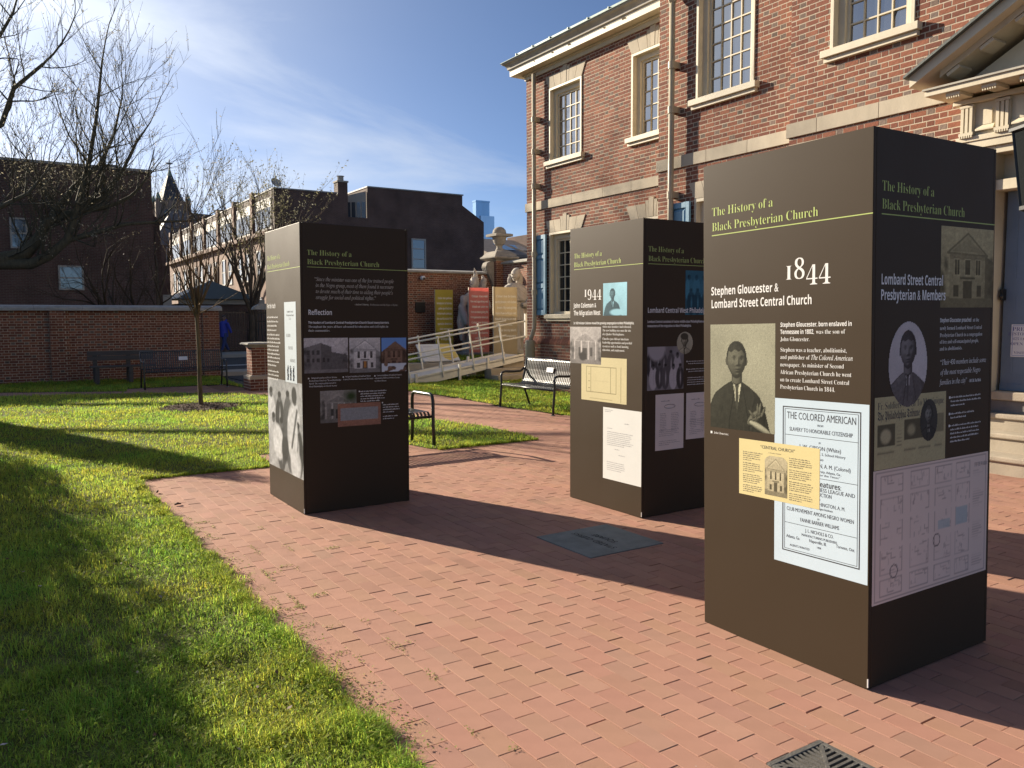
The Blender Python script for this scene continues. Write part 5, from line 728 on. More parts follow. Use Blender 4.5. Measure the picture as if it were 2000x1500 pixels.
def year(parent, x, z, em, digits):
    """old-style numerals: a small-cap one, a tall eight, figures that hang below the line"""
    mb = MB(); pen = x; adj = {'1': (0, .70), '8': (0, 1.0), '9': (-.20, .95), '4': (-.22, .95)}
    for ch in digits:
        key = 'I' if ch == '1' else ch; dz, k = adj[ch]; a, V, T = GLYPH['S'+key]; ww = .86
        mb.add(np.stack([pen+V[:, 0]*em*ww*(.95 if ch == '1' else 1), np.full(len(V), -.0009), z+(V[:, 1]*k+dz)*em], 1), T); pen += a*em*ww*1.02
    mb.build('year_text', m_text, parent)
SEP = ((.012, .010, .005), (.62, .55, .36)); GREY = ((.01, .01, .01), (.72, .72, .73)); LAV = ((.02, .016, .016), (.66, .60, .62))

# --- nearest kiosk: 1844
e, L, Rr = kiosk(3.111, 2.018, -.0065, -.0054, .0171, 'tall dark display kiosk headed 1844, nearest and largest of the three', 'sunlit panel headed 1844 with an engraved portrait', 'shaded panel with a street map and oval portrait')
title(L); year(L, .512, 1.782, .136, '1844')
text_obj('heading_text', L, m_text, [('B', 'Stephen Gloucester &', .052, 1.732, .058, .475), ('B', 'Lombard Street Central Church', .052, 1.667, .058, .66)])
bz = [1.567, 1.534, 1.501, 1.452, 1.418, 1.383, 1.348, 1.313, 1.279]
text_obj('body_text', L, m_text, [('B', 'Stephen Gloucester, born enslaved in', .486, bz[0], .0285, .862), ('B', 'Tennessee in 1802,', .486, bz[1], .0285, .672), ('S', 'was the son of', .682, bz[1], .0285, .828), ('S', 'John Gloucester.', .486, bz[2], .0285, .648),
    ('S', 'Stephen was a teacher, abolitionist,', .486, bz[3], .0285, .838), ('S', 'and publisher of', .486, bz[4], .0285, .648), ('I', 'The Colored American', .655, bz[4], .031, .868), ('S', 'newspaper. As minister of Second', .486, bz[5], .0285, .825),
    ('S', 'African Presbyterian Church he went', .486, bz[6], .0285, .862), ('S', 'on to create Lombard Street Central', .486, bz[7], .0285, .852), ('S', 'Presbyterian Church in 1844.', .486, bz[8], .0285, .782)])
p = portrait(120, 154, 3, cx=.42, hy=.66, hs=.15, bg=.42, skin=.17, coat=.035, turn=.7, hand=True, vneck=.12); p.grain(.10).grade((.006, .006, .004), (.62, .60, .43)); p.mesh('portrait_print', L, .047, .457, 1.06, 1.584)
bullets(L, [(.047, 1.026)], .012); text_obj('caption_text', L, m_text, [('S', 'John Gloucester.', .07, 1.026, .017, .17)])
d1 = card('document_print', L, .455, .948, .459, 1.234, (.50, .60, .68), -.0012, seed=2)
mb = MB()
for (a, b_, c, d_) in ((.507, .905, .518, .523), (.507, .905, 1.195, 1.200), (.502, .507, .518, 1.200), (.905, .910, .518, 1.200), (.514, .898, .529, .531), (.514, .898, 1.187, 1.189), (.514, .516, .531, 1.187), (.896, .898, .531, 1.187), (.516, .896, 1.067, 1.069), (.516, .896, .884, .886), (.516, .896, .653, .655)):
    mb.box(a, b_, -.0009, -.0006, c, d_)
tag(mb.build('border_rule', m_ink, d1), kind='stuff')
text_obj('document_text', d1, m_ink, [('N', 'THE COLORED AMERICAN', .526, 1.143, .047, .888), ('N', 'FROM', .707, 1.118, .014, None, 'c'), ('N', 'SLAVERY TO HONORABLE CITIZENSHIP', .540, 1.087, .026, .871), ('N', 'BY', .705, 1.041, .012, None, 'c'),
    ('N', 'J. W. GIBSON (White)', .596, 1.012, .026, .815), ('N', 'Author of U. S. School History', .62, .990, .017, .836), ('N', 'AND', .714, .966, .012, None, 'c'), ('N', 'W. H. CROGMAN, A. M. (Colored)', .556, .934, .026, .863), ('N', 'Clark University, Atlanta, Ga.;', .63, .912, .016, .816), ('N', '“Talks for the Times”', .65, .897, .014, .811),
    ('B', 'Special Features:', .589, .848, .034, .817), ('N', 'NATIONAL BUSINESS LEAGUE AND', .531, .826, .025, .885), ('N', 'INTRODUCTION', .63, .803, .025, .769), ('N', 'BY', .705, .784, .012, None, 'c'), ('N', 'BOOKER T. WASHINGTON, A. M.', .567, .760, .024, .837), ('N', 'Principal Tuskegee Institute', .63, .743, .015, .775),
    ('N', 'CLUB MOVEMENT AMONG NEGRO WOMEN', .526, .712, .0255, .881), ('N', 'BY', .701, .694, .012, None, 'c'), ('N', 'FANNIE BARRIER WILLIAMS', .602, .671, .025, .808), ('N', 'J. L. NICHOLS & CO.', .631, .627, .023, .78), ('N', 'MANUFACTURING PUBLISHERS', .61, .606, .016, .798), ('N', 'Atlanta, Ga.', .525, .583, .021, .602), ('N', 'Naperville, Ill.', .652, .585, .021, .744), ('N', 'Toronto, Ont.', .793, .590, .021, .887), ('N', 'AGENTS WANTED', .545, .545, .015, .655), ('N', '1908', .692, .564, .013, .716)])
d2 = card('poem_card_print', L, .238, .706, .744, 1.02, (.62, .53, .27), -.0026, seed=4)
text_obj('document_text', d2, m_ink, [('N', '“CENTRAL CHURCH”', .37, .985, .022, .572, 'l', -.0036)])
greek_obj('small_print', d2, mat('print_ink_brown', (.22, .19, .12), .6), [(.263, .385, .955, .0058, 5, .0098, -.0036), (.263, .385, .900, .0058, 5, .0098, -.0036), (.263, .385, .845, .0058, 5, .0098, -.0036), (.263, .385, .79, .0058, 4, .0098, -.0036), (.54, .672, .955, .0058, 5, .0098, -.0036), (.54, .672, .900, .0058, 5, .0098, -.0036), (.54, .672, .845, .0058, 5, .0098, -.0036), (.54, .672, .79, .0058, 4, .0098, -.0036), (.42, .51, .967, .004, 1, .01, -.0036)])
p = facade(56, 66, 8, .62, .55, style='gable'); p.grade((.03, .025, .015), (.66, .58, .38)); p.mesh('church_print', d2, .393, .532, .765, .955, -.0034, mask=lambda x, y: (np.abs(x-.5) < .48-.18*np.clip((y-.85)/.15, 0, 1)**2))
title(Rr)
p = facade(84, 92, 21, .55, .68, style='gable'); p.grade((.05, .035, .012), (.52, .42, .22)); p.mesh('church_photo_print', Rr, .502, .945, 1.641, 2.006)
text_obj('heading_text', Rr, m_text, [('B', 'Lombard Street Central', .058, 1.739, .062, .523, 'l', -.0032), ('B', 'Presbyterian & Members', .056, 1.674, .062, .544, 'l', -.0032)])
p = portrait(74, 100, 33, cx=.5, hy=.66, hs=.2, bg=.62, skin=.2, coat=.12, vneck=.1); p.grade((.03, .02, .017), (.74, .66, .66)); p.mesh('oval_portrait_print', Rr, .115, .405, 1.21, 1.585, -.003, mask=lambda x, y: np.hypot((x-.5)/.5, (y-.5)/.5) < .985)
text_obj('body_text', Rr, m_text, [('B', 'Stephen Gloucester preached', .503, 1.575, .026, .762), ('S', 'at the', .775, 1.575, .026, .83), ('S', 'newly formed Lombard Street Central', .503, 1.540, .026, .855), ('S', 'Presbyterian Church to a congregation', .503, 1.508, .026, .86), ('S', 'of free and self-emancipated people,', .503, 1.478, .026, .83), ('S', 'and to abolitionists.', .503, 1.447, .026, .69),
    ('I', '“Their 430 members include some', .51, 1.382, .034, .9), ('I', 'of the most respectable Negro', .514, 1.337, .034, .85), ('I', 'families in the city”', .51, 1.292, .034, .735), ('B', '–W.E.B. Du Bois', .75, 1.292, .02, .856)])
greek_obj('small_print', Rr, m_text, [(.602, .86, 1.226, .0085, 3, .0185), (.602, .82, 1.150, .0085, 2, .0185), (.602, .87, 1.095, .0085, 5, .0185)]); bullets(Rr, [(.588, 1.224), (.588, 1.148), (.588, 1.093)], .011)
p = Pic(90, 60, (.42, .36, .2), 5); p.noise(.1, 4)
p.rect(.04, .28, .32, .62, (.10, .085, .05)).ell(.15, .45, .07, .1, (.4, .34, .2), .4); p.rect(.4, .74, .36, .66, (.10, .085, .05)).ell(.5, .5, .07, .1, (.33, .28, .16), .5); p.rect(.84, .97, .42, .68, (.22, .19, .11))
for k in range(14):
    for q, (a, b_) in enumerate(((.04, .28), (.3, .38), (.4, .58), (.6, .8), (.84, .97))):
        if q == 1 or k > 8: p.line(a, .28-.0+.35*(q == 1)*(k/14)-.02*(k-8)*(q != 1)*(k > 8), b_-.02, .28+.35*(q == 1)*(k/14)-.02*(k-8)*(q != 1)*(k > 8), .004, (.22, .19, .11), .7)
p.grain(.05); news = p.mesh('newspaper_print', Rr, .025, .562, .951, 1.262, -.0016)
text_obj('headline_text', news, m_ink, [('S', 'Fr. Soldiers March To Martinique', .045, 1.208, .046, .545, 'l', -.0026), ('G', 'The Philadelphia Tribune', .045, 1.163, .052, .355, 'l', -.0026)])
p = portrait(40, 56, 36, cx=.5, hy=.62, hs=.22, bg=.07, skin=.3, coat=.06, hair=.12); p.grade((.012, .012, .012), (.5, .48, .42)); p.mesh('oval_portrait_print', Rr, .356, .494, 1.045, 1.236, -.0034, mask=lambda x, y: np.hypot((x-.5)/.5, (y-.5)/.5) < .985)
p = Pic(150, 100, (.70, .55, .47), 12); p.noise(.06, 4); r_ = np.random.default_rng(4); ink = (.42, .32, .28)
xs_ = [.05, .24, .29, .46, .50, .66, .69, .83]; ys_ = [.05, .17, .21, .40, .44, .60, .64, .78, .82, .95]
for i in range(0, 8, 2):
    for j in range(0, 10, 2):
        a, b_, c, d_ = xs_[i]+.01, xs_[i+1]-.005, ys_[j], ys_[j+1]
        for (u0, v0, u1, v1) in ((a, c, b_, c), (a, d_, b_, d_), (a, c, a, d_), (b_, c, b_, d_)): p.line(u0, v0, u1, v1, .0035, ink, .7)
        for k in range(13):
            u = r_.uniform(a, b_); v = r_.uniform(c, d_); p.line(u, v, u, min(d_, v+r_.uniform(.01, .05)), .003, ink, .55); p.line(u, v, min(b_, u+r_.uniform(.01, .05)), v, .003, ink, .5)
        p.noise(.0, 3)
p.rect(.70, .81, .45, .59, (.36, .42, .42), .8).rect(.54, .65, .45, .52, (.36, .42, .42), .7)
for k in range(38): p.line(.86, .08+.021*k, .86+r_.uniform(.05, .1), .08+.021*k, .0035, ink, .45)
for (cx_, cy_) in ((.17, .22), (.53, .37)):
    d_ = np.abs(np.hypot(p.x-cx_, (p.y-cy_)*.62)-.03); p.blend((.004-d_)/.004*2, (.12, .10, .10))
for (u0, v0, u1, v1) in ((.02, .02, .98, .02), (.02, .98, .98, .98), (.02, .02, .02, .98), (.98, .02, .98, .98)): p.line(u0, v0, u1, v1, .004, ink, .6)
mp_ = p.mesh('street_map_print', Rr, .0205, .935, .364, .949, -.0012)
text_obj('map_text', mp_, mat('print_ink_mid', (.16, .14, .14), .6), [('S', 'FIFTH WARD', .815, .885, .03, .925)])

# --- left kiosk: Reflection / For the Youth
e, L, Rr = kiosk(2.1236, 6.4755, .0035, .0071, -.0023, 'dark display kiosk with a Reflection panel and photo of children, beside the lawn', 'sunlit panel headed For the Youth', 'shaded panel headed Reflection with five photographs')
title(L); title(Rr)
text_obj('heading_text', L, m_text, [('B', 'For the Youth', .036, 1.706, .058, .28)])
greek_obj('small_print', L, m_text, [(.022, .36, 1.62, .017, 4, .038), (.014, .40, 1.465, .016, 9, .034), (.014, .36, 1.14, .016, 3, .034)])
lf = card('leaflet_print', L, .526, .832, 1.076, 1.754, (.52, .58, .62), -.0030, seed=9)
text_obj('document_text', lf, m_ink, [('S', 'Lombard Central', .679, 1.665, .026, None, 'c', -.004), ('S', 'Presbyterian Church', .679, 1.635, .026, None, 'c', -.004), ('S', 'U.S.A.', .679, 1.605, .026, None, 'c', -.004), ('S', 'ALLIED', .565, 1.46, .04, .68, 'l', -.004), ('S', 'YOUTH', .62, 1.355, .04, .735, 'l', -.004), ('S', 'SERVICE', .66, 1.25, .04, .80, 'l', -.004)])
for k in range(9):      # little dancing figures on the leaflet
    mb = MB(); fx, fz = .60+.075*(k % 3), 1.195-.035*(k//3); lean = (-1)**k*.008
    mb.tube([(fx, -.0036, fz-.014), (fx+lean, -.0036, fz+.012)], .003, 4); mb.tube([(fx-.014, -.0036, fz+.012), (fx+.014, -.0036, fz+.002)], .0022, 4); mb.tube([(fx-.01, -.0036, fz-.03), (fx, -.0036, fz-.012), (fx+.012, -.0036, fz-.026)], .0024, 4); mb.lathe([(0, -.005), (.005, 0), (0, .005)], 8, (fx+lean, -.0036, fz+.02)); mb.build('figure_drawing', m_ink, lf)
p = group_photo(80, 90, 41, 2, 4, .42); p.ell(.72, .45, .14, .3, (.75,)*3, .2).ell(.3, .3, .15, .2, (.8,)*3, .2, .3).ell(.5, .25, .1, .16, (.06,)*3, .3).ell(.78, .86, .07, .09, (.05,)*3, .2).line(.62, .75, .5, .4, .03, (.12,)*3).line(.85, .7, .7, .3, .03, (.14,)*3).ell(.8, .12, .14, .16, (.7,)*3, .3); p.noise(.3, 18, 3); p.grade((.008, .008, .008), (.66, .67, .68)); p.mesh('children_photo_print', L, .001, KS-.001, .288, 1.085, -.0012)
text_obj('quote_text', Rr, mat('print_quote', (.50, .44, .36), .5), [('I', '“Since the minister was one of the few trained people', .118, 1.921, .045, .822), ('I', 'in the Negro group, most of them found it necessary', .128, 1.872, .045, .818), ('I', 'to devote much of their time to aiding their people’s', .128, 1.823, .045, .812), ('I', 'struggle for social and political rights.”', .127, 1.774, .045, .655), ('B', '—Andrew E. Murray,', .459, 1.727, .02, .59), ('I', 'Presbyterians and the Negro: A History', .6, 1.727, .021, .858)])
text_obj('heading_text', Rr, m_text, [('B', 'Reflection', .06, 1.645, .058, .265), ('B', 'The leaders of Lombard Central Presbyterian Church faced many barriers.', .06, 1.573, .027, .775), ('S', 'Throughout the years all have advocated for education and civil rights in', .06, 1.540, .027, .766), ('S', 'their communities.', .06, 1.508, .027, .245)])
p = facade(60, 48, 51, .34, .70, style='street'); p.grade((.02, .015, .012), (.66, .60, .58)); p.mesh('photo_print', Rr, .0205, .398, 1.168, 1.456)
p = facade(50, 48, 52, .85, .70, style='gable'); p.grade((.02, .015, .012), (.68, .63, .60)); p.blend((np.abs(p.x-.5) < .04)*(p.y > .14)*(p.y < .32)*.9, (.42, .19, .05)); p.mesh('photo_print', Rr, .41, .69, 1.16, 1.454)
p = facade(48, 48, 53, .4, .5, style='gable', trees=True); p.grade((.02, .012, .01), (.5, .30, .20)); p.blend((p.y > .62+.28*(1-np.abs(p.x-.55)*2))*1., (.16, .30, .62)); p.blend((p.y < .24)*(vnoise(p.x*6, p.y*9, 4) > .45)*.9, (.62, .66, .72)); p.mesh('photo_print', Rr, .702, .934, 1.16, 1.452)
text_obj('caption_text', Rr, m_text, [('S', 'Original location of First African', .078, 1.122, .019, .298), ('S', 'Presbyterian Church at 7th and Bainbridge', .058, 1.099, .019, .335), ('S', 'Street. The congregation moved to', .058, 1.076, .019, .29), ('S', 'West Philadelphia on Girard Avenue.', .058, 1.053, .019, .3),
    ('S', 'Original building of Lombard Street', .372, 1.124, .019, .60), ('S', 'Central Presbyterian Church near 9th Street.', .352, 1.101, .019, .625), ('S', 'Current building of Lombard Central,', .655, 1.124, .019, .89), ('S', 'relocated in 1939 to Powelton Avenue', .635, 1.101, .019, .87), ('S', 'by John Coleman.', .635, 1.078, .019, .745)])
greek_obj('small_print', Rr, m_text, [(.505, .75, .995, .0105, 5, .021), (.71, .87, .87, .0105, 4, .021), (.71, .86, .77, .0105, 2, .021)]); bullets(Rr, [(.05, 1.12), (.348, 1.122), (.632, 1.122), (.49, .995), (.70, .888)], .011)
p = facade(52, 46, 54, .6, .45, style='portico', cols=5); p.grade((.012, .012, .01), (.52, .48, .42)); p.ell(.85, .8, .3, .3, (.04, .06, .02), .8); p.mesh('photo_print', Rr, .15, .468, .75, 1.018)
p = Pic(56, 34, (.30, .15, .10), 6); p.noise(.2, 12); p.rect(.06, .94, .26, .80, (.27, .27, .27)); p.noise(.12, 30, 5).grain(.08); p.mesh('marker_photo_print', Rr, .30, .688, .71, .903, -.0022)

# --- middle kiosk: 1944
e, L, Rr = kiosk(4.3428, 4.8395, -.001, .001, .0019, 'dark display kiosk headed 1944 standing between the other two, letter print on it', 'sunlit panel headed 1944 with a white letter', 'shaded panel headed Lombard Central West Philadelphia')
title(L); title(Rr, -.006); year(L, .202, 1.79, .132, '1944')
p = portrait(60, 56, 61, cx=.4, hy=.66, hs=.11, bg=.72, skin=.2, coat=.08, turn=.5, asp=1.25); p.ell(.6, .1, .3, .1, (.75,)*3, .4); p.grade((.008, .03, .045), (.36, .66, .78)); p.mesh('portrait_print', L, .461, .764, 1.628, 1.897)
text_obj('heading_text', L, m_text, [('B', 'John Coleman &', .054, 1.699, .056, .37), ('B', 'The Migration West', .054, 1.634, .056, .426), ('B', 'In 1939 minister Coleman moved the growing congregation to West Philadelphia,', .054, 1.556, .0285, .853)])
text_obj('body_text', L, m_text, [('S', t_, .455, 1.527-.031*k-.008*(k > 2), .0285, f_) for k, (t_, f_) in enumerate((('where most members had relocated.', .82), ('The new building was once the site', .815), ('of a Quaker Meetinghouse.', .735), ('Churches gave African Americans', .79), ('leadership opportunities and provided', .83), ('resources such as food, housing,', .79), ('education, and employment.', .74)))])
p = facade(70, 56, 63, .6, .5, style='portico', cols=4); p.ell(.42, .2, .12, .12, (.05,)*3, .4); p.grade((.012, .01, .01), (.66, .61, .58)); p.mesh('house_photo_print', L, .001, .436, 1.214, 1.534, -.0026)
p = Pic(110, 70, (.56, .49, .29), 7); p.noise(.05, 4); ink = (.2, .17, .09)
for (u0, v0, u1, v1, w_) in ((.12, .2, .78, .2, .008), (.12, .78, .78, .78, .008), (.12, .2, .12, .78, .008), (.78, .2, .78, .78, .008), (.66, .2, .66, .78, .005), (.22, .2, .22, .78, .004), (.66, .5, .78, .5, .005), (.88, .03, .88, .8, .003), (.8, .12, .95, .12, .003), (.85, .3, .92, .3, .003), (.12, .12, .78, .12, .003), (.2, .06, .7, .06, .003)): p.line(u0, v0, u1, v1, w_, ink, .9)
for k in range(12): p.line(.16, .25+.04*k, .2, .25+.04*k, .003, ink, .6)
p.rect(.3, .62, .45, .47, (.5, .43, .26)); p.grain(.03); p.mesh('plan_print', L, .166, .766, .902, 1.276, -.0014)
lt = card('letter_print', L, .467, .949, .254, .86, (.66, .655, .63), -.0014, seed=5)
greek_obj('small_print', lt, m_inkgrey, [(.49, .6, .838, .0065, 2, .014, -.0022), (.74, .86, .74, .0065, 1, .01, -.0022), (.522, .66, .685, .0065, 1, .01, -.0022), (.522, .865, .655, .0065, 8, .0155, -.0022), (.62, .76, .515, .0065, 1, .015, -.0022), (.67, .82, .47, .0065, 1, .015, -.0022), (.52, .76, .40, .0065, 5, .0165, -.0022)])
p = group_photo(48, 60, 71, 2, 5, .3); p.rect(.1, .9, .45, 1, (.25,)*3, .5); p.grade((.004, .02, .035), (.10, .36, .50)); p.mesh('photo_print', Rr, .458, .9, 1.63, 1.992)
text_obj('heading_text', Rr, m_text, [('B', 'Lombard Central West Philadelphia', .048, 1.647, .056, .752, 'l', -.003), ('B', 'Lombard Central consisted of native middle-class Philadelphians and', .047, 1.567, .0275, .70), ('B', 'newcomers of the migration to West Philadelphia.', .047, 1.533, .0275, .53)])
p = group_photo(72, 64, 73, 2, 5, .3); p.ell(.25, .95, .25, .3, (.55,)*3, .1, 0, .4); p.grade((.015, .012, .012), (.66, .60, .62)); p.mesh('group_photo_print', Rr, .049, .447, 1.026, 1.376)
p = portrait(40, 44, 75, cx=.5, hy=.6, hs=.2, bg=.6, skin=.45, coat=.5, hair=.12); p.ell(.48, .78, .24, .15, (.06,)*3, .2); p.grade((.03, .025, .015), (.62, .56, .40)); p.mesh('oval_portrait_print', Rr, .364, .547, 1.31, 1.496, -.003, mask=lambda x, y: np.hypot((x-.5)/.5, (y-.5)/.5) < .98)
greek_obj('small_print', Rr, m_text, [(.50, .86, 1.245, .008, 2, .019), (.50, .86, 1.18, .008, 2, .019), (.49, .86, 1.11, .008, 4, .019)]); bullets(Rr, [(.48, 1.243), (.48, 1.178)], .01)
for k, (a, b_, c, d_) in enumerate(((.141, .453, .534, .989), (.481, .79, .60, .986))):
    dd = card('document_print', Rr, a, b_, c, d_, (.66, .58, .54), -.0012, seed=20+k); w_ = b_-a
    greek_obj('small_print', dd, mat('print_ink_soft', (.22, .2, .2), .6), [(a+.06*1, b_-.05, d_-.06, .012, 1, .02, -.002), (a+.05, a+.12, d_-.16, .007, 11, .014, -.002), (b_-.14, b_-.05, d_-.16, .007, 11, .014, -.002), (a+.04, b_-.04, c+.16, .007, 4, .015, -.002), (a+.04, b_-.04, c+.07, .007, 3, .015, -.002)])
    mb = MB(); pts = [(a+.155+.06*math.cos(t*.2618)*1.0, -.0022, d_-.10+.016*math.sin(t*.2618)) for t in range(25)]; mb.tube(pts, .0013, 4); mb.build('pen_circle', m_ink, dd)
# slab lettering, read from the far side
mb = MB(); cx_, cy_ = (SLAB[0]+SLAB[1])/2, (SLAB[2]+SLAB[3])/2
text_geo(mb, 'STATED CLERKS', 'N', -.24, .025, .075, .24, -.0075, plane='xy'); text_geo(mb, 'SQUARE', 'N', -.13, -.075, .075, .13, -.0075, plane='xy')
o = mb.build('engraved_text', mat('engraving', (.03, .032, .03), .9), slab); o.location = (cx_, cy_, 0); o.rotation_euler = (0, 0, math.pi/2)

# ---------------------------------------------------------------- Flemish-bond brickwork
COURSE, JT = .0677, .0095
def brick_cols(n, r, dark=False):
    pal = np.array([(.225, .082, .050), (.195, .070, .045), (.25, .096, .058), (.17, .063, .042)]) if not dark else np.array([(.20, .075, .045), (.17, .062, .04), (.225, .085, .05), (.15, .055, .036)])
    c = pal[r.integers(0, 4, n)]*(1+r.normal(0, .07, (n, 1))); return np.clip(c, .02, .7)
def flemish(a0, a1, z0, z1, holes=(), phase=0.):
    """bricks (a, b, z0, z1, header?) of a wall field, trimmed at the openings"""
    out = []; st, hd = .203, .0985; rep = st+hd; k = 0; z = z0
    while z < z1-.02:
        zt = min(z+COURSE-JT, z1); off = (k % 2)*rep/2+phase; a = a0-((off) % rep); i = 0
        while a < a1:
            for w, h_ in ((st, False), (hd, True)):
                x0, x1 = max(a, a0), min(a+w-JT, a1)
                if x1-x0 > .02:
                    segs = [(x0, x1)]
                    for (h0, h1, y0, y1) in holes:
                        if zt <= y0+.012 or z >= y1-.012: continue
                        ns = []
                        for (p, q) in segs:
                            if q <= h0 or p >= h1: ns.append((p, q))
                            else:
                                if h0-p > .02: ns.append((p, h0))
                                if q-h1 > .02: ns.append((h1, q))
                        segs = ns
                    for (p, q) in segs: out.append((p, q, z, zt, h_))
                a += w
        z += COURSE; k += 1
    return np.array(out, float)
def brick_box(mb, plane, face, a, b, z0, z1, col, proud=.006, depth=.02):
    """five visible sides of one brick; plane 'x-' faces -X, 'y-' faces -Y"""
    lo, hi = face-proud, face+depth; c = .0022
    if plane == 'x-':
        V = [(lo, a+c, z0+c), (lo, b-c, z0+c), (lo, b-c, z1-c), (lo, a+c, z1-c), (hi, a, z0), (hi, b, z0), (hi, b, z1), (hi, a, z1)]; F = [(0, 3, 2, 1), (0, 1, 5, 4), (1, 2, 6, 5), (2, 3, 7, 6), (3, 0, 4, 7)]
    else:
        V = [(a+c, lo, z0+c), (b-c, lo, z0+c), (b-c, lo, z1-c), (a+c, lo, z1-c), (a, hi, z0), (b, hi, z0), (b, hi, z1), (a, hi, z1)]; F = [(0, 1, 2, 3), (4, 5, 1, 0), (5, 6, 2, 1), (6, 7, 3, 2), (7, 4, 0, 3)]
    mb.add(V, np.array(F), col)
def brick_wall(owner, plane, face, field, holes, seed, dark=False, n_single=0, prefer=None, phase=0., proud=.0022, grey_headers=.42, name='brickwork'):
    r = np.random.default_rng(seed); B = flemish(*field, holes, phase); n = len(B); col = brick_cols(n, r, dark)
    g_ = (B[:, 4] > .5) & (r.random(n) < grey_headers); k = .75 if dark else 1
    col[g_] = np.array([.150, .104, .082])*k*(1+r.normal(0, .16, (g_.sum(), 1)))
    pr = proud+r.normal(0, .0005, n); zo = r.normal(0, .0012, n)
    single = set()
    if n_single:
        ctr = np.stack([np.full(n, face), (B[:, 0]+B[:, 1])/2, (B[:, 2]+B[:, 3])/2], 1) if plane == 'x-' else np.stack([(B[:, 0]+B[:, 1])/2, np.full(n, face), (B[:, 2]+B[:, 3])/2], 1)
        full = np.isclose(B[:, 1]-B[:, 0], np.where(B[:, 4] > .5, .0985, .203)-JT, atol=.002); d = np.linalg.norm(ctr-np.array([0, 0, CAM_H]), axis=1)
        ok = full & in_view(ctr, -.01)
        if prefer is not None: ok &= prefer(ctr)
        single = set(np.argsort(np.where(ok, d, 1e6))[:min(n_single, int(ok.sum()))].tolist())
        shared = {}
        for key in (0, 1):
            for q in range(10):
                m_ = MB(); rr = np.random.default_rng(900+q+key*50); cc = brick_cols(1, rr, dark)[0]
                if key and q % 2: cc = np.array([.165, .120, .098])*k*(1+rr.normal(0, .15))
                w_ = ((.0985 if key else .203)-JT)/2; h_ = (COURSE-JT)/2
                brick_box(m_, plane, 0, -w_, w_, -h_, h_, cc, proud); shared[(key, q)] = m_.build('brick', m_brick, link=False)
    rest = MB()
    for i in range(n):
        a, b, z0, z1, h_ = B[i]
        if i in single:
            o = obj('brick', shared[(int(h_), int(r.integers(10)))], owner); dp = r.normal(0, .0005)
            o.location = (face+dp, (a+b)/2, (z0+z1)/2) if plane == 'x-' else ((a+b)/2, face+dp, (z0+z1)/2); o.rotation_euler = (r.normal(0, .006), 0, 0) if plane == 'x-' else (0, r.normal(0, .006), 0)
        else: brick_box(rest, plane, face, a, b, z0+zo[i], z1+zo[i], col[i], pr[i])
    o = rest.build(name, m_brick, owner); tag(o, kind='stuff'); return o
# ---------------------------------------------------------------- the brick hall
XW, XM, XP = 10.5, 9.56, 9.3
YW1, YW0 = 15.66, 10.30      # recessed wing
YM0 = 7.45                   # main block, then the door pavilion down to YP0
YP0 = .2
hall = empty('brick_hall', (XW, 8, 0)); tag(hall, 'large red brick hall with cream windows, stone bands and pedimented doorway', 'building'); hall.location = (0, 0, 0)
ROOF_W = 7.05; ROOF_M = 9.6
def wall_skin(X, y0, y1, z0, z1, holes, t=.24):
    ys = sorted({y0, y1, *[v for h in holes for v in h[:2] if y0 < v < y1]}); zs = sorted({z0, z1, *[v for h in holes for v in h[2:] if z0 < v < z1]}); b = MB()
    for i in range(len(ys)-1):
        for j in range(len(zs)-1):
            cy_, cz_ = (ys[i]+ys[i+1])/2, (zs[j]+zs[j+1])/2
            if any(h[0] < cy_ < h[1] and h[2] < cz_ < h[3] for h in holes): continue
            b.box(X, X+t, ys[i], ys[i+1], zs[j], zs[j+1])
    b.box(X+t+.06, 22, y0, y1, z0, z1); b.build('wall', m_mortar, hall)
winW = [(13.60, 14.76, 5.0, 6.58), (10.90, 12.06, 5.0, 6.58)]; lowW = [(13.60, 14.76, 1.68, 3.49), (10.90, 12.06, 1.68, 3.49)]
winM = [(8.29, 9.45, 5.0, 7.6)]; lowM = [(8.29, 9.45, 1.68, 3.49)]; winP = [(5.69, 6.83, 5.0, 7.6)]
DOORW = [(2.95, 5.02, 0, 4.0)]
wall_skin(XW, YW0, YW1, 0, ROOF_W, winW+lowW); wall_skin(XM, YM0, YW0, 0, ROOF_M, winM+lowM); wall_skin(XP, YP0, YM0, 0, ROOF_M, winP+[(3.2, 4.75, 0, 3.45)])
brick_wall(hall, 'x-', XW, (YW0+.004, YW1, 0.02, 6.97), winW+lowW, 31)
brick_wall(hall, 'x-', XM, (YM0, YW0, 0.02, 8.2), winM+lowM, 32, phase=.05)
brick_wall(hall, 'x-', XP, (YP0, YM0, 0.02, 7.2), winP+DOORW, 33, n_single=300, prefer=lambda c: (c[:, 2] > 3.55) & (c[:, 1] > 4.9), phase=.11)
# belt course of separate stones
def belt(X, y0, y1, z0=4.035, z1=4.222):
    y = y0; r = np.random.default_rng(int(X*10))
    while y < y1-.01:
        w_ = min(r.uniform(.75, 1.05), y1-y)
        if y1-(y+w_) < .3: w_ = y1-y
        b = MB(); b.box(X-.032, X+.01, y+.0025, y+w_-.0025, z0, z1, np.ones(3)*r.uniform(.85, 1.08)); b.build('belt_stone', m_stone, hall, bevel=.003); y += w_
belt(XW, YW0+.01, YW1+.03); belt(XM, YM0+.02, YW0+.03); belt(XP, 5.06, YM0+.03)
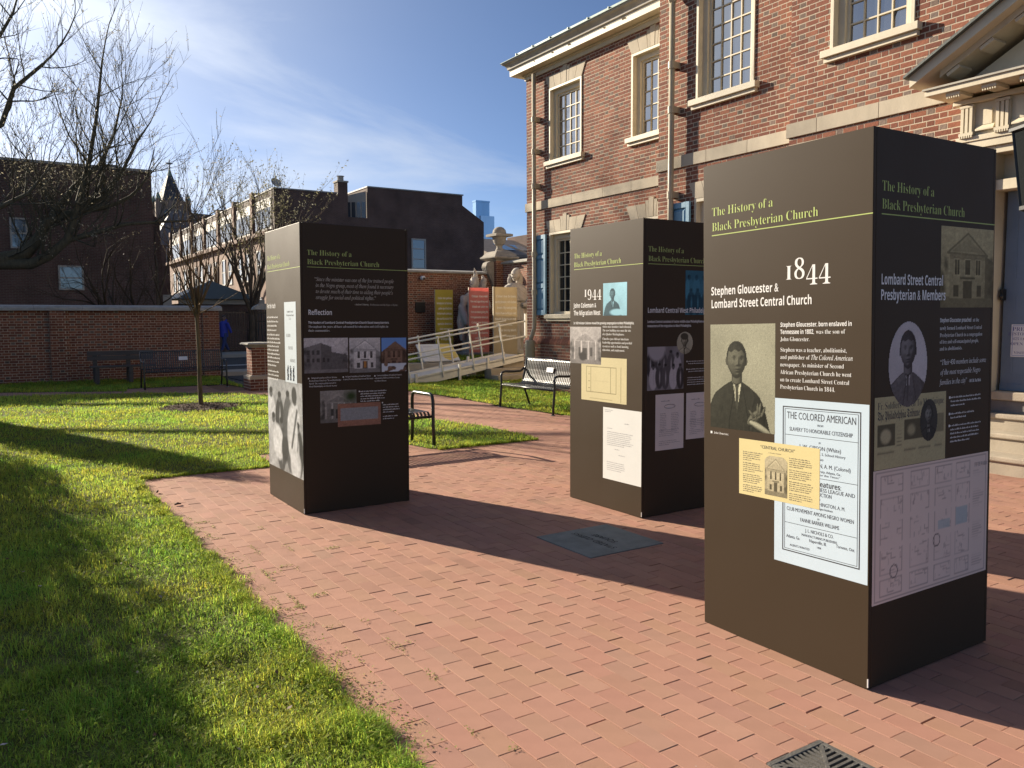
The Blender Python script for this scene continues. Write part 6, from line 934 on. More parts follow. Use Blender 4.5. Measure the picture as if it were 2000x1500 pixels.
# windows
def voussoirs(X, y0, y1, z, h=.26, key=.10):
    """flat stone arch: splayed stones and a raised, narrower keystone group"""
    w_ = y1-y0; c = (y0+y1)/2; sp = .13; edges_b = [-.5, -.30, -.115, -.05, .05, .115, .30, .5]
    for i in range(7):
        e0, e1 = edges_b[i], edges_b[i+1]; hh = h+(key if i == 3 else (.055 if i in (2, 4) else 0)); pr = .016 if i == 3 else .011
        t0, t1 = e0*(w_+2*sp)/w_, e1*(w_+2*sp)/w_; g_ = .003
        p = [(c+e0*w_+g_, z), (c+e1*w_-g_, z), (c+t1*w_-g_, z+hh), (c+t0*w_+g_, z+hh)]
        b = MB(); b.prism(p, 0, X-pr-.008, X+.012, np.ones(3)*RND.uniform(.88, 1.05)); b.build('keystone' if i == 3 else 'arch_stone', m_stone, hall, bevel=.002)
def window(X, y0, y1, z0, z1, cols, rows, glass, arch=True, sill=True, seed=0):
    r = np.random.default_rng(seed)
    b = MB(); f = .055        # outer casing: brick mould ring, set back jamb, inner sash frame
    yo0, yo1 = y0, y1
    def ring(bb, a0, a1, c0, c1, t, x0, x1):
        bb.box(x0, x1, a0, a0+t, c0, c1); bb.box(x0, x1, a1-t, a1, c0, c1); bb.box(x0, x1, a0+t, a1-t, c1-t, c1); bb.box(x0, x1, a0+t, a1-t, c0, c0+t*.6)
    ring(b, y0, y1, z0, z1, .05, X-.022, X+.20); w = b.build('window', m_cream, hall, bevel=.003)
    b = MB(); ring(b, y0+.05, y1-.05, z0+.03, z1-.05, .095, X+.075, X+.20); b.build('sash_casing', m_cream, w, bevel=.003)
    gy0, gy1, gz0, gz1 = y0+.19, y1-.19, z0+.06, z1-.19
    b = MB(); ring(b, gy0-.045, gy1+.045, gz0-.02, gz1+.045, .045, X+.115, X+.17); b.build('sash_frame', m_cream, w)
    cw, rh = (gy1-gy0)/cols, (gz1-gz0)/rows
    pm = MB(); pm.add([(0, 0, 0), (0, cw, 0), (0, cw, rh), (0, 0, rh)], np.array([(0, 3, 2, 1)])); pme = pm.build('pane', glass, link=False)
    for i in range(cols):
        for j in range(rows):
            o = obj('pane', pme, w); o.location = (X+.150, gy0+i*cw, gz0+j*rh); o.rotation_euler = (0, r.normal(0, .006), r.normal(0, .008))
    for i in range(1, cols):
        b = MB(); y = gy0+i*cw; b.box(X+.128, X+.152, y-.009, y+.009, gz0, gz1); b.build('muntin', m_cream, w)
    for j in range(1, rows):
        b = MB(); z = gz0+j*rh; b.box(X+.1265, X+.1535, gy0, gy1, z-.009, z+.009); b.build('muntin', m_cream, w)
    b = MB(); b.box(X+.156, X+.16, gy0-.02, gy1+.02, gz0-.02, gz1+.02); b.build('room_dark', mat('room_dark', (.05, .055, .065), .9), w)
    if sill:
        b = MB(); b.box(X-.10, X+.05, y0-.09, y1+.09, z0-.065, z0+.025); b.build('sill', m_cream, w, bevel=.004)
        b = MB(); b.box(X-.06, X+.05, y0-.06, y1+.06, z0-.125, z0-.0665); b.build('sill_moulding', m_cream, w, bevel=.004)
    if arch: voussoirs(X, y0, y1, z1+.005)
    return w
for k, (a, c, d, e_) in enumerate(winW): window(XW, a, c, d, e_, 4, 5, m_glass, seed=k)
for k, (a, c, d, e_) in enumerate(lowW): window(XW, a, c, d, e_, 4, 6, m_glass_dk, seed=k+5)
for k, (a, c, d, e_) in enumerate(winM): window(XM, a, c, d, e_, 4, 9, m_glass, seed=k+9)
for k, (a, c, d, e_) in enumerate(lowM): window(XM, a, c, d, e_, 4, 6, m_glass_dk, seed=k+11)
for k, (a, c, d, e_) in enumerate(winP): window(XP, a, c, d, e_, 4, 9, m_glass, seed=k+13)
def shutter(X, y0, y1, z0, z1):
    xo = X-.10
    b = MB(); st = .075; b.box(xo, xo+.045, y0, y0+st, z0, z1); b.box(xo, xo+.045, y1-st, y1, z0, z1)
    hz = [(z0, z0+.11), (z0+.60, z0+.70), (z1-.52, z1-.44), (z1-.09, z1)]
    for (p, q) in hz: b.box(xo+.0005, xo+.0445, y0+st, y1-st, p, q)
    b.box(xo+.030, xo+.036, y0+st, y1-st, z0+.1, z1-.08); s = b.build('shutter', m_blue, hall, bevel=.004)
    for (p, q) in ((z0+.11, z0+.60), (z0+.70, z1-.52), (z1-.44, z1-.09)):
        b = MB(); c0, c1, d0, d1 = y0+st+.006, y1-st-.006, p+.006, q-.006; g_ = .04
        V = [(xo+.030, c0, d0), (xo+.030, c1, d0), (xo+.030, c1, d1), (xo+.030, c0, d1), (xo+.008, c0+g_, d0+g_), (xo+.008, c1-g_, d0+g_), (xo+.008, c1-g_, d1-g_), (xo+.008, c0+g_, d1-g_)]
        b.add(V, np.array([(4, 7, 6, 5), (0, 4, 5, 1), (1, 5, 6, 2), (2, 6, 7, 3), (3, 7, 4, 0)])); b.build('raised_panel', m_blue, s)
    b = MB(); b.bar((xo+.02, (y0+y1)/2+.12, z0-.02), (xo+.02, (y0+y1)/2+.12, z0-.14), .012, .02); b.bar((xo+.05, (y0+y1)/2+.12, z0-.05), (X, (y0+y1)/2+.12, z0-.05), .015, .015); b.build('shutter_dog', m_black, hall)
for X, (y0, y1, z0, z1) in [(XW, q) for q in lowW]+[(XM, q) for q in lowM]:
    shutter(X, y1+.03, y1+.50, z0+.01, z1-.03); shutter(X, y0-.50, y0-.03, z0+.01, z1-.03)
# water table ledge of moulded brick
for X, y0, y1 in ((XW, YW0+.01, YW1+.05), (XM, YM0+.01, YW0+.05)):
    b = MB(); b.prism([(X-.06, 0), (X-.06, 1.09), (X-.012, 1.17), (X+.01, 1.17), (X+.01, 0)], 1, y0, y1); b.build('water_table', m_mortar, hall)
    brick_wall(hall, 'x-', X-.062, (y0, y1, .02, 1.02), [], 77, name='base_brickwork')
    r = np.random.default_rng(3); b = MB(); y = y0
    while y < y1:
        b.prism([(X-.072, 1.035), (X-.072, 1.085), (X-.02, 1.172), (X+.01, 1.172), (X+.01, 1.035)], 1, y+.004, min(y+.1, y1)-.004, brick_cols(1, r)[0]*.85); y += .1
    o = b.build('moulded_bricks', m_brick, hall); tag(o, kind='stuff')
# downspouts
def downspout(X, y, ztop, crook, head):
    b = MB(); P = [(X-.13, y, ztop)]+([(X-.13, y, 1.55), (X-.14, y, 1.4), (X-.20, y+.02, 1.2), (X-.22, y+.02, 1.13)] if crook else [(X-.13, y, .2)])
    b.tube(P, .047, 14); d = b.build('downspout', m_spout, hall, smooth=True)
    for z in ([6.0, 5.3, 4.55, 3.05, 2.2] if crook else [6.95, 5.65, 4.95, 3.6, 2.5]):
        b = MB(); b.lathe([(.056, -.055), (.060, -.055), (.060, .055), (.056, .055)], 14, (X-.13, y, z)); b.box(X-.13, X+.0, y-.06, y-.052, z-.05, z+.05); b.box(X-.13, X+.0, y+.052, y+.06, z-.05, z+.05); b.build('bracket', m_spout, d)
    if crook:
        b = MB(); b.lathe([(.115, .0), (.115, 1.05), (.105, 1.12), (.06, 1.14)], 18, (X-.24, y+.02, 0)); b.build('boot', m_spout, d, smooth=False)
    if head:
        b = MB(); b.lathe([(.07, 0), (.12, .12), (.12, .3), (.14, .33)], 4, (X-.13, y, ztop-.1)); b.build('rain_head', m_spout, d)
downspout(XW, 15.17, 6.98, True, False); downspout(XM, 9.87, 6.72, False, True)
# wing cornice: frieze, soffit, fascia, crown moulding, roof edge
ye = YW1
b = MB(); b.box(XW-.03, XW+.03, YW0+.0, ye+.03, 6.96, 7.05); b.build('frieze_board', m_cream, hall, bevel=.004)
b = MB(); b.box(XW-.07, XW+.02, YW0, ye+.07, 7.045, 7.085); b.build('bed_moulding', m_cream, hall, bevel=.01)
def crown(name, prof, m, y0, y1, back=2.5):
    """a profile swept along the eaves and returned round the far corner with a mitre"""
    p = np.array(prof, float); n = len(p); o = XW-p[:, 0]      # outward distance
    V = np.concatenate([np.stack([p[:, 0], np.full(n, y0), p[:, 1]], 1), np.stack([p[:, 0], y1+o, p[:, 1]], 1), np.stack([np.full(n, XW+back), y1+o, p[:, 1]], 1)])
    F = []
    for s_ in (0, 1):
        for i in range(n): j = (i+1) % n; F.append((s_*n+i, s_*n+j, (s_+1)*n+j, (s_+1)*n+i))
    b = MB(); b.add(V, np.array(F)); b.FN.append(list(range(n))[::-1]); b.FN.append(list(range(2*n, 3*n))); return b.build(name, m, hall)
crown('fascia', [(XW-.03, 7.086), (XW-.27, 7.08), (XW-.27, 7.187), (XW-.03, 7.187)], m_cream, YW0, ye)
crown('crown_moulding', [(XW-.03, 7.188), (XW-.275, 7.188), (XW-.28, 7.215), (XW-.31, 7.23), (XW-.32, 7.27), (XW-.355, 7.32), (XW-.405, 7.345), (XW-.415, 7.375), (XW-.03, 7.375)], m_creamgrey, YW0, ye)
crown('roof_edge', [(XW-.03, 7.376), (XW-.436, 7.376), (XW-.43, 7.39), (XW-.19, 7.45), (XW-.16, 7.58), (XW+2, 8.0), (XW+2.0, 7.376)], m_copper, YW0, ye)
for k in range(9):
    b = MB(); y = YW0+.3+.65*k; b.box(XW-.195, XW-.155, y-.012, y+.012, 7.45, 7.578); b.build('roof_seam', m_copper, hall)
for k, (y, l_) in enumerate(((14.9, .05), (14.2, .09), (13.6, .12), (12.5, .08), (11.9, .14))):     # curled paint and loose strips on the fascia
    b = MB(); b.add([(XW-.272, y, 7.15), (XW-.272, y+l_, 7.155), (XW-.31, y+l_*.8, 7.19), (XW-.305, y+l_*.1, 7.175)], np.array([(0, 1, 2, 3)])); b.build('paint_flake', m_cream, hall)
# high main cornice, above the picture
b = MB(); b.box(XP-.5, 22.2, YP0-.4, YW0+.5, ROOF_M-.2, ROOF_M+.15); b.build('main_cornice', m_cream, hall)
b = MB(); b.prism([(XP-.5, ROOF_M+.15), (16, 12.5), (22.2, ROOF_M+.15)], 1, YP0-.4, YW0+.5); b.build('roof', m_slate, hall)
# ---------------------------------------------------------------- pedimented doorway
DC = 3.985; XE = 9.08
door_y1, door_y0 = 4.58, 3.39
for s_ in (1, -1):
    ya, yb = sorted((DC+s_*1.02, DC+s_*.74)); b = MB(); b.box(XE, XP+.1, ya, yb, .56, 3.42); b.build('pilaster', m_cream, hall, bevel=.006)
    b = MB(); b.box(XE-.03, XP+.05, ya-.03, yb+.03, .561, .75); b.build('pilaster_base', m_cream, hall, bevel=.01)
b = MB(); b.box(XE-.005, XP+.12, DC-1.03, DC+1.03, 3.42, 3.50); b.box(XE-.02, XP+.12, DC-1.045, DC+1.045, 3.50, 3.555); b.build('architrave', m_cream, hall, bevel=.004)
b = MB(); b.box(XE+.02, XP+.12, DC-1.02, DC+1.02, 3.556, 3.90); b.build('frieze', m_cream, hall)
for k in range(6):
    y = DC+.93-k*.372; b = MB()
    b.box(XE-.012, XE+.021, y-.072, y+.072, 3.60, 3.885)
    for q in (-1, 0, 1): b.box(XE-.03, XE-.0115, y+q*.046-.015, y+q*.046+.015, 3.60, 3.86)
    b.box(XE-.034, XE+.02, y-.075, y+.075, 3.862, 3.89); t = b.build('triglyph', m_cream, hall)
    b = MB(); b.box(XE-.04, XE+.0, y-.076, y+.076, 3.566, 3.597)
    for q in range(6): b.box(XE-.045, XE-.015, y-.07+q*.0245, y-.056+q*.0245, 3.54, 3.5655)
    b.build('guttae', m_cream, t)
    if k < 5:
        b = MB(); ym = y-.186; b.box(XE+.006, XE+.021, ym-.065, ym+.065, 3.66, 3.82); b.prism([(XE+.019, 3.60), (XE-.022, 3.60), (XE-.022, 3.615), (XE+.004, 3.655), (XE+.019, 3.655)], 1, ym-.095, ym+.095); b.build('metope', m_creamgrey if False else m_cream, hall)
b = MB(); b.box(XE-.05, XP+.1, DC-1.07, DC+1.07, 3.901, 3.955); b.build('cornice_bed', m_cream, hall, bevel=.006)
for k in range(6):
    y = DC+.93-k*.372; b = MB(); b.box(8.76, XE-.05, y-.075, y+.075, 3.958, 3.995)
    b2 = b.build('mutule', m_cream, hall, bevel=.002); b = MB()
    for q in range(6): b.box(8.765, 8.785, y-.068+q*.0245, y-.056+q*.0245, 3.935, 3.9575)
    b.build('guttae', m_cream, b2)
b = MB(); b.box(8.72, XP+.1, DC-1.215, DC+1.215, 3.996, 4.055); b.build('corona', m_cream, hall, bevel=.003)
b = MB(); b.box(8.70, XP+.1, DC-1.235, DC+1.235, 4.0555, 4.075); b.build('corona_cap', m_creamgrey, hall)
slope = .53; apex = 4.10+1.36*slope
b = MB(); b.prism([(DC-1.1, 4.076), (DC+1.1, 4.076), (DC, 4.076+1.1*slope)], 0, XE+.02, XP+.1); b.build('tympanum', m_cream, hall)
for s_ in (1, -1):
    for (x0, dz0, dz1, e0, m_, nm) in ((8.66, .02, .135, 1.36, m_cream, 'raking_cornice'), (8.60, .1355, .165, 1.40, m_slate, 'pediment_roof'), (8.80, -.05, .0195, 1.10, m_cream, 'raking_soffit')):
        P = [(DC+s_*e0, apex-e0*slope+dz0), (DC, apex+dz0), (DC, apex+dz1), (DC+s_*e0, apex-e0*slope+dz1)]
        b = MB(); b.prism(P, 0, x0, XP+.05); b.build(nm, m_, hall)
    for q in range(3):
        y = DC+s_*(.28+.34*q); z = apex-abs(y-DC)*slope-.06; b = MB(); b.obox((8.93, y, z-.02), (.25, .15, .035), np.array([[1, 0, 0], [0, math.cos(math.atan(slope)*-s_), -math.sin(math.atan(slope)*-s_)], [0, math.sin(math.atan(slope)*-s_), math.cos(math.atan(slope)*-s_)]])); b.build('raking_mutule', m_cream, hall)
# door, frame, transom
b = MB(); b.box(XE+.03, XP+.14, DC-.74, DC-.64, .78, 3.42); b.box(XE+.03, XP+.14, DC+.64, DC+.74, .78, 3.42); b.box(XE+.03, XP+.14, DC-.64, DC+.64, 3.34, 3.419); b.box(XE+.06, XP+.14, DC-.64, DC+.64, 2.95, 3.06); b.build('door_frame', m_cream, hall, bevel=.005)
b = MB(); b.box(XP+.02, XP+.04, DC-.64, DC+.64, 3.06, 3.34); tr_ = b.build('transom_window', m_glass_dk, hall)
b = MB(); b.box(XP+.005, XP+.0195, DC-.64, DC+.64, 3.061, 3.10); b.box(XP+.005, XP+.0195, DC-.64, DC+.64, 3.30, 3.339); b.box(XP+.004, XP+.0195, DC+.52, DC+.64, 3.10, 3.30); b.build('transom_frame', m_cream, tr_)
b = MB(); b.box(XP+.03, XP+.08, DC-.60, DC+.60, .80, 2.945); dr = b.build('door', m_door, hall)
for (y0, y1) in ((DC+.06, DC+.5), (DC-.5, DC-.06)):
    for (z0, z1) in ((.95, 1.45), (1.6, 1.85), (2.0, 2.8)):
        b = MB(); b.box(XP+.024, XP+.0305, y0, y1, z0, z0+.02); b.box(XP+.024, XP+.0305, y0, y1, z1-.02, z1); b.box(XP+.024, XP+.0305, y0, y0+.02, z0+.02, z1-.02); b.box(XP+.024, XP+.0305, y1-.02, y1, z0+.02, z1-.02); b.build('door_panel', m_door, dr)
b = MB(); b.box(XP+.015, XP+.03, DC-.60, DC+.60, .80, .87); b.build('kick_rail', m_door, dr)
b = MB(); b.box(XP-.03, XP+.03, DC+.575, DC+.615, 1.78, 1.90); b.lathe([(.02, 0), (.028, .02), (.02, .045)], 10, (XP-.02, DC+.60, 1.80)); b.build('hinge', m_black, dr)
m_paper = mat('paper', (.72, .72, .70), .8, spec=.2)
def notice(y0, y1, z0, z1, label, lines):
    b = MB(); b.box(XP+.018, XP+.0215, y0, y1, z0, z1); n = b.build('paper_notice', m_paper); tag(n, label, 'notice', 'paper notices on the door')
    t = MB()
    for (tx, f, em) in lines: text_geo(t, tx, 'S', 0, z0+(z1-z0)*f, em, None, 0, just='c')
    V = np.concatenate(t.V); t.V = [np.stack([np.full(len(V), XP+.0168), (y0+y1)/2-V[:, 0], V[:, 2]], 1)]; t.C = [np.ones((len(V), 3))]; tag(t.build('printed_text', mat('notice_ink', (.10, .10, .25), .7), n), kind='stuff')
    f = MB(); f.box(XP+.0172, XP+.0181, y0+.012, y1-.012, z0+.012, z0+.018); f.box(XP+.0172, XP+.0181, y0+.012, y1-.012, z1-.018, z1-.012); f.box(XP+.0172, XP+.0181, y0+.012, y0+.018, z0+.018, z1-.018); f.box(XP+.0172, XP+.0181, y1-.018, y1-.012, z0+.018, z1-.018); f.build('notice_border', mat('notice_blue', (.25, .32, .5), .7), n)
notice(DC+.02, DC+.50, 1.17, 1.52, 'lower white notice with opening hours on the blue door', [('PRESBYTERIAN', .80, .06), ('HISTORICAL SOCIETY', .66, .05), ('425 LOMBARD STREET', .52, .04), ('OPEN TO THE PUBLIC', .36, .045), ('MONDAY', .22, .035), ('VISITORS WELCOME', .09, .04)])
notice(DC-.1, DC+.33, 2.12, 2.38, 'upper white notice on the blue door', [('ENTRANCE', .55, .06)])
# lantern under the entablature
ln = empty('hanging_lantern', (8.95, 4.12, 2.7)); tag(ln, 'black hanging lantern over the blue doorway at the frame edge', 'lantern')
b = MB(); b.lathe([(.02, 1.0), (.02, .86), (.24, .84), (.27, .80), (.27, .77), (.23, .76)], 6); b.build('lantern_roof', m_black, ln)
b = MB(); b.lathe([(.135, .02), (.225, .759)], 6); b.build('lantern_glass', m_glass_dk, ln)
b = MB()
for k in range(6): a = k*math.pi/3; b.bar((.14*math.cos(a), .14*math.sin(a), .02), (.232*math.cos(a), .232*math.sin(a), .76), .02, .02)
b.lathe([(.02, -.12), (.06, -.06), (.15, -.02), (.15, .02)], 6); b.build('lantern_frame', m_black, ln)
# stone steps up to the door
st = empty('stone_steps', (0, 0, 0)); tag(st, 'worn pale stone steps with nosings below the blue door', 'steps')
for (x, z0, z1, e_) in ((8.55, 0, .19, 1.25), (8.85, .19, .385, 1.18), (9.12, .385, .56, 1.12)):
    b = MB(); b.box(x+.03, 9.32, DC-e_+.02, DC+e_-.02, z0-.01, z1-.055); b.build('riser', m_step, st)
    b = MB(); b.box(x, 9.32, DC-e_, DC+e_, z1-.0545, z1); b.build('tread', m_step, st, bevel=.014)
b = MB(); b.box(9.24, 9.40, DC-.70, DC+.70, .5605, .70); b.build('riser', mat('dark_riser', (.17, .16, .15), .8, .2, 6), st)
b = MB(); b.box(9.20, 9.40, DC-.735, DC+.735, .7005, .795); b.build('door_sill', m_step, st, bevel=.012)

# ---------------------------------------------------------------- garden walls, piers
YL = 24.3
gw = empty('garden_wall'); tag(gw, 'long low brick garden wall with stone coping behind the left lawn', 'wall')
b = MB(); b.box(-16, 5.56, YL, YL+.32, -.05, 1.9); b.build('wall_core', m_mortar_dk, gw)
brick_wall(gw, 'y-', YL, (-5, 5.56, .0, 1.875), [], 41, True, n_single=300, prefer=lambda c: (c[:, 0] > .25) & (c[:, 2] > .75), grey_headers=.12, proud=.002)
for (x0, x1, z1) in ((1.35, 1.72, 1.878), (-3.2, -2.8, 1.878)):
    b = MB(); b.box(x0, x1, YL-.10, YL-.008, -.05, z1); b.build('buttress', m_mortar_dk, gw); brick_wall(gw, 'y-', YL-.102, (x0, x1, .0, z1), [], 42, True, grey_headers=.1, name='buttress_brickwork')
b = MB(); b.box(5.15, 5.60, YL-.055, YL-.008, -.05, 1.88); b.build('end_pier', m_mortar_dk, gw); brick_wall(gw, 'y-', YL-.057, (5.15, 5.60, .0, 1.88), [], 43, True, grey_headers=.1, name='end_pier_brickwork')
x = -16.
while x < 5.6:
    x2 = min(x+RND.uniform(1.1, 1.5), 5.68); b = MB(); b.prism([(YL-.14, 1.882), (YL-.14, 1.955), (YL-.10, 2.0), (YL+.18, 2.035), (YL+.44, 2.0), (YL+.46, 1.882)], 0, x+.003, x2-.003); b.build('coping_stone', mat('coping', (.33, .32, .30), .85, .2, 5, .3, 60, dirt=(.14, .14, .13), dscale=3, damt=.6), gw, bevel=.006); x = x2
# low gate pier
pr_ = empty('gate_pier', (5.25, 19.0, 0)); tag(pr_, 'low square brick gate pier with flared stone cap beside the left path', 'pier')
b = MB(); b.box(-.215, .215, -.215, .215, 0, 1.0); b.box(-.285, .285, -.285, .285, 0, .33); b.build('pier_core', m_mortar, pr_)
def pier_bricks(h, z0, z1, seed):
    r = np.random.default_rng(seed); z = z0; k = 0
    while z < z1-.03:
        for pl in ('x-', 'y-'):
            a = -h-(.05 if k % 2 else .0)
            for w_ in ((.203, .0985, .203, .203) if k % 2 == 0 else (.15, .203, .203, .1)):
                a0, a1 = max(a, -h), min(a+w_-JT, h); a += w_
                if a1-a0 < .03: continue
                m_ = MB(); brick_box(m_, pl, -h, a0, a1, z, z+COURSE-JT, brick_cols(1, r)[0]*.95, .003); m_.build('brick', m_brick, pr_)
        z += COURSE; k += 1
pier_bricks(.285, 0, .30, 1); pier_bricks(.217, .335, .98, 2)
b = MB(); b.lathe([(.287, .30), (.29, .33), (.22, .36), (.218, .36)], 4, sq=True); b.build('plinth_course', m_mortar, pr_)
b = MB(); b.lathe([(.225, .98), (.235, 1.0), (.28, 1.03), (.30, 1.05), (.335, 1.055), (.335, 1.08), (.30, 1.095), (.0, 1.11)], sq=True); b.build('cap', mat('cap_stone', (.38, .36, .31), .85, .2, 6, .3, 60, dirt=(.2, .19, .16), dscale=4, damt=.6), pr_)
# tall wall at the back of the statue court, its corner pier and urn
XC = 15.1
cw = empty('court_wall'); tag(cw, 'tall dark brick wall with stone coping behind the statues and banners', 'wall')
b = MB(); b.box(8.3, XC+.3, YL, YL+.36, -.05, 3.16); b.build('wall_core', m_mortar_dk, cw)
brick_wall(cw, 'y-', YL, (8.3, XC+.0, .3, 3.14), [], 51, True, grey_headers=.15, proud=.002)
b = MB(); b.prism([(YL-.10, 3.162), (YL-.10, 3.22), (YL+.18, 3.27), (YL+.46, 3.22), (YL+.46, 3.162)], 0, 8.2, XC-.28); b.build('coping', MATS['coping'], cw)
b = MB(); b.box(XC, XC+.36, 14, YL, -.05, 3.5); b.build('side_wall_core', m_mortar, cw)
brick_wall(cw, 'x-', XC, (19.5, YL-.3, .3, 3.48), [], 52, False, grey_headers=.2, proud=.002, name='side_brickwork')
b = MB(); b.prism([(XC-.10, 3.502), (XC-.10, 3.56), (XC+.18, 3.63), (XC+.46, 3.56), (XC+.46, 3.502)], 1, 14, YL-.30); b.build('coping', MATS['cap_stone'], cw)
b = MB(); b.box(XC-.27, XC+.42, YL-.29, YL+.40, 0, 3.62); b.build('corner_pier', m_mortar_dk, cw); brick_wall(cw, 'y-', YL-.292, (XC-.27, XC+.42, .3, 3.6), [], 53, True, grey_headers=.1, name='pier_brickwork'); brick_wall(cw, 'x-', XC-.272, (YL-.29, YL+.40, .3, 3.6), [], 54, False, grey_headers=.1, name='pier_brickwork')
pcx, pcy = XC+.075, YL+.055; mat('urn_stone', (.27, .24, .20), .9, .2, 6, .35, 50)
b = MB(); b.lathe([(.36, 3.62), (.40, 3.66), (.46, 3.68), (.50, 3.72), (.50, 3.76), (.44, 3.80), (.40, 3.86), (.30, 3.95), (.16, 3.98)], sq=True, c=(pcx, pcy, 0)); b.build('pier_cap', MATS['urn_stone'], cw)
b = MB(); b.lathe([(.16, 3.975), (.14, 4.02), (.10, 4.10), (.105, 4.16), (.18, 4.22), (.22, 4.32), (.245, 4.42), (.25, 4.47)], 24, (pcx, pcy, 0)); b.lathe([(.28, 4.47), (.345, 4.475), (.345, 4.555), (.28, 4.575)], sq=True, c=(pcx, pcy, 0)); b.lathe([(.235, 4.57), (.24, 4.62), (.215, 4.71), (.15, 4.78), (.07, 4.815), (.0, 4.82)], 24, (pcx, pcy, 0)); b.build('ball_finial', MATS['urn_stone'], cw, smooth=False)
# scroll bracket on the pier face
b = MB(); b.prism([(XC-.272, 2.72), (XC-.33, 2.78), (XC-.37, 2.98), (XC-.44, 3.16), (XC-.56, 3.30), (XC-.60, 3.44), (XC-.55, 3.55), (XC-.42, 3.60), (XC-.272, 3.60)], 1, YL-.16, YL+.16); b.build('console_bracket', MATS['urn_stone'], cw, bevel=.02)
for k in (-1, 0, 1): b = MB(); b.tube([(XC-.34, YL+.1*k, 2.86), (XC-.40, YL+.1*k, 3.05), (XC-.50, YL+.1*k, 3.24), (XC-.60, YL+.1*k, 3.40)], [.02, .045, .05, .03], 8); b.build('acanthus_leaf', MATS['urn_stone'], cw, smooth=True)
# terrace of grass and stone kerbs in the court
b = MB(); b.box(9.2, XC+.02, 20.6, YL+.01, -.05, .42); b.prism([(12.3, -.05), (12.3, .5), (XC, .5), (XC, -.05)], 1, 19.6, 20.6); tag(b.build('terrace', m_soil), kind='structure')
for (x0, x1, y0, y1, z1) in ((8.9, 11.6, 19.9, 20.25, .20), (9.1, 11.4, 20.3, 20.6, .40)):
    b = MB(); b.box(x0, x1, y0, y1, -.02, z1); tag(b.build('stone_kerb', m_concrete, bevel=.02), 'low stone kerb step below the tilted information panel' if z1 > .3 else 'lower stone kerb step nearest the metal ramp', 'kerb', 'stone kerbs')
cs = empty('concrete_steps', (11.0, 17.75, 0)); tag(cs, 'plain concrete steps beside the metal ramp near the hall corner', 'steps')
for (x0, y0, y1, z0, z1) in ((0, 0, .35, -.01, .15), (0.0, .352, .70, -.01, .31), (.6, .702, 1.1, -.01, .46)):
    b = MB(); b.box(x0, 1.5, y0, y1, z0, z1); b.build('step', m_step, cs, bevel=.012)
# ---------------------------------------------------------------- metal ramp
rp = empty('access_ramp', (0, 0, 0)); tag(rp, 'cream metal wheelchair ramp with sloping double handrails by the hall corner', 'ramp')
RX0, RX1, RY0, RY1 = 8.3, 12.25, 18.35, 19.45
rz = lambda x: .03+.165*(x-8.6) if x > 8.6 else .03
b = MB(); b.prism([(RX0, .005), (RX0, .02), (RX1, rz(RX1)), (RX1, rz(RX1)-.02)], 1, RY0, RY1); b.build('ramp_deck', m_alu, rp)
for y in (RY0, RY1-.05):
    b = MB(); b.prism([(RX0+.2, .02), (RX0+.2, .10), (RX1, rz(RX1)+.05), (RX1, rz(RX1)-.13), (RX0+1.2, .02)], 1, y, y+.05); b.build('side_beam', m_alu, rp)
    for h in (.52, .93):
        yy = y+.025; b = MB(); b.tube([(RX0+.1, yy, rz(RX0+.1)+h), (RX1+.05, yy, rz(RX1)+h)], .023, 8); b.build('handrail', m_alu, rp, smooth=True)
    for x in np.arange(RX0+.5, RX1+.1, .92):
        b = MB(); b.bar((x, y-.012 if y == RY0 else y+.062, rz(x)-.08), (x-.16, y-.012 if y == RY0 else y+.062, rz(x)+.97), .03, .05, up=(0, 1, 0)); b.build('rail_post', m_alu, rp)
    for x in (8.95, 10.2, 11.05):
        b = MB(); b.box(x-.03, x+.03, y-.03, y+.03, 0, rz(x)+.16); b.build('leg', m_alu, rp)
        b = MB(); b.box(x-.09, x+.09, y-.09, y+.09, 0, .012); b.build('foot_plate', m_alu, rp)
b = MB(); b.box(RX1-.02, RX1+.04, RY0-.02, RY0+.04, rz(RX1)-.1, rz(RX1)+1.12); b.build('end_post', m_alu, rp)
# ---------------------------------------------------------------- banners and information panel
def banner(x, y, z0, z1, w_, colr, label, lines, yaw):
    e = empty('text_banner', (x, y, z0), yaw); tag(e, label, 'banner', 'standing text banners'); mm = mat('banner_'+label.split()[0], colr, .7, .05, 4, spec=.15, trans=.45)
    h = z1-z0
    b = MB(); b.box(-w_/2, w_/2, -.0015, .0015, 0, h); bo = b.build('banner_sheet', mm, e)
    b = MB()
    for k, tx in enumerate(lines):
        ind = (.06, .02, .08, .03, .02, .05, .12, .03, .16, .08, .1)[k % 11]; text_geo(b, tx, 'B', -w_/2+ind+.03, h-.30-k*.165, .095, min(w_/2-.03, -w_/2+ind+.03+.045*len(tx)), -.003)
    tag(b.build('banner_text', mat('banner_white', (.72, .72, .68), .7), bo), kind='stuff')
    for s_ in (-1, 1):
        b = MB(); b.box(s_*w_/2-(.025 if s_ > 0 else 0), s_*w_/2+(0 if s_ > 0 else .025), .013, .06, -.12, h+.01); b.build('post', mat('banner_edge', (.55, .49, .36), .6), e)
banner(12.43, 23.35, .62, 2.56, .62, (.58, .50, .10), 'yellow standing banner with rows of white text by the brick wall', ['Color me yellow,', 'immigrant of stories,', 'golden age of exclusion,', 'internal camps.', 'the world around the', 'question American.', 'Color me Japanese,', 'Korean, Chinese,', 'Filipino,', 'color me Asian,', 'Southeast Asian.'], -.08)
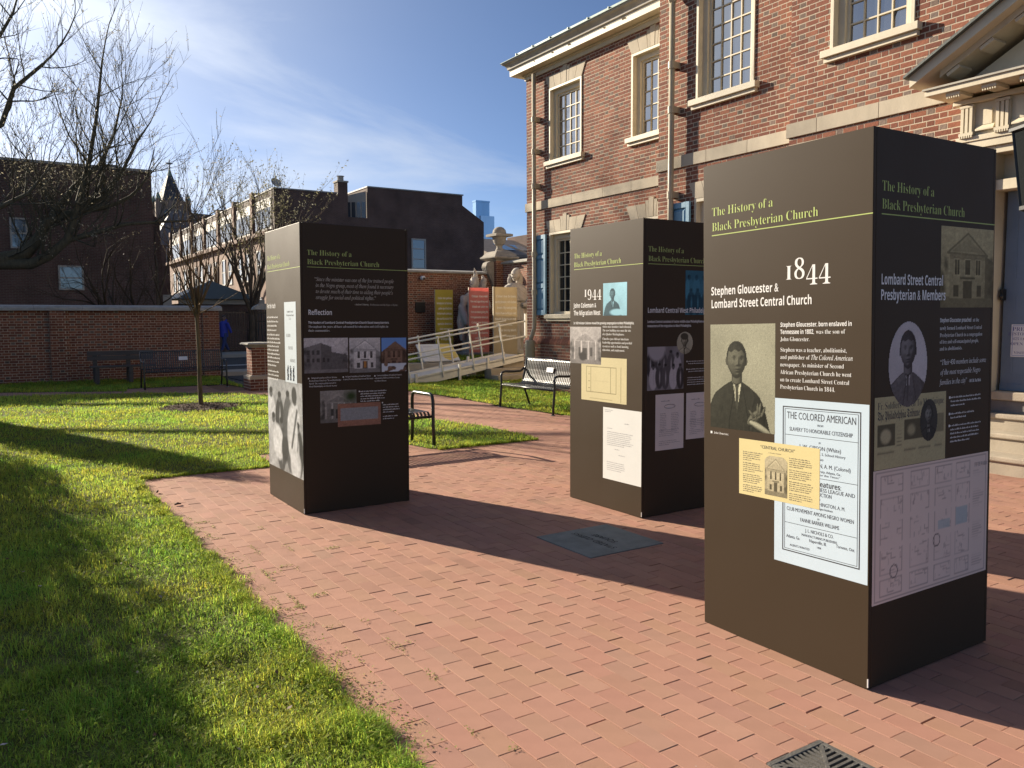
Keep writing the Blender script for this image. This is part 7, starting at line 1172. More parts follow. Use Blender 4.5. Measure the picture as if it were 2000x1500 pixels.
banner(13.12, 22.3, .56, 2.6, .69, (.74, .29, .26), 'red standing banner with white text in front of the winged statue', ['Color me red,', 'fire red, sparking red,', 'blood red, color me', 'from our blood giving life.', 'First generation Americas.', 'Color me brave,', 'color me original,', 'color me here,', 'color me first.', 'Native,', 'American.'], -.12)
banner(12.78, 20.2, .52, 2.54, .77, (.56, .47, .32), 'beige standing banner with white text in front of the long-haired statue', ['Color me brown,', 'earthy brown, rich Indian', 'brown. My roots giving', 'from Puerto Rican red,', 'South American red,', 'Mexican red.', 'Color me my island,', 'my united languages.'], -.12)
ip = empty('information_panel', (10.75, 20.35, .40)); tag(ip, 'tilted white and yellow information panel on a low stone base', 'information panel')
p = Pic(60, 34, (.68, .68, .66), 3); p.poly([(.62, 1.01), (1.01, 1.01), (1.01, .2), (.72, -.01), (.5, .3)], (.70, .55, .16)); p.rect(.45, .6, .1, 1, (.62, .66, .72), .6); p.rect(.02, .12, .1, .9, (.55, .58, .66), .7)
for k in range(9): p.line(.16, .85-.08*k, .42, .85-.08*k, .008, (.45, .45, .45), .7); p.line(.62, .42-.04*k, .9, .42-.04*k, .006, (.3, .2, .15), .8)
o = p.mesh('panel_face', ip, -.55, .55, 0, .72, -.0375); o.rotation_euler = (-math.radians(52), 0, -.06); o.location = (0, 0, .04)
b = MB(); b.box(-.56, .56, -.0142, .02, -.01, .73); o = b.build('panel_board', m_paper, ip); o.rotation_euler = (-math.radians(52), 0, -.06); o.location = (0, 0, .04)
b = MB(); b.prism([(.02, 0), (.02, .03), (.54, .44), (.54, 0)], 0, -.5, -.42); b.prism([(.02, 0), (.02, .03), (.54, .44), (.54, 0)], 0, .42, .5); b.build('panel_stand', m_concrete, ip)
# ---------------------------------------------------------------- wall fittings
sc_ = empty('security_camera', (12.08, YL-.02, 2.98)); tag(sc_, 'small white dome security camera high on the dark brick wall', 'security camera')
b = MB(); b.lathe([(.0, -.09), (.06, -.075), (.085, -.03), (.09, .02), (.06, .05), (0, .055)], 16, (0, -.12, 0)); b.build('camera_body', mat('white_plastic', (.6, .6, .62), .4), sc_, smooth=True)
b = MB(); b.lathe([(.045, .0), (.04, .03), (0, .045)], 12); o = b.build('camera_lens', m_black, sc_); o.rotation_euler = (math.radians(100), 0, 0); o.location = (.01, -.175, -.03)
b = MB(); b.box(-.03, .03, -.1, .02, -.02, .02); b.build('mounting_arm', MATS['white_plastic'], sc_)
b = MB(); b.box(11.86, 12.2, YL-.045, YL-.006, 1.84, 2.18); pl = b.build('bronze_plaque', mat('bronze', (.02, .018, .016), .5), bevel=.006); tag(pl, 'small dark square plaque on the brick wall below the camera', 'plaque')
# ---------------------------------------------------------------- statues (one continuous carved mass each)
def remeshed(name, mb, m, parent, voxel=.025, smooth_it=4, folds=None):
    o = mb.build(name, m, parent); md = o.modifiers.new('r', 'REMESH'); md.mode = 'VOXEL'; md.voxel_size = voxel
    ms = o.modifiers.new('s', 'SMOOTH'); ms.iterations = smooth_it; ms.factor = .5
    dg = bpy.context.evaluated_depsgraph_get(); me = bpy.data.meshes.new_from_object(o.evaluated_get(dg)); old = o.data
    o.modifiers.clear(); o.data = me; bpy.data.meshes.remove(old); me.materials.clear(); me.materials.append(m)
    n = len(me.vertices); co = np.empty(n*3, np.float32); me.vertices.foreach_get('co', co); co = co.reshape(-1, 3)
    nr = np.empty(n*3, np.float32); me.vertices.foreach_get('normal', nr); nr = nr.reshape(-1, 3)
    if folds is not None: co = co+nr*folds(co)[:, None]
    me.vertices.foreach_set('co', co.astype(np.float32).ravel()); me.polygons.foreach_set('use_smooth', np.ones(len(me.polygons), bool)); me.update(); return o
def ell(mb, c, r, n=14, rot=None):
    th = np.linspace(0, math.pi, n//2+2); prof = [(math.sin(t), -math.cos(t)) for t in th]; s = MB(); s.lathe(prof, n); V = np.concatenate(s.V)*np.array(r)
    if rot is not None: V = V @ np.array(Matrix.Rotation(rot[0], 3, rot[1])).T
    mb.add(V+np.array(c), np.concatenate(s.F4))
    k = mb.n-len(V); mb.FN += [[i+k for i in f] for f in s.FN]
def loft(mb, rings, n=20):
    """rings: (z, cx, cy, rx, ry)"""
    a = np.arange(n)*2*math.pi/n; V = np.concatenate([np.stack([cx+rx*np.cos(a), cy+ry*np.sin(a), np.full(n, z)], 1) for z, cx, cy, rx, ry in rings]); m = len(rings)
    i = np.arange(m-1)[:, None]*n; j = np.arange(n)[None]; k = (j+1) % n; k0 = mb.n
    mb.add(V, np.stack([i+j, i+k, i+n+k, i+n+j], -1).reshape(-1, 4)); mb.FN += [[k0+q for q in range(n)][::-1], [k0+(m-1)*n+q for q in range(n)]]
def head(mb, c, s, face):
    """head with brow, nose, lips, chin and ears looking along the unit vector face"""
    c = np.array(c); f = np.array(face, float); f /= np.linalg.norm(f); r = np.cross(f, (0, 0, 1)); r /= np.linalg.norm(r); u = np.cross(r, f)
    at_ = lambda a, b_, d: c+r*a*s+f*b_*s+u*d*s
    ell(mb, c, (.092*s, .105*s, .125*s)); ell(mb, at_(0, .035, -.07), (.06*s, .065*s, .075*s)); ell(mb, at_(0, .088, .035), (.068*s, .034*s, .02*s))
    mb.tube([at_(0, .10, .03), at_(0, .125, -.015), at_(0, .12, -.03)], [.014*s, .024*s, .018*s], 6); ell(mb, at_(0, .102, -.068), (.034*s, .028*s, .014*s)); ell(mb, at_(0, .08, -.112), (.03*s, .03*s, .022*s))
    for q in (-1, 1): ell(mb, at_(q*.04, .088, -.03), (.025*s, .02*s, .025*s)); ell(mb, at_(q*.092, -.01, -.01), (.012*s, .022*s, .034*s))
def robefold(co, k=17):
    """carved drapery: long creases below, slanting ones over the chest, waves in the hair"""
    a = np.arctan2(co[:, 1], co[:, 0]); z = co[:, 2]; low = np.clip((1.75-z)/.5, 0, 1)*np.clip(z/.12, 0, 1); chest = np.clip((z-1.25)/.3, 0, 1)*np.clip((2.12-z)/.1, 0, 1); hair = np.clip((z-2.2)/.08, 0, 1)*np.clip((co[:, 1]+.13)/.08, 0, 1)
    f = lambda t: np.abs(np.sin(t))**.6*2-1.2
    return .030*low*f(a*k*.28+np.sin(z*2.2+a)*.9)+.012*low*np.sin(a*k+z*2.1)+.020*chest*f(a*4+z*7+.6*np.sin(a*3))+.008*chest*np.sin(z*31+a*6)+.008*hair*np.sin(z*48+a*7+2*np.sin(a*3))
def statue(loc, yaw, label, winged):
    e = empty('statue', loc, yaw); tag(e, label, 'statue', 'weathered stone statues in the court'); m = MB(); S = 1.35
    loft(m, [(.0, 0, 0, .42, .36), (.5, 0, 0, .37, .32), (1.0, 0, .0, .35, .30), (1.35, 0, 0, .36, .28), (1.62, 0, 0, .37, .26), (1.85, 0, 0, .36, .24), (2.0, 0, 0, .30, .20), (2.08, 0, 0, .15, .14), (2.2, 0, -.01, .09, .09)])
    if winged:
        head(m, (-.03, -.06, 2.36), S, (-.75, -.62, .05)); m.tube([(-.34, -.02, 1.92), (-.46, -.16, 1.55), (-.42, -.34, 1.25), (-.36, -.42, 1.02)], [.12, .115, .10, .07], 10); m.tube([(.34, 0, 1.92), (.42, -.2, 1.6), (.2, -.36, 1.45), (-.02, -.38, 1.5)], [.12, .11, .09, .06], 10)
        for (a, h, r0) in ((.10, 2.88, .07), (.02, 2.62, .06)): m.tube([(a, .12, 1.95), (a+.04, .16, 2.3), (a-.02, .10, h-.2), (a-.08, .02, h)], [.12, r0*1.5, r0, .012], 8)
        m.tube([(.12, .05, 1.9), (.3, .06, 2.2), (.36, .04, 2.5), (.30, .02, 2.62)], [.16, .13, .10, .03], 10)
        m.tube([(-.40, -.1, 1.7), (-.50, -.2, 1.1), (-.46, -.24, .75), (-.5, -.26, .5)], [.10, .13, .12, .05], 10)
        ell(m, (-.0, -.0, 2.47), (.13, .14, .10))
    else:
        head(m, (-.05, -.16, 2.45), S*1.05, (-.62, -.72, -.35)); ell(m, (.03, -.09, 2.54), (.135, .14, .125)); m.tube([(.10, -.04, 2.5), (.17, .02, 2.35), (.16, .02, 2.18), (.13, .02, 2.05)], [.10, .12, .11, .08], 10); m.tube([(-.12, .02, 2.45), (-.16, .03, 2.25), (-.13, .02, 2.08)], [.07, .09, .06], 8)
        loft(m, [(1.0, .05, 0, .44, .36), (1.3, .05, 0, .46, .37), (1.7, .03, 0, .46, .33), (1.95, .02, 0, .43, .29), (2.12, .0, 0, .30, .2), (2.2, 0, 0, .14, .14)])
        m.tube([(-.36, -.05, 1.98), (-.46, -.24, 1.68), (-.30, -.42, 1.5), (-.1, -.46, 1.52)], [.13, .12, .10, .06], 10); m.tube([(.36, -.05, 1.98), (.44, -.26, 1.66), (.26, -.44, 1.5), (.06, -.48, 1.5)], [.13, .12, .10, .06], 10)
    remeshed('figure', m, m_statue, e, .0135, 1, robefold)
    for z in (1.02, 1.62):
        b = MB(); b.lathe([(.40, z), (.405, z+.004), (.40, z+.008)], 24); b.build('block_joint', mat('joint_dark', (.06, .055, .05), .9), e)
    b = MB(); b.lathe([(.50, -.02), (.50, .10), (.46, .12)], sq=True); b.build('plinth', m_statue, e, bevel=.01)
statue((13.55, 23.35, .42), -.25, 'pale stone robed statue with raised wing, turned left behind the red banner', True)
statue((14.05, 21.65, .55), -.2, 'pale stone statue with long hair looking down behind the beige banner', False)
# ---------------------------------------------------------------- steel strap benches
m_steel = mat('bench_steel', (.035, .036, .036), .30, .2, 8, .05, 40, spec=.7, metal=.35)
def strap_bench(loc, yaw, label, length, back=True, plaque=True):
    """local x along the seat, -y is the front"""
    e = empty('strap_bench', loc, yaw); tag(e, label, 'bench', 'black steel strap benches'); L2 = length/2; n = int(length/.052)
    if back: prof = [(-.02-.25, .395), (-.272, .425), (-.25, .452), (-.12, .435), (.08, .425), (.17, .445), (.215, .52), (.255, .68), (.285, .84), (.30, .875), (.32, .87)]
    else: prof = [(-.285, .37), (-.29, .41), (-.26, .448), (-.12, .452), (.12, .452), (.26, .448), (.29, .41), (.285, .37)]
    pr = np.array(prof); smoothp = np.stack([np.interp(np.linspace(0, 1, 18), np.linspace(0, 1, len(pr)), pr[:, k]) for k in (0, 1)], 1)
    sm = MB(); hw, m = .0135, len(smoothp); T = np.gradient(smoothp, axis=0); T /= np.linalg.norm(T, axis=1)[:, None]; Nn = np.stack([-T[:, 1], T[:, 0]], 1)*.003
    ring = []
    for (sx_, sg) in ((-hw, 1), (hw, 1), (hw, -1), (-hw, -1)): ring.append(np.stack([np.full(m, sx_), smoothp[:, 0]+sg*Nn[:, 0], smoothp[:, 1]+sg*Nn[:, 1]], 1))
    V = np.stack(ring, 1).reshape(-1, 3); i = np.arange(m-1)[:, None]*4; j = np.arange(4)[None]; k = (j+1) % 4
    sm.add(V, np.stack([i+j, i+k, i+4+k, i+4+j], -1).reshape(-1, 4)); me = sm.build('slat', m_steel, link=False)
    for q in range(n):
        o = obj('slat', me, e); o.location = (-L2+.06+(length-.12)*q/(n-1), 0, 0)
    for (y, z) in ([(-.262, .412), (.20, .47), (.31, .875)] if back else [(-.284, .39), (.284, .39)]):
        b = MB(); b.tube([(-L2, y, z), (L2, y, z)], .017, 8); b.build('rail', m_steel, e, smooth=True)
    for s_ in (-1, 1):
        x = s_*L2
        if back:
            b = MB(); b.tube([(x, -.30, 0), (x, -.285, .2), (x, -.265, .42), (x, -.27, .58), (x, -.25, .635), (x, -.18, .65), (x, .0, .64), (x, .15, .645), (x, .235, .70)], .021, 10); b.build('arm_leg', m_steel, e, smooth=True)
            b = MB(); b.tube([(x, .36, 0), (x, .28, .22), (x, .20, .44), (x, .25, .66), (x, .31, .875)], .020, 10); b.build('leg', m_steel, e, smooth=True); fe = ((-.30), (.36))
        else:
            b = MB(); b.tube([(x, -.31, 0), (x, -.285, .25), (x, -.285, .58), (x, -.265, .645), (x, -.21, .665), (x, .21, .665), (x, .265, .645), (x, .285, .58), (x, .285, .25), (x, .31, 0)], .022, 10); b.build('arm_leg', m_steel, e, smooth=True); fe = (-.31, .31)
        for y in fe:
            b = MB(); b.lathe([(.04, 0), (.04, .008), (.024, .012)], 12, (x, y, 0)); b.build('foot', mat('foot_metal', (.3, .3, .3), .4, metal=.8), e)
    if plaque and back:
        b = MB(); b.obox((.02 if length > 1.7 else 0, .232, .70), (.20, .006, .085), np.array(Matrix.Rotation(-.2, 3, 'X'))); b.build('plaque', mat('plaque_silver', (.55, .56, .58), .35, metal=.4), e)
    return e
strap_bench((8.13, 11.75, 0), -math.pi/2, 'black steel slatted bench facing the path in front of the brick hall', 1.66)
strap_bench((3.71, 9.32, 0), 0.02, 'backless black steel bench with loop arms, half hidden behind the left kiosk', 1.86, False)
strap_bench((3.92, 20.62, 0), -.02, 'black steel bench with back and small plaque, standing in the shade by the wall', 1.84)
wb = empty('plank_bench', (2.75, 23.2, 0)); tag(wb, 'dark wooden plank bench against the shaded garden wall', 'bench'); m_wood = mat('dark_wood', (.075, .068, .066), .8, .25, 8, .2, 40, stretch=(.2, 1, 1))
for k in range(2):
    b = MB(); b.box(-.66, .9, .0, .04, .60+.125*k, .715+.125*k); b.build('back_plank', m_wood, wb, bevel=.004)
for k in range(3):
    b = MB(); b.box(-.62, .9, -.40+.13*k, -.285+.13*k, .43, .47); b.build('seat_plank', m_wood, wb, bevel=.004)
for x in (-.48, .3):
    b = MB(); b.box(x-.05, x+.05, .04, .12, 0, .82); b.build('leg', m_wood, wb); b = MB(); b.box(x-.05, x+.05, -.38, -.29, 0, .43); b.build('leg', m_wood, wb)
# ---------------------------------------------------------------- iron fences, person across the street
fn = empty('iron_fence', (8.2, 40.6, .12)); tag(fn, 'black iron picket fence across the street behind the walker', 'fence')
for k in range(46):
    b = MB(); b.box(-.012+.125*k, .012+.125*k, -.012, .012, 0, 1.95+.06*(k % 2)); b.build('picket', m_black, fn)
for z in (.12, 1.0, 1.85): b = MB(); b.box(-.1, 5.8, -.02, .02, z, z+.04); b.build('rail', m_black, fn)
fn = empty('iron_gate', (8.25, 30.0, 0)); tag(fn, 'tall black iron gate panel just left of the Reflection kiosk', 'gate')
for k in range(12): b = MB(); b.tube([(.06+.13*k, 0, .15), (.06+.13*k, 0, 1.95)], .016, 6); b.build('picket', m_black, fn)
for z in (.25, 1.55, 1.85): b = MB(); b.box(0, 1.6, -.025, .025, z, z+.045); b.build('rail', m_black, fn)
b = MB(); b.box(-.06, .0, -.03, .03, 0, 2.0); b.build('post', m_black, fn); b = MB(); b.prism([(-.16, 2.0), (-.1, 2.1), (.1, 2.2), (1.0, 2.2), (1.7, 2.0)], 1, -.15, .15); b.build('gate_cap', MATS['cap_stone'], fn)
pe = empty('person', (9.36, 39.6, .12), .5); tag(pe, 'person in a blue hooded jacket walking along the far pavement', 'person')
m = MB(); head(m, (0, -.02, 1.60), 1.0, (-.9, -.3, 0)); loft(m, [(.78, 0, 0, .17, .13), (1.0, 0, 0, .17, .125), (1.2, 0, 0, .19, .13), (1.38, 0, 0, .20, .12), (1.46, 0, 0, .12, .09), (1.54, 0, 0, .06, .06)])
for s_, dx in ((-1, -.22), (1, .2)):
    m.tube([(0, s_*.09, .85), (dx*.45, s_*.09, .47), (dx+(.12 if s_ > 0 else -.02), s_*.09, .08), ], [.095, .068, .045], 10); m.tube([(dx+(.12 if s_ > 0 else -.02), s_*.09, .05), (dx-.12, s_*.09, .03)], [.045, .035], 8)
    m.tube([(0, s_*.20, 1.38), (-dx*.5, s_*.24, 1.12), (-dx*1.1, s_*.22, .9)], [.065, .055, .04], 8); ell(m, (-dx*1.15, s_*.22, .86), (.035, .03, .05))
bd = remeshed('body', m, mat('skin', (.12, .07, .05), .6), pe, .022, 2)
m = MB(); loft(m, [(.72, 0, 0, .20, .16), (1.0, 0, 0, .19, .145), (1.2, 0, 0, .21, .15), (1.38, 0, 0, .22, .14), (1.47, 0, 0, .13, .11)])
for s_, dx in ((-1, -.22), (1, .2)): m.tube([(0, s_*.20, 1.38), (-dx*.5, s_*.24, 1.12), (-dx*1.05, s_*.22, .92)], [.08, .07, .055], 8)
ell(m, (.07, 0, 1.5), (.1, .11, .08)); remeshed('jacket', m, mat('jacket_blue', (.02, .035, .30), .7), pe, .02, 2)
m = MB()
for s_, dx in ((-1, -.22), (1, .2)): m.tube([(0, s_*.08, .9), (dx*.45, s_*.09, .47), (dx+(.12 if s_ > 0 else -.02), s_*.09, .10)], [.115, .082, .062], 10)
ell(m, (0, 0, .85), (.16, .14, .13)); remeshed('trousers', m, mat('jeans', (.02, .035, .12), .8), pe, .02, 2)
m = MB(); ell(m, (.02, 0, 1.66), (.10, .095, .09)); remeshed('hair', m, mat('hair', (.01, .009, .008), .7), pe, .02, 2)

# ---------------------------------------------------------------- far buildings
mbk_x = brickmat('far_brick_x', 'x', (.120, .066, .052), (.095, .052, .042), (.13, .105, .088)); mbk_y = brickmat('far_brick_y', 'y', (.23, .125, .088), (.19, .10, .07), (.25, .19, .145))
m_wtrim = mat('white_trim', (.37, .35, .31), .6, .06, 5); m_gfar = mat('far_glass', (.06, .07, .085), .08, spec=.8, ior=1.8); m_roof = mat('flat_roof', (.14, .13, .12), .9)
def fwin(parent, plane, c, a0, a1, z0, z1, t=.07, rows=2, cols=1, name='window'):
    b = MB()
    def bx(p0, p1, q0, q1, d0, d1):
        if plane == 'y': b.box(p0, p1, c-d1, c-d0, q0, q1)
        else: b.box(c-d1, c-d0, p0, p1, q0, q1)
    bx(a0, a0+t, z0, z1, .005, .06); bx(a1-t, a1, z0, z1, .005, .06); bx(a0+t, a1-t, z1-t, z1, .005, .06); bx(a0+t, a1-t, z0, z0+t, .005, .06)
    for k in range(1, rows): z = z0+(z1-z0)*k/rows; bx(a0+t, a1-t, z-.03, z+.03, .005, .05)
    for k in range(1, cols): a = a0+(a1-a0)*k/cols; bx(a-.025, a+.025, z0+t, z1-t, .006, .045)
    w = b.build(name, m_wtrim, parent)
    b = MB(); bx(a0+t, a1-t, z0+t, z1-t, .003, .02); b.build('pane', m_gfar, w); return w
# left block
lb = empty('brick_apartment_block'); tag(lb, 'big dark flat-roofed brick block behind the left wall and branches', 'building')
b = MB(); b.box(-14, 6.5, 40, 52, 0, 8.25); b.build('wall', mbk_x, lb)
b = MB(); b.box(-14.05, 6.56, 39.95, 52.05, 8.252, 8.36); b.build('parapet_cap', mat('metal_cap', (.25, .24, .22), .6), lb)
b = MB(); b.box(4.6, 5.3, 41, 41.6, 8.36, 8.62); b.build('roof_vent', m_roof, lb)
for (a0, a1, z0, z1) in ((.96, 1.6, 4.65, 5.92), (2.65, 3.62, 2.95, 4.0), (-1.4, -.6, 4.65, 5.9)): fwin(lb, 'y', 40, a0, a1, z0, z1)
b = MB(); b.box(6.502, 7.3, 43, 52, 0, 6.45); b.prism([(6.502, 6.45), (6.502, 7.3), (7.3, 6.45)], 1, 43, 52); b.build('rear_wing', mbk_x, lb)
# pavilion with green roof
gp = empty('green_roofed_pavilion'); tag(gp, 'low brick pavilion with dark green hipped roof behind the young tree', 'building'); mg = mat('green_metal', (.014, .036, .033), .5, .15, 6)
b = MB(); b.box(8.4, 16, 44, 50, 0, 2.5); b.build('wall', mbk_x, gp); b = MB(); b.box(8.2, 12.5, 43.8, 44.05, 2.45, 2.7); b.build('lintel_band', m_concrete, gp)
b = MB(); b.add([(8.0, 43.4, 2.72), (12.2, 43.4, 2.72), (12.2, 48, 2.72), (8.0, 48, 2.72), (10.1, 45.5, 3.75)], [[0, 1, 4], [1, 2, 4], [2, 3, 4], [3, 0, 4], [3, 2, 1, 0]]); b.build('roof', mg, gp)
b = MB(); b.box(7.4, 7.8, 43.5, 43.6, 0, 2.9); b.build('door_post', m_wtrim, gp)
# church tower
ch = empty('church_tower'); tag(ch, 'distant church tower with pointed slate spire, cross and corner turrets', 'church'); mgr = mat('verdigris', (.20, .28, .22), .7, .2, 2); cy = 92
msl2 = mat('spire_slate', (.05, .053, .062), .5, .2, 2); m_tower = mat('tower_stone', (.24, .18, .14), .9, .15, 1)
b = MB(); b.box(15.3, 18.2, cy-1.5, cy+1.5, 0, 14); b.build('tower', m_tower, ch)
b = MB(); b.lathe([(1.55, 13.7), (1.42, 13.95), (.30, 16.7)], 8, (16.75, cy, 0)); b.build('spire', msl2, ch)
b = MB(); b.lathe([(.30, 16.7), (.0, 17.6)], 8, (16.75, cy, 0)); b.build('spire_tip', mgr, ch)
b = MB(); b.box(16.70, 16.80, cy-.05, cy+.05, 17.3, 18.4); b.box(16.42, 17.08, cy-.045, cy+.045, 17.95, 18.07); b.build('cross', m_black, ch)
for (dx_, dy_) in ((-1.45, -1.45), (1.45, -1.45), (-1.45, 1.45), (1.45, 1.45)):
    b = MB(); b.lathe([(.27, 12.0), (.27, 14.1)], 8, (16.75+dx_, cy+dy_, 0)); t = b.build('turret', m_tower, ch); b = MB(); b.lathe([(.31, 14.1), (.0, 14.9)], 8, (16.75+dx_, cy+dy_, 0)); b.build('turret_roof', mgr, t)
for k in (-1, 1): b = MB(); b.prism([(16.75+k*.6-.35, 11.6), (16.75+k*.6+.35, 11.6), (16.75+k*.6+.35, 12.8), (16.75+k*.6, 13.2), (16.75+k*.6-.35, 12.8)], 1, cy-1.53, cy-1.49); b.build('belfry_opening', m_glass_dk, ch)
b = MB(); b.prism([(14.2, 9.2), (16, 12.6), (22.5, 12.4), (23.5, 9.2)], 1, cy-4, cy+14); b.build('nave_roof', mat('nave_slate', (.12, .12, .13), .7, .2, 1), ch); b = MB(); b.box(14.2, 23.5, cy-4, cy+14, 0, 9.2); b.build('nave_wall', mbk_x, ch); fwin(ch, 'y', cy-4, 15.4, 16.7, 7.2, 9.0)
# row of town houses: lit west front running away, shaded end wall towards us
rw = empty('row_houses'); tag(rw, 'row of brown brick town houses with shaded end wall, chimney and dormers', 'building'); RXC = 15.0
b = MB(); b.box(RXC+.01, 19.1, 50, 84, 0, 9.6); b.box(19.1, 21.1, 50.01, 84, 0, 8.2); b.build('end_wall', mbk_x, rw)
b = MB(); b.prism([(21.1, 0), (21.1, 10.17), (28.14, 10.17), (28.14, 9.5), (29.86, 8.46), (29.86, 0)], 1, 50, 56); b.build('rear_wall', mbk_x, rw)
b = MB(); b.prism([(21.06, 10.171), (21.06, 10.25), (28.2, 10.25), (28.2, 10.171)], 1, 49.94, 56); b.build('parapet_cap', MATS['metal_cap'], rw)
b = MB(); b.box(RXC-.03, 19.1, 49.94, 84, 9.602, 9.68); b.build('parapet_cap', MATS['metal_cap'], rw)
b = MB(); b.box(19.1, 19.75, 50.0, 50.7, 8.2, 10.35); b.build('chimney', mbk_x, rw); b = MB(); b.box(19.05, 19.8, 49.95, 50.75, 10.35, 10.45); b.lathe([(.2, 10.45), (.2, 10.75), (.26, 10.78)], 10, (19.42, 50.35, 0)); b.build('chimney_pot', m_concrete, rw)
b = MB(); b.add([(19.75, 51.2, 8.0), (21.08, 50.2, 8.0), (21.08, 50.2, 9.35), (19.75, 51.2, 9.35)], [[0, 1, 2, 3]]); b.add([(19.75, 51.2, 9.35), (21.08, 50.2, 9.35), (21.08, 50.2, 9.95), (19.75, 51.2, 9.6)], [[0, 1, 2, 3]]); b.build('clerestory_frame', m_wtrim, rw)
for k in range(5):
    t0, t1 = k/5+.03, (k+1)/5-.03; P = lambda t, z: (19.75+1.33*t-.02, 51.2-1.0*t-.03, z); b = MB(); b.add([P(t0, 8.15), P(t1, 8.15), P(t1, 9.25), P(t0, 9.25)], [[0, 1, 2, 3]]); b.build('clerestory_pane', m_gfar, rw)
fwin(rw, 'y', 50, 24.17, 25.25, 5.0, 7.05, .1, 3)
b = MB(); b.add([(RXC, 50, 0), (RXC, 84, 0), (RXC, 84, 6.9), (RXC, 50, 6.9)], [[0, 3, 2, 1]]); b.box(RXC-.35, RXC, 50.0, 84, 6.9, 7.15); b.build('front_wall', [mbk_y], rw)
for k in range(7):
    y0 = 50.6+k*4.7; b = MB(); b.box(RXC-.02, RXC+.5, y0, y0+3.6, 7.2, 9.2); d = b.build('dormer', m_wtrim, rw)
    for q in range(4): b = MB(); b.box(RXC-.05, RXC-.02, y0+.15+.86*q, y0+.85+.86*q, 7.4, 8.6); b.build('dormer_pane', m_gfar, d)
    b = MB(); b.box(RXC-.15, RXC+.8, y0+3.75, y0+4.25, 6.9, 9.9); b.build('party_wall', mbk_y, rw)
    for q in range(2):
        for z0 in (1.2, 4.2): fwin(rw, 'x', RXC, y0+.4+1.9*q, y0+1.4+1.9*q, z0, z0+1.9, .09, 2)
b = MB(); b.lathe([(.0, .0), (.2, .03), (.34, .12)], 14); dsh = b.build('satellite_dish', m_wtrim, rw); dsh.location = (15.3, 50.6, 10.0); dsh.rotation_euler = (1.0, .4, 0)
# low house with skylights right of the urn
sh = empty('skylight_house'); tag(sh, 'far house with sloping roof and skylights between the urn and the hall', 'building')
b = MB(); b.box(30.5, 46, 52, 60, 0, 6.3); b.build('wall', mbk_x, sh); b = MB(); b.prism([(52, 6.3), (52, 6.5), (57, 8.1), (60, 6.3)], 0, 31.5, 46); b.build('roof', mat('tile_roof', (.22, .17, .14), .8, .2, 3), sh)
for k in range(2): b = MB(); b.add([(33.6+1.5*k, 53.1, 6.92), (34.6+1.5*k, 53.1, 6.92), (34.6+1.5*k, 55.0, 7.52), (33.6+1.5*k, 55.0, 7.52)], [[0, 1, 2, 3]]); b.build('skylight', mat('skylight_glass', (.12, .2, .26), .05, spec=1., ior=2.2), sh)
b = MB(); b.box(36.9, 37.3, 52, 58, 6.3, 8.4); b.build('party_wall', mbk_x, sh)
# glass tower on the skyline
gt = empty('glass_skyscraper'); tag(gt, 'pale blue glass skyscraper rising far behind the brick houses', 'skyscraper'); m_sky = mat('tower_glass', (.27, .44, .62), .12, .12, .05, spec=.9, metal=.35, stretch=(1, 1, .2))
b = MB(); b.box(526, 546, 900, 908, 0, 150); b.build('upper_shaft', m_sky, gt); b = MB(); b.box(532, 552, 898, 907, 0, 133); b.build('lower_shaft', mat('tower_glass_pale', (.42, .58, .74), .12, .1, .05, spec=.9, metal=.3, stretch=(1, 1, .2)), gt)
b = MB(); b.box(525.5, 546.5, 899.5, 908.5, 150, 152); b.build('crown', m_sky, gt)

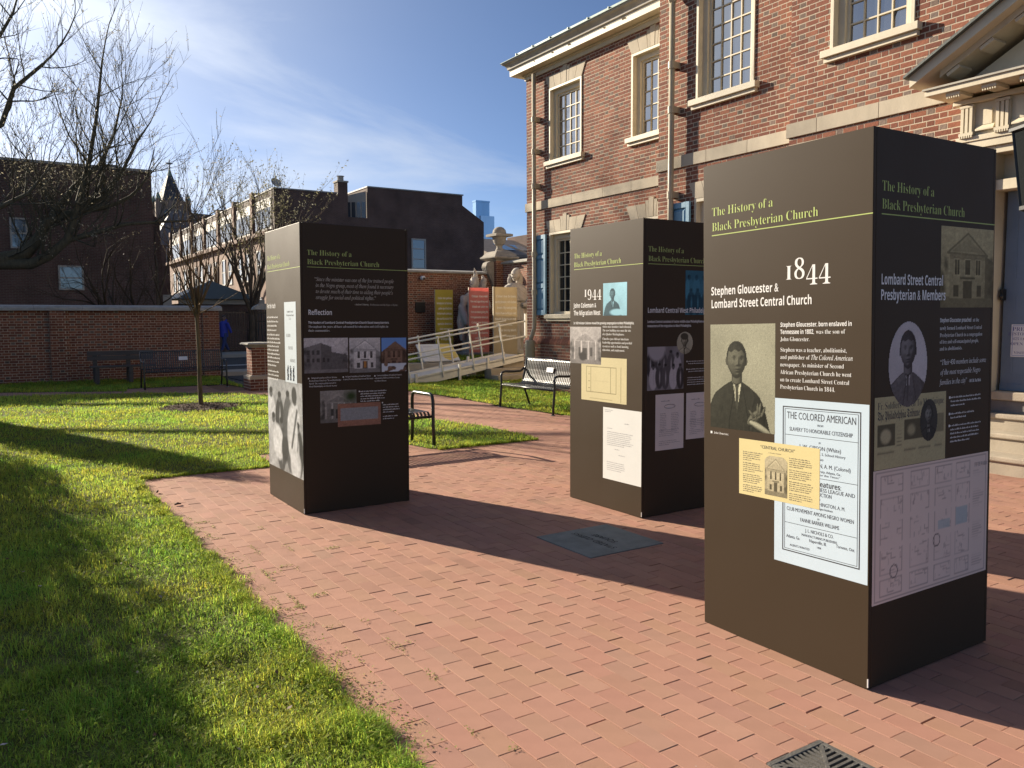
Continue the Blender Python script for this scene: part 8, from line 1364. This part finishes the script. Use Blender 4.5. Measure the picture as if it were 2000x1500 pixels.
# ---------------------------------------------------------------- bare spring trees
class Tree:
    def __init__(s, seed, maxd, bark, bud=None, budsize=.02, budcol=(.35, .33, .2), curve=.25, up=.25):
        s.r = np.random.default_rng(seed); s.mb = MB(); s.bm = MB(); s.maxd = maxd; s.bark = bark; s.bud = bud; s.bs = budsize; s.bc = np.array(budcol); s.curve = curve; s.up = up; s.tips = []; s.rmin = .0028
    def limb(s, P, r0, r1, n=9): s.mb.tube(P, np.linspace(r0, r1, len(P)), n, s.bark, cap=False)
    def grow(s, p, d, L, r0, depth, kids=(3, 5), spread=.7, shrink=.62):
        r = s.r; m = 5 if depth < s.maxd else 3; P = [np.array(p, float)]; d = np.array(d, float)/np.linalg.norm(d)
        for k in range(m-1):
            d = d+r.normal(0, s.curve*.5, 3)+np.array([0, 0, s.up*.3]); d /= np.linalg.norm(d); P.append(P[-1]+d*L/(m-1))
        P = np.array(P); r1 = r0*(.45 if depth < s.maxd else .5); s.mb.tube(P, np.linspace(r0, r1, m), 7 if r0 > .05 else (5 if r0 > .015 else 3), s.bark, cap=False)
        if depth >= s.maxd: s.tips.append(P); return
        nk = int(r.integers(kids[0], kids[1]+1))
        for k in range(nk):
            t = r.uniform(.3, 1.0) if k else 1.0; i = min(int(t*(m-1)), m-2); q = P[i]+(P[i+1]-P[i])*(t*(m-1)-i); a = r.normal(0, 1, 3); a -= d*np.dot(a, d); a /= np.linalg.norm(a)
            nd = d*math.cos(spread*r.uniform(.5, 1.15))+a*math.sin(spread*r.uniform(.5, 1.15))+np.array([0, 0, s.up*.5])
            s.grow(q, nd, L*shrink*r.uniform(.75, 1.2), max(r1*.8, s.rmin), depth+1, kids, spread, shrink)
    def buds(s, per=2):
        r = s.r
        if not s.tips: return
        T = np.array(s.tips); n = len(T)*per; idx = r.integers(0, len(T), n); t = r.uniform(.2, 1, n); seg = np.minimum((t*(T.shape[1]-1)).astype(int), T.shape[1]-2); f = t*(T.shape[1]-1)-seg
        C = T[idx, seg]+(T[idx, seg+1]-T[idx, seg])*f[:, None]; a = r.normal(0, 1, (n, 3)); a /= np.linalg.norm(a, axis=1)[:, None]; b_ = np.cross(a, r.normal(0, 1, (n, 3))); b_ /= np.linalg.norm(b_, axis=1)[:, None]; sz = s.bs*r.uniform(.5, 1.3, n)[:, None]
        V = np.stack([C, C+a*sz+b_*sz*.35, C+a*sz*2, C+a*sz-b_*sz*.35], 1).reshape(-1, 3); F = np.arange(n*4).reshape(-1, 4); col = np.repeat(s.bc*r.uniform(.6, 1.3, (n, 1)), 4, 0); s.bm.add(V, F, col)
    def done(s, e, trunk_mb):
        trunk_mb.build('trunk', m_bark, e, smooth=True); s.mb.build('crown', m_bark, e, smooth=True)
        if s.bm.n: o = s.bm.build('spring_buds', m_leafbud, e); tag(o, kind='stuff')
_c0 = np.array([0, 0, CAM_H])
# big tree whose limbs reach in from the left; trunk stands outside the picture
bt = empty('spreading_tree', (-3.4, 15.6, 0)); tag(bt, 'large bare tree whose heavy dark limbs reach in from the left', 'tree'); bt.location = (0, 0, 0); BK = 2.3
T = Tree(3, 3, (.85, .95, .85), 'b', .045, (.40, .36, .25), .22, .32); tm = MB(); T.rmin = .006
tm.tube([(-11.2, 36.3, -.1), (-11.15, 36.2, .6), (-11.0, 36.0, 1.4), (-10.9, 35.9, 2.6), (-11.1, 35.9, 5.0), (-11.4, 36.1, 7.6)], [.95, .75, .62, .55, .45, .2], 14, (1, .95, .85))
def L(*pts): return np.array(pts, float)
limbs = [  # heavy limbs, measured on the spot: world points
    (L((-4.75, 15.6, 1.9), (-2.0, 15.3, 2.25), (-.8, 15.1, 2.42), (.22, 15.0, 2.56), (.55, 15.0, 2.66), (.74, 14.95, 2.9), (.88, 14.9, 3.18), (1.28, 14.9, 3.36), (1.7, 14.85, 3.45)), .20, .055),
    (L((-.3, 15.05, 2.45), (.2, 15.0, 2.50), (.62, 14.9, 2.50), (.85, 14.8, 2.62), (1.12, 14.75, 2.88), (1.2, 14.7, 3.1), (1.36, 14.65, 3.7), (1.48, 14.6, 4.15), (1.6, 14.6, 4.8), (1.72, 14.6, 5.7)), .13, .02),
    (L((1.12, 14.75, 2.88), (1.5, 14.6, 3.0), (1.95, 14.5, 3.16), (2.5, 14.4, 3.22), (2.95, 14.3, 3.25)), .06, .015),
    (L((1.28, 14.9, 3.36), (1.7, 14.8, 3.62), (1.95, 14.7, 4.0), (2.15, 14.65, 4.45), (2.4, 14.6, 4.85)), .06, .012),
    (L((.88, 14.9, 3.18), (1.3, 15.2, 3.8), (1.7, 15.3, 4.2), (1.95, 15.4, 4.75), (2.1, 15.4, 5.4)), .07, .014),
    (L((-4.75, 15.6, 3.2), (-1.6, 15.0, 3.9), (-.2, 14.7, 4.2), (.32, 14.6, 4.55), (.5, 14.6, 5.1), (.9, 14.5, 5.5)), .085, .03),
    (L((-4.75, 15.7, 4.0), (-1.9, 15.2, 5.0), (-.6, 15, 5.3), (.2, 14.9, 5.6), (.55, 14.9, 6.3)), .08, .025),
    (L((-1.6, 15.1, 2.3), (-.6, 14.6, 2.9), (.1, 14.3, 3.2), (.6, 14.2, 3.5), (.9, 14.2, 3.9)), .08, .015)]
for P, r0, r1 in limbs:
    P = np.stack([P[:, 0]*BK, P[:, 1]*BK, CAM_H+(P[:, 2]-CAM_H)*BK], 1); r0 *= BK*.8; r1 *= BK*.8
    T.limb(P, r0, r1); n = len(P); st_ = 2 if r0 > .17 else 0
    for k in range(st_, n-1):
        rr = r0+(r1-r0)*k/(n-1)
        for q in range(4 if r0 < .30 else 3):
            f = T.r.random(); p = P[k]+(P[k+1]-P[k])*f; d = (P[k+1]-P[k]); d /= np.linalg.norm(d); a = T.r.normal(0, 1, 3); a[2] = abs(a[2])*.8; a -= d*np.dot(a, d); a /= np.linalg.norm(a)
            T.grow(p, d*.6+a, T.r.uniform(1.2, 2.6), max(min(rr*.34, .042), .014), 1, (3, 6), .66, .62)
    T.grow(P[-1], P[-1]-P[-2]+np.array([0, 0, .1]), 2.0, r1*.8, 1, (3, 5), .6, .6)
T.buds(2); T.done(bt, tm)
# young tree with stake-straight shoots and a mulch ring
yt = empty('young_tree', (3.23, 15.6, 0)); tag(yt, 'young bare tree with slim trunk and upright shoots in a mulch ring', 'tree')
T = Tree(11, 2, (1.6, 1.35, 1.0), 'b', .014, (.42, .36, .22), .10, .25); tm = MB()
tm.tube([(0, 0, -.05), (0, 0, .05), (-.005, 0, .5), (.0, 0, 1.1), (-.02, 0, 1.7), (-.03, 0, 2.0)], [.066, .043, .038, .035, .031, .028], 10, (1.55, 1.35, 1.05))
for k in range(26):
    a = k*2.4+.3; lean = .18+.42*((k*7) % 10)/10*(1.3 if k % 5 == 0 else 1); z0 = 1.62+.4*((k*3) % 10)/10; T.grow((-.02+.02*math.cos(a), .02*math.sin(a), z0), (math.cos(a)*lean, math.sin(a)*lean, 1), T.r.uniform(.95, 1.75), .0135, 1, (2, 3), .35, .42)
for k in range(5):
    a = k*1.26; T.grow((0, 0, 1.72+.05*k), (math.cos(a), math.sin(a), .35), .6, .012, 1, (2, 4), .5, .55)
T.buds(2); T.done(yt, tm)
b = MB(); r_ = np.random.default_rng(2); n = 2600; a = r_.uniform(0, 2*math.pi, n); q = np.sqrt(r_.random(n))*.72; C = np.stack([3.23+q*np.cos(a)*1.05, 15.6+q*np.sin(a), .012+.05*(1-(q/.72)**2)+r_.random(n)*.012], 1); u = r_.normal(0, 1, (n, 3))*[1, 1, .35]; u /= np.linalg.norm(u, axis=1)[:, None]; v = np.cross(u, [0, 0, 1.]); v /= np.linalg.norm(v, axis=1)[:, None]; l_ = r_.uniform(.015, .04, (n, 1))
V = np.stack([C-u*l_-v*.006, C+u*l_-v*.006, C+u*l_+v*.006, C-u*l_+v*.006], 1).reshape(-1, 3); b.add(V, np.arange(4*n).reshape(-1, 4), np.repeat(np.array([.17, .115, .075])*r_.uniform(.5, 1.4, (n, 1)), 4, 0))
b.lathe([(.74, .006), (.6, .02), (.3, .045), (.0, .055)], 20, (3.23, 15.6, 0), (.10, .068, .045)); tag(b.build('mulch_ring', m_litter), 'ring of brown mulch around the young tree on the lawn', 'mulch', kind='stuff')
def plain_tree(name, loc, label, seed, h, r0, depth, kids, spread, bark, bs, bc, crown0=.3, per=3, up=.3, group=None, n0=6, lean=.55, l0=.42):
    e = empty(name, loc); tag(e, label, 'tree', group); T = Tree(seed, depth, bark, 'b', bs, bc, .22, up); tm = MB(); r = T.r
    zz = np.linspace(-.1, h*crown0, 6); tm.tube(np.stack([r.normal(0, .02, 6)*h*.1, r.normal(0, .02, 6)*h*.1, zz], 1), np.linspace(r0*1.25, r0*.8, 6), 9, bark)
    for k in range(n0):
        a = k*2*math.pi/n0+r.uniform(-.4, .4); T.grow((0, 0, h*crown0*r.uniform(.8, 1)), (math.cos(a)*lean, math.sin(a)*lean, 1), h*l0*r.uniform(.8, 1.15), r0*.5, 0, kids, spread, .62)
    T.buds(per); T.done(e, tm); return e
plain_tree('street_tree', (10.9, 40.4, 0), 'leafing street tree across the road left of the Reflection kiosk', 21, 8.4, .18, 3, (3, 4), .55, (.9, .8, .7), .065, (.26, .24, .13), .26, 6, n0=7)
plain_tree('crabapple_tree', (3.6, 27.2, 0), 'dark twiggy crabapple rising just behind the garden wall', 22, 4.6, .14, 3, (3, 5), .6, (.55, .5, .42), .03, (.16, .14, .1), .2, 1, up=.12, n0=7, lean=.9)
plain_tree('street_tree', (6.9, 42.0, 0), 'thin bare tree beside the corner of the dark brick block', 23, 9.6, .13, 3, (2, 4), .5, (1.3, 1.2, 1.1), .04, (.4, .36, .28), .3, 1, n0=5, lean=.35)
plain_tree('street_tree', (12.6, 46.5, 0), 'taller pale bare tree standing in front of the row houses', 24, 9.8, .2, 3, (3, 4), .5, (1.1, 1.0, .9), .07, (.36, .34, .22), .28, 4, n0=6, lean=.5)
plain_tree('street_tree', (13.4, 58, 0), 'farther bare tree against the church roof', 25, 11, .2, 3, (2, 4), .55, (1.2, 1.1, 1.0), .07, (.4, .37, .3), .3, 2, n0=6)
# unseen evergreen shrubs added on the left, sized to shade the lawn
def shrub(name, loc, label, boxdim, n, seed, round_top, group=None, leaf=.035):
    e = empty(name, loc); tag(e, label, 'shrub', group); r = np.random.default_rng(seed); X, Y, Z = boxdim
    P = r.uniform(-1, 1, (int(n*2.2), 3)); 
    if round_top: P = P[(P[:, 0]**2+P[:, 1]**2+np.clip(P[:, 2], -.2, 1)**2) < 1]
    P = P[:n]; w_ = .80+.35*vnoise(P[:, 1]*4+9, P[:, 2]*3+7, seed); P = P*np.array([X/2, Y/2, Z/2])*w_[:, None]+np.array([0, 0, Z/2]); n = len(P)
    a = r.normal(0, 1, (n, 3)); a /= np.linalg.norm(a, axis=1)[:, None]; b_ = np.cross(a, r.normal(0, 1, (n, 3))); b_ /= np.linalg.norm(b_, axis=1)[:, None]; s_ = leaf*r.uniform(.6, 1.4, (n, 1))
    V = np.stack([P-a*s_, P+b_*s_*.5, P+a*s_, P-b_*s_*.5], 1).reshape(-1, 3); m = MB(); m.add(V, np.arange(4*n).reshape(-1, 4), np.repeat(np.array([.035, .065, .02])*r.uniform(.6, 1.5, (n, 1)), 4, 0)); o = m.build('foliage', m_leafbud, e); tag(o, kind='stuff')
    t = MB(); t.tube([(0, 0, -.05), (.02, 0, Z*.4), (0, .02, Z*.8)], [.07, .05, .02], 7, (.7, .6, .5)); t.build('stem', m_bark, e)
shrub('shade_evergreen', (-1.0, 16.75, 0), 'tall rounded evergreen shrub added out of view to shade the lawn', (1.15, 1.0, 3.35), 26000, 5, True)
for k, (y, h, w_) in enumerate(((7.9, 2.7, 1.7), (9.15, 2.95, 1.7), (10.4, 2.85, 1.7), (11.7, 3.0, 1.7), (13.0, 2.95, 1.8), (14.4, 3.05, 1.7), (15.5, 2.9, 1.4))):
    shrub('shade_hedge_shrub', (-2.15, y, 0), ('nearest', 'second', 'third', 'fourth', 'fifth', 'sixth', 'farthest')[k]+' rounded hedge shrub in the unseen row added to shade the lawn', (1.5, w_, h), 8500, 30+k, True, 'unseen hedge shrubs added for lawn shade', .04)

# ---------------------------------------------------------------- grass, clover, weeds, litter
def scatter(poly, dens, bounds, seed, zfun=None, margin=.22):
    """points in a lawn with a density that falls with distance"""
    r = np.random.default_rng(seed); out = []; x0, x1, y0, y1 = bounds
    for (d0, d1, k) in dens:
        area = (min(x1, d1)-max(x0, -d1))*(min(y1, d1)-max(y0, -1)); n = int(max(area, 0)*k)
        if n <= 0: continue
        x = r.uniform(max(x0, -d1), min(x1, d1), n); y = r.uniform(max(y0, -1), min(y1, d1), n); d = np.hypot(x, y); ok = (d >= d0) & (d < d1)
        x, y = x[ok], y[ok]; ok = inpoly(x, y, poly); x, y = x[ok], y[ok]; P = np.stack([x, y, np.zeros(len(x))], 1); out.append(P[in_view(P, margin)])
    return np.concatenate(out)
def blades(name, P, label, hmin, hmax, wid, seed, colr, dry=.035):
    r = np.random.default_rng(seed); n = len(P); d = np.hypot(P[:, 0], P[:, 1])[:, None]
    patch = vnoise(P[:, 0]*1.3+20, P[:, 1]*1.3+20, 3)*.6+vnoise(P[:, 0]*4+20, P[:, 1]*4+20, 4)*.4
    tuft = vnoise(P[:, 0]*9+20, P[:, 1]*9+20, 6); h = r.uniform(hmin, hmax, n)*(.35+.8*patch+.75*tuft**2); a = r.uniform(0, 2*math.pi, n); bend = r.uniform(.25, 1.5, n)*h; w_ = wid*(1+np.clip(d[:, 0]-4, 0, 30)*.13)*r.uniform(.6, 1.3, n)
    D = np.stack([np.cos(a), np.sin(a), np.zeros(n)], 1); S = np.stack([-np.sin(a), np.cos(a), np.zeros(n)], 1)*w_[:, None]; up = np.array([0, 0, 1.])
    m1 = P+D*(bend*.3)[:, None]+up*(h*.6)[:, None]; t = P+D*bend[:, None]+up*(h*(1-.25*r.random(n)))[:, None]
    V = np.stack([P-S, P+S, m1+S*.8, m1-S*.8, t], 1).reshape(-1, 3); k = np.arange(n)[:, None]*5; F4 = k+np.array([[0, 1, 2, 3]]); F3 = k+np.array([[3, 2, 4]])
    c = np.array(colr)*(1+r.normal(0, .26, (n, 1)))*(.70+.55*patch)[:, None]; c[:, 0] *= (.66+.42*vnoise(P[:, 0]*2.2+40, P[:, 1]*2.2+11, 9))*(1+r.normal(.0, .15, n)); dr = r.random(n) < dry; c[dr] = np.array([.30, .26, .12])*r.uniform(.6, 1.2, (dr.sum(), 1)); c = np.clip(c, .01, .6)
    C = np.repeat(c, 5, 0); mb = MB(); mb.add(V, F4, C); mb.F3.append(F3); o = mb.build(name, m_grass); tag(o, label, 'grass', kind='stuff'); return o
GC = (.43, .48, .068)
P = scatter(LAWN_A, [(1, 4.2, 9500), (4.2, 7, 5200), (7, 11, 2600), (11, 16, 1300), (16, 22, 800)], (-8, 6.3, 1.2, 21), 1)
edge_n = 5200; rr = np.random.default_rng(9); ey = rr.uniform(2.2, 8.9, edge_n); E_ = np.stack([1.17+np.abs(rr.normal(0, .022, edge_n))-.04+.03*vnoise(ey*3, ey*0, 5), ey, np.zeros(edge_n)], 1)
ex = rr.uniform(1.2, 2.62, 1500); E2 = np.stack([ex, 8.87-np.abs(rr.normal(0, .02, 1500)), np.zeros(1500)], 1); ex = rr.uniform(4.6, 6.1, 1400); E3 = np.stack([ex, 8.86-np.abs(rr.normal(0, .02, 1400)), np.zeros(1400)], 1)
cl = []                                  # clumps that lean out over the bricks
for k in range(150):
    yy = 2.1+6.6*rr.random()**1.3; rad = rr.uniform(.02, .075); q = int(rr.uniform(25, 110)); an = rr.uniform(0, 6.28, q); ra = rad*np.sqrt(rr.random(q)); cl.append(np.stack([1.17+rr.uniform(-.05, .03)+ra*np.cos(an), yy+ra*np.sin(an)*1.4, np.zeros(q)], 1))
E_ = np.concatenate([E_]+cl)
keep = ~(((P[:, 0]-3.23)/1.05)**2+(P[:, 1]-15.6)**2 < .62**2); P = P[keep]
blades('grass', np.concatenate([P, E_, E2, E3]), 'short green lawn grass left of the paving', .020, .066, .0019, 2, GC)
P = scatter(LAWN_B, [(8, 14, 2600), (14, 24, 1300)], (6.2, 12.6, 9.4, 20), 3); blades('grass', P, 'short green lawn grass in front of the hall and ramp', .03, .08, .0022, 4, GC)
P = scatter(LAWN_C, [(15, 30, 900)], (-8, 5.6, 19.5, 24.3), 5); P2 = scatter([(9.3, 20.62), (15, 20.62), (15, 24.2), (9.3, 24.2)], [(20, 34, 500)], (9.3, 15, 20.6, 24.2), 6); P2[:, 2] = .42
P3 = scatter([(12.35, 19.62), (15, 19.62), (15, 20.6), (12.35, 20.6)], [(20, 34, 700)], (12.3, 15, 19.6, 20.6), 8); P3[:, 2] = .5
blades('grass', np.concatenate([P, P2, P3]), 'grass along the foot of the far garden walls', .03, .09, .0022, 7, GC)
# clover and low weeds: three little leaves each
def clover(name, P, label, seed, size, colr, hmax, leaves=3):
    r = np.random.default_rng(seed); n = len(P); d = np.hypot(P[:, 0], P[:, 1]); size = size*(1+np.clip(d-4, 0, 20)*.06); C0 = P+np.stack([r.normal(0, .01, n), r.normal(0, .01, n), r.uniform(.3, 1, n)*hmax], 1); Vs = []; n3 = leaves; ang0 = r.uniform(0, 6.28, n); tl = r.normal(0, .35, (n, 2))
    for k in range(n3):
        a = ang0+k*2*math.pi/n3; u = np.stack([np.cos(a), np.sin(a), tl[:, 0]*np.cos(a)+tl[:, 1]*np.sin(a)+.15], 1); v = np.stack([-np.sin(a), np.cos(a), -tl[:, 0]*np.sin(a)+tl[:, 1]*np.cos(a)], 1); s_ = (size*r.uniform(.6, 1.3, n))[:, None]
        Vs.append(np.stack([C0, C0+u*s_*.6-v*s_*.5, C0+u*s_*1.1, C0+u*s_*.6+v*s_*.5], 1))
    V = np.stack(Vs, 1).reshape(-1, 3); m = n*n3; c = np.array(colr)*r.uniform(.7, 1.35, (n, 1)); C = np.repeat(c, 4*n3, 0); mb = MB(); mb.add(V, np.arange(m*4).reshape(-1, 4), C); o = mb.build(name, m_grass); tag(o, label, 'ground cover', kind='stuff')
P = scatter(LAWN_A, [(1, 4.5, 1500), (4.5, 8, 900), (8, 12, 380)], (-5, 1.2, 1.2, 12), 21); w_ = vnoise(P[:, 0]*1.1+3, P[:, 1]*1.1+8, 12)*.7+vnoise(P[:, 0]*3+3, P[:, 1]*3+8, 13)*.3; P = P[w_ > .48]
clover('clover', P, 'bright clover leaves growing through the lawn', 22, .0085, (.30, .38, .06), .05)
r_ = np.random.default_rng(31); n = 9000; y = 1.9+r_.beta(1.1, 1.6, n)*5; x = 1.2+r_.normal(-.10, .09, n)+.05*vnoise(y*2.5, y*0, 8); ok = vnoise(y*1.7+4, x*2+9, 15) > .42; P = np.stack([x, y, np.zeros(n)], 1)[ok]
clover('chickweed', P[in_view(P, .1)], 'pale chickweed spilling from the lawn edge over the bricks', 32, .0046, (.32, .39, .11), .014, 5)
pts = []
for k in range(34):                 # weeds that follow the paver joints near the lawn
    row = int(abs(r_.normal(0, 2.4)))+1; x0 = 1.2+row*PW; y0 = r_.uniform(2.6, 7.0); l_ = r_.uniform(.04, .32); m = int(l_*170)
    if r_.random() < .65: pts.append(np.stack([np.full(m, x0)+r_.normal(0, .006, m), y0+r_.uniform(0, l_, m), np.zeros(m)], 1))
    else: pts.append(np.stack([x0+r_.uniform(0, .1, m), np.full(m, y0)+r_.normal(0, .006, m), np.zeros(m)], 1))
pts.append(np.array([1.58, 2.45, 0])+r_.normal(0, .01, (14, 3))*[1, 1, 0]); clover('joint_weeds', np.concatenate(pts), 'tiny weeds sprouting from the paver joints near the lawn', 33, .0040, (.32, .38, .12), .009, 4)
# fallen petals, dry leaves and grit
n = 420; x = r_.uniform(-3, 1.15, n); y = r_.uniform(1.6, 9, n); P = np.stack([x, y, r_.uniform(.03, .055, n)], 1); a = r_.normal(0, 1, (n, 3))*[1, 1, .4]; a /= np.linalg.norm(a, axis=1)[:, None]; b_ = np.cross(a, [0, 0, 1]); b_ /= np.linalg.norm(b_, axis=1)[:, None]; s_ = r_.uniform(.006, .017, (n, 1)); pal = np.array([(.42, .36, .34), (.20, .10, .06), (.30, .24, .18), (.12, .06, .035)])[r_.integers(0, 4, n)]
mb = MB(); mb.add(np.stack([P-a*s_, P+b_*s_*.6, P+a*s_, P-b_*s_*.6], 1).reshape(-1, 3), np.arange(4*n).reshape(-1, 4), np.repeat(pal, 4, 0))
n = 260; P = np.stack([r_.uniform(1.25, 4.6, n), r_.uniform(1.3, 8, n), np.full(n, .0055)], 1); s_ = r_.uniform(.0012, .0035, (n, 1)); a = r_.normal(0, 1, (n, 3))*[1, 1, .1]; a /= np.linalg.norm(a, axis=1)[:, None]; b_ = np.cross(a, [0, 0, 1]); mb.add(np.stack([P-a*s_, P+b_*s_, P+a*s_, P-b_*s_], 1).reshape(-1, 3), np.arange(4*n).reshape(-1, 4), (.4, .36, .3))
n = 1300; P = np.stack([1.17+np.abs(r_.normal(0, .04, n)), r_.uniform(1.8, 6.6, n), np.full(n, .0035)], 1); s_ = r_.uniform(.0015, .005, (n, 1)); a = r_.normal(0, 1, (n, 3))*[1, 1, .12]; a /= np.linalg.norm(a, axis=1)[:, None]; b_ = np.cross(a, [0, 0, 1]); mb.add(np.stack([P-a*s_, P+b_*s_*.4, P+a*s_, P-b_*s_*.4], 1).reshape(-1, 3), np.arange(4*n).reshape(-1, 4), np.repeat(np.array([.40, .33, .22])*r_.uniform(.4, 1.2, (n, 1)), 4, 0))
tag(mb.build('leaf_litter', m_litter), 'scattered petals, dry leaves and grit on lawn and paving', 'leaf litter', kind='stuff')
for k, (x, y, rot, l_) in enumerate(((1.29, 7.42, .3, .06), (1.25, 8.05, 1.2, .045))):
    mb = MB(); mb.tube([(x, y, .012), (x+.03*math.cos(rot), y+.03*math.sin(rot), .02), (x+l_*math.cos(rot), y+l_*math.sin(rot), .011)], [.006, .011, .004], 6, (.09, .05, .035)); tag(mb.build('dead_leaf', m_litter, smooth=True), ('larger curled dark leaf on the bricks at the lawn edge', 'smaller dark leaf on the bricks near the plaza corner')[k], 'leaf', 'dark leaves on the bricks')
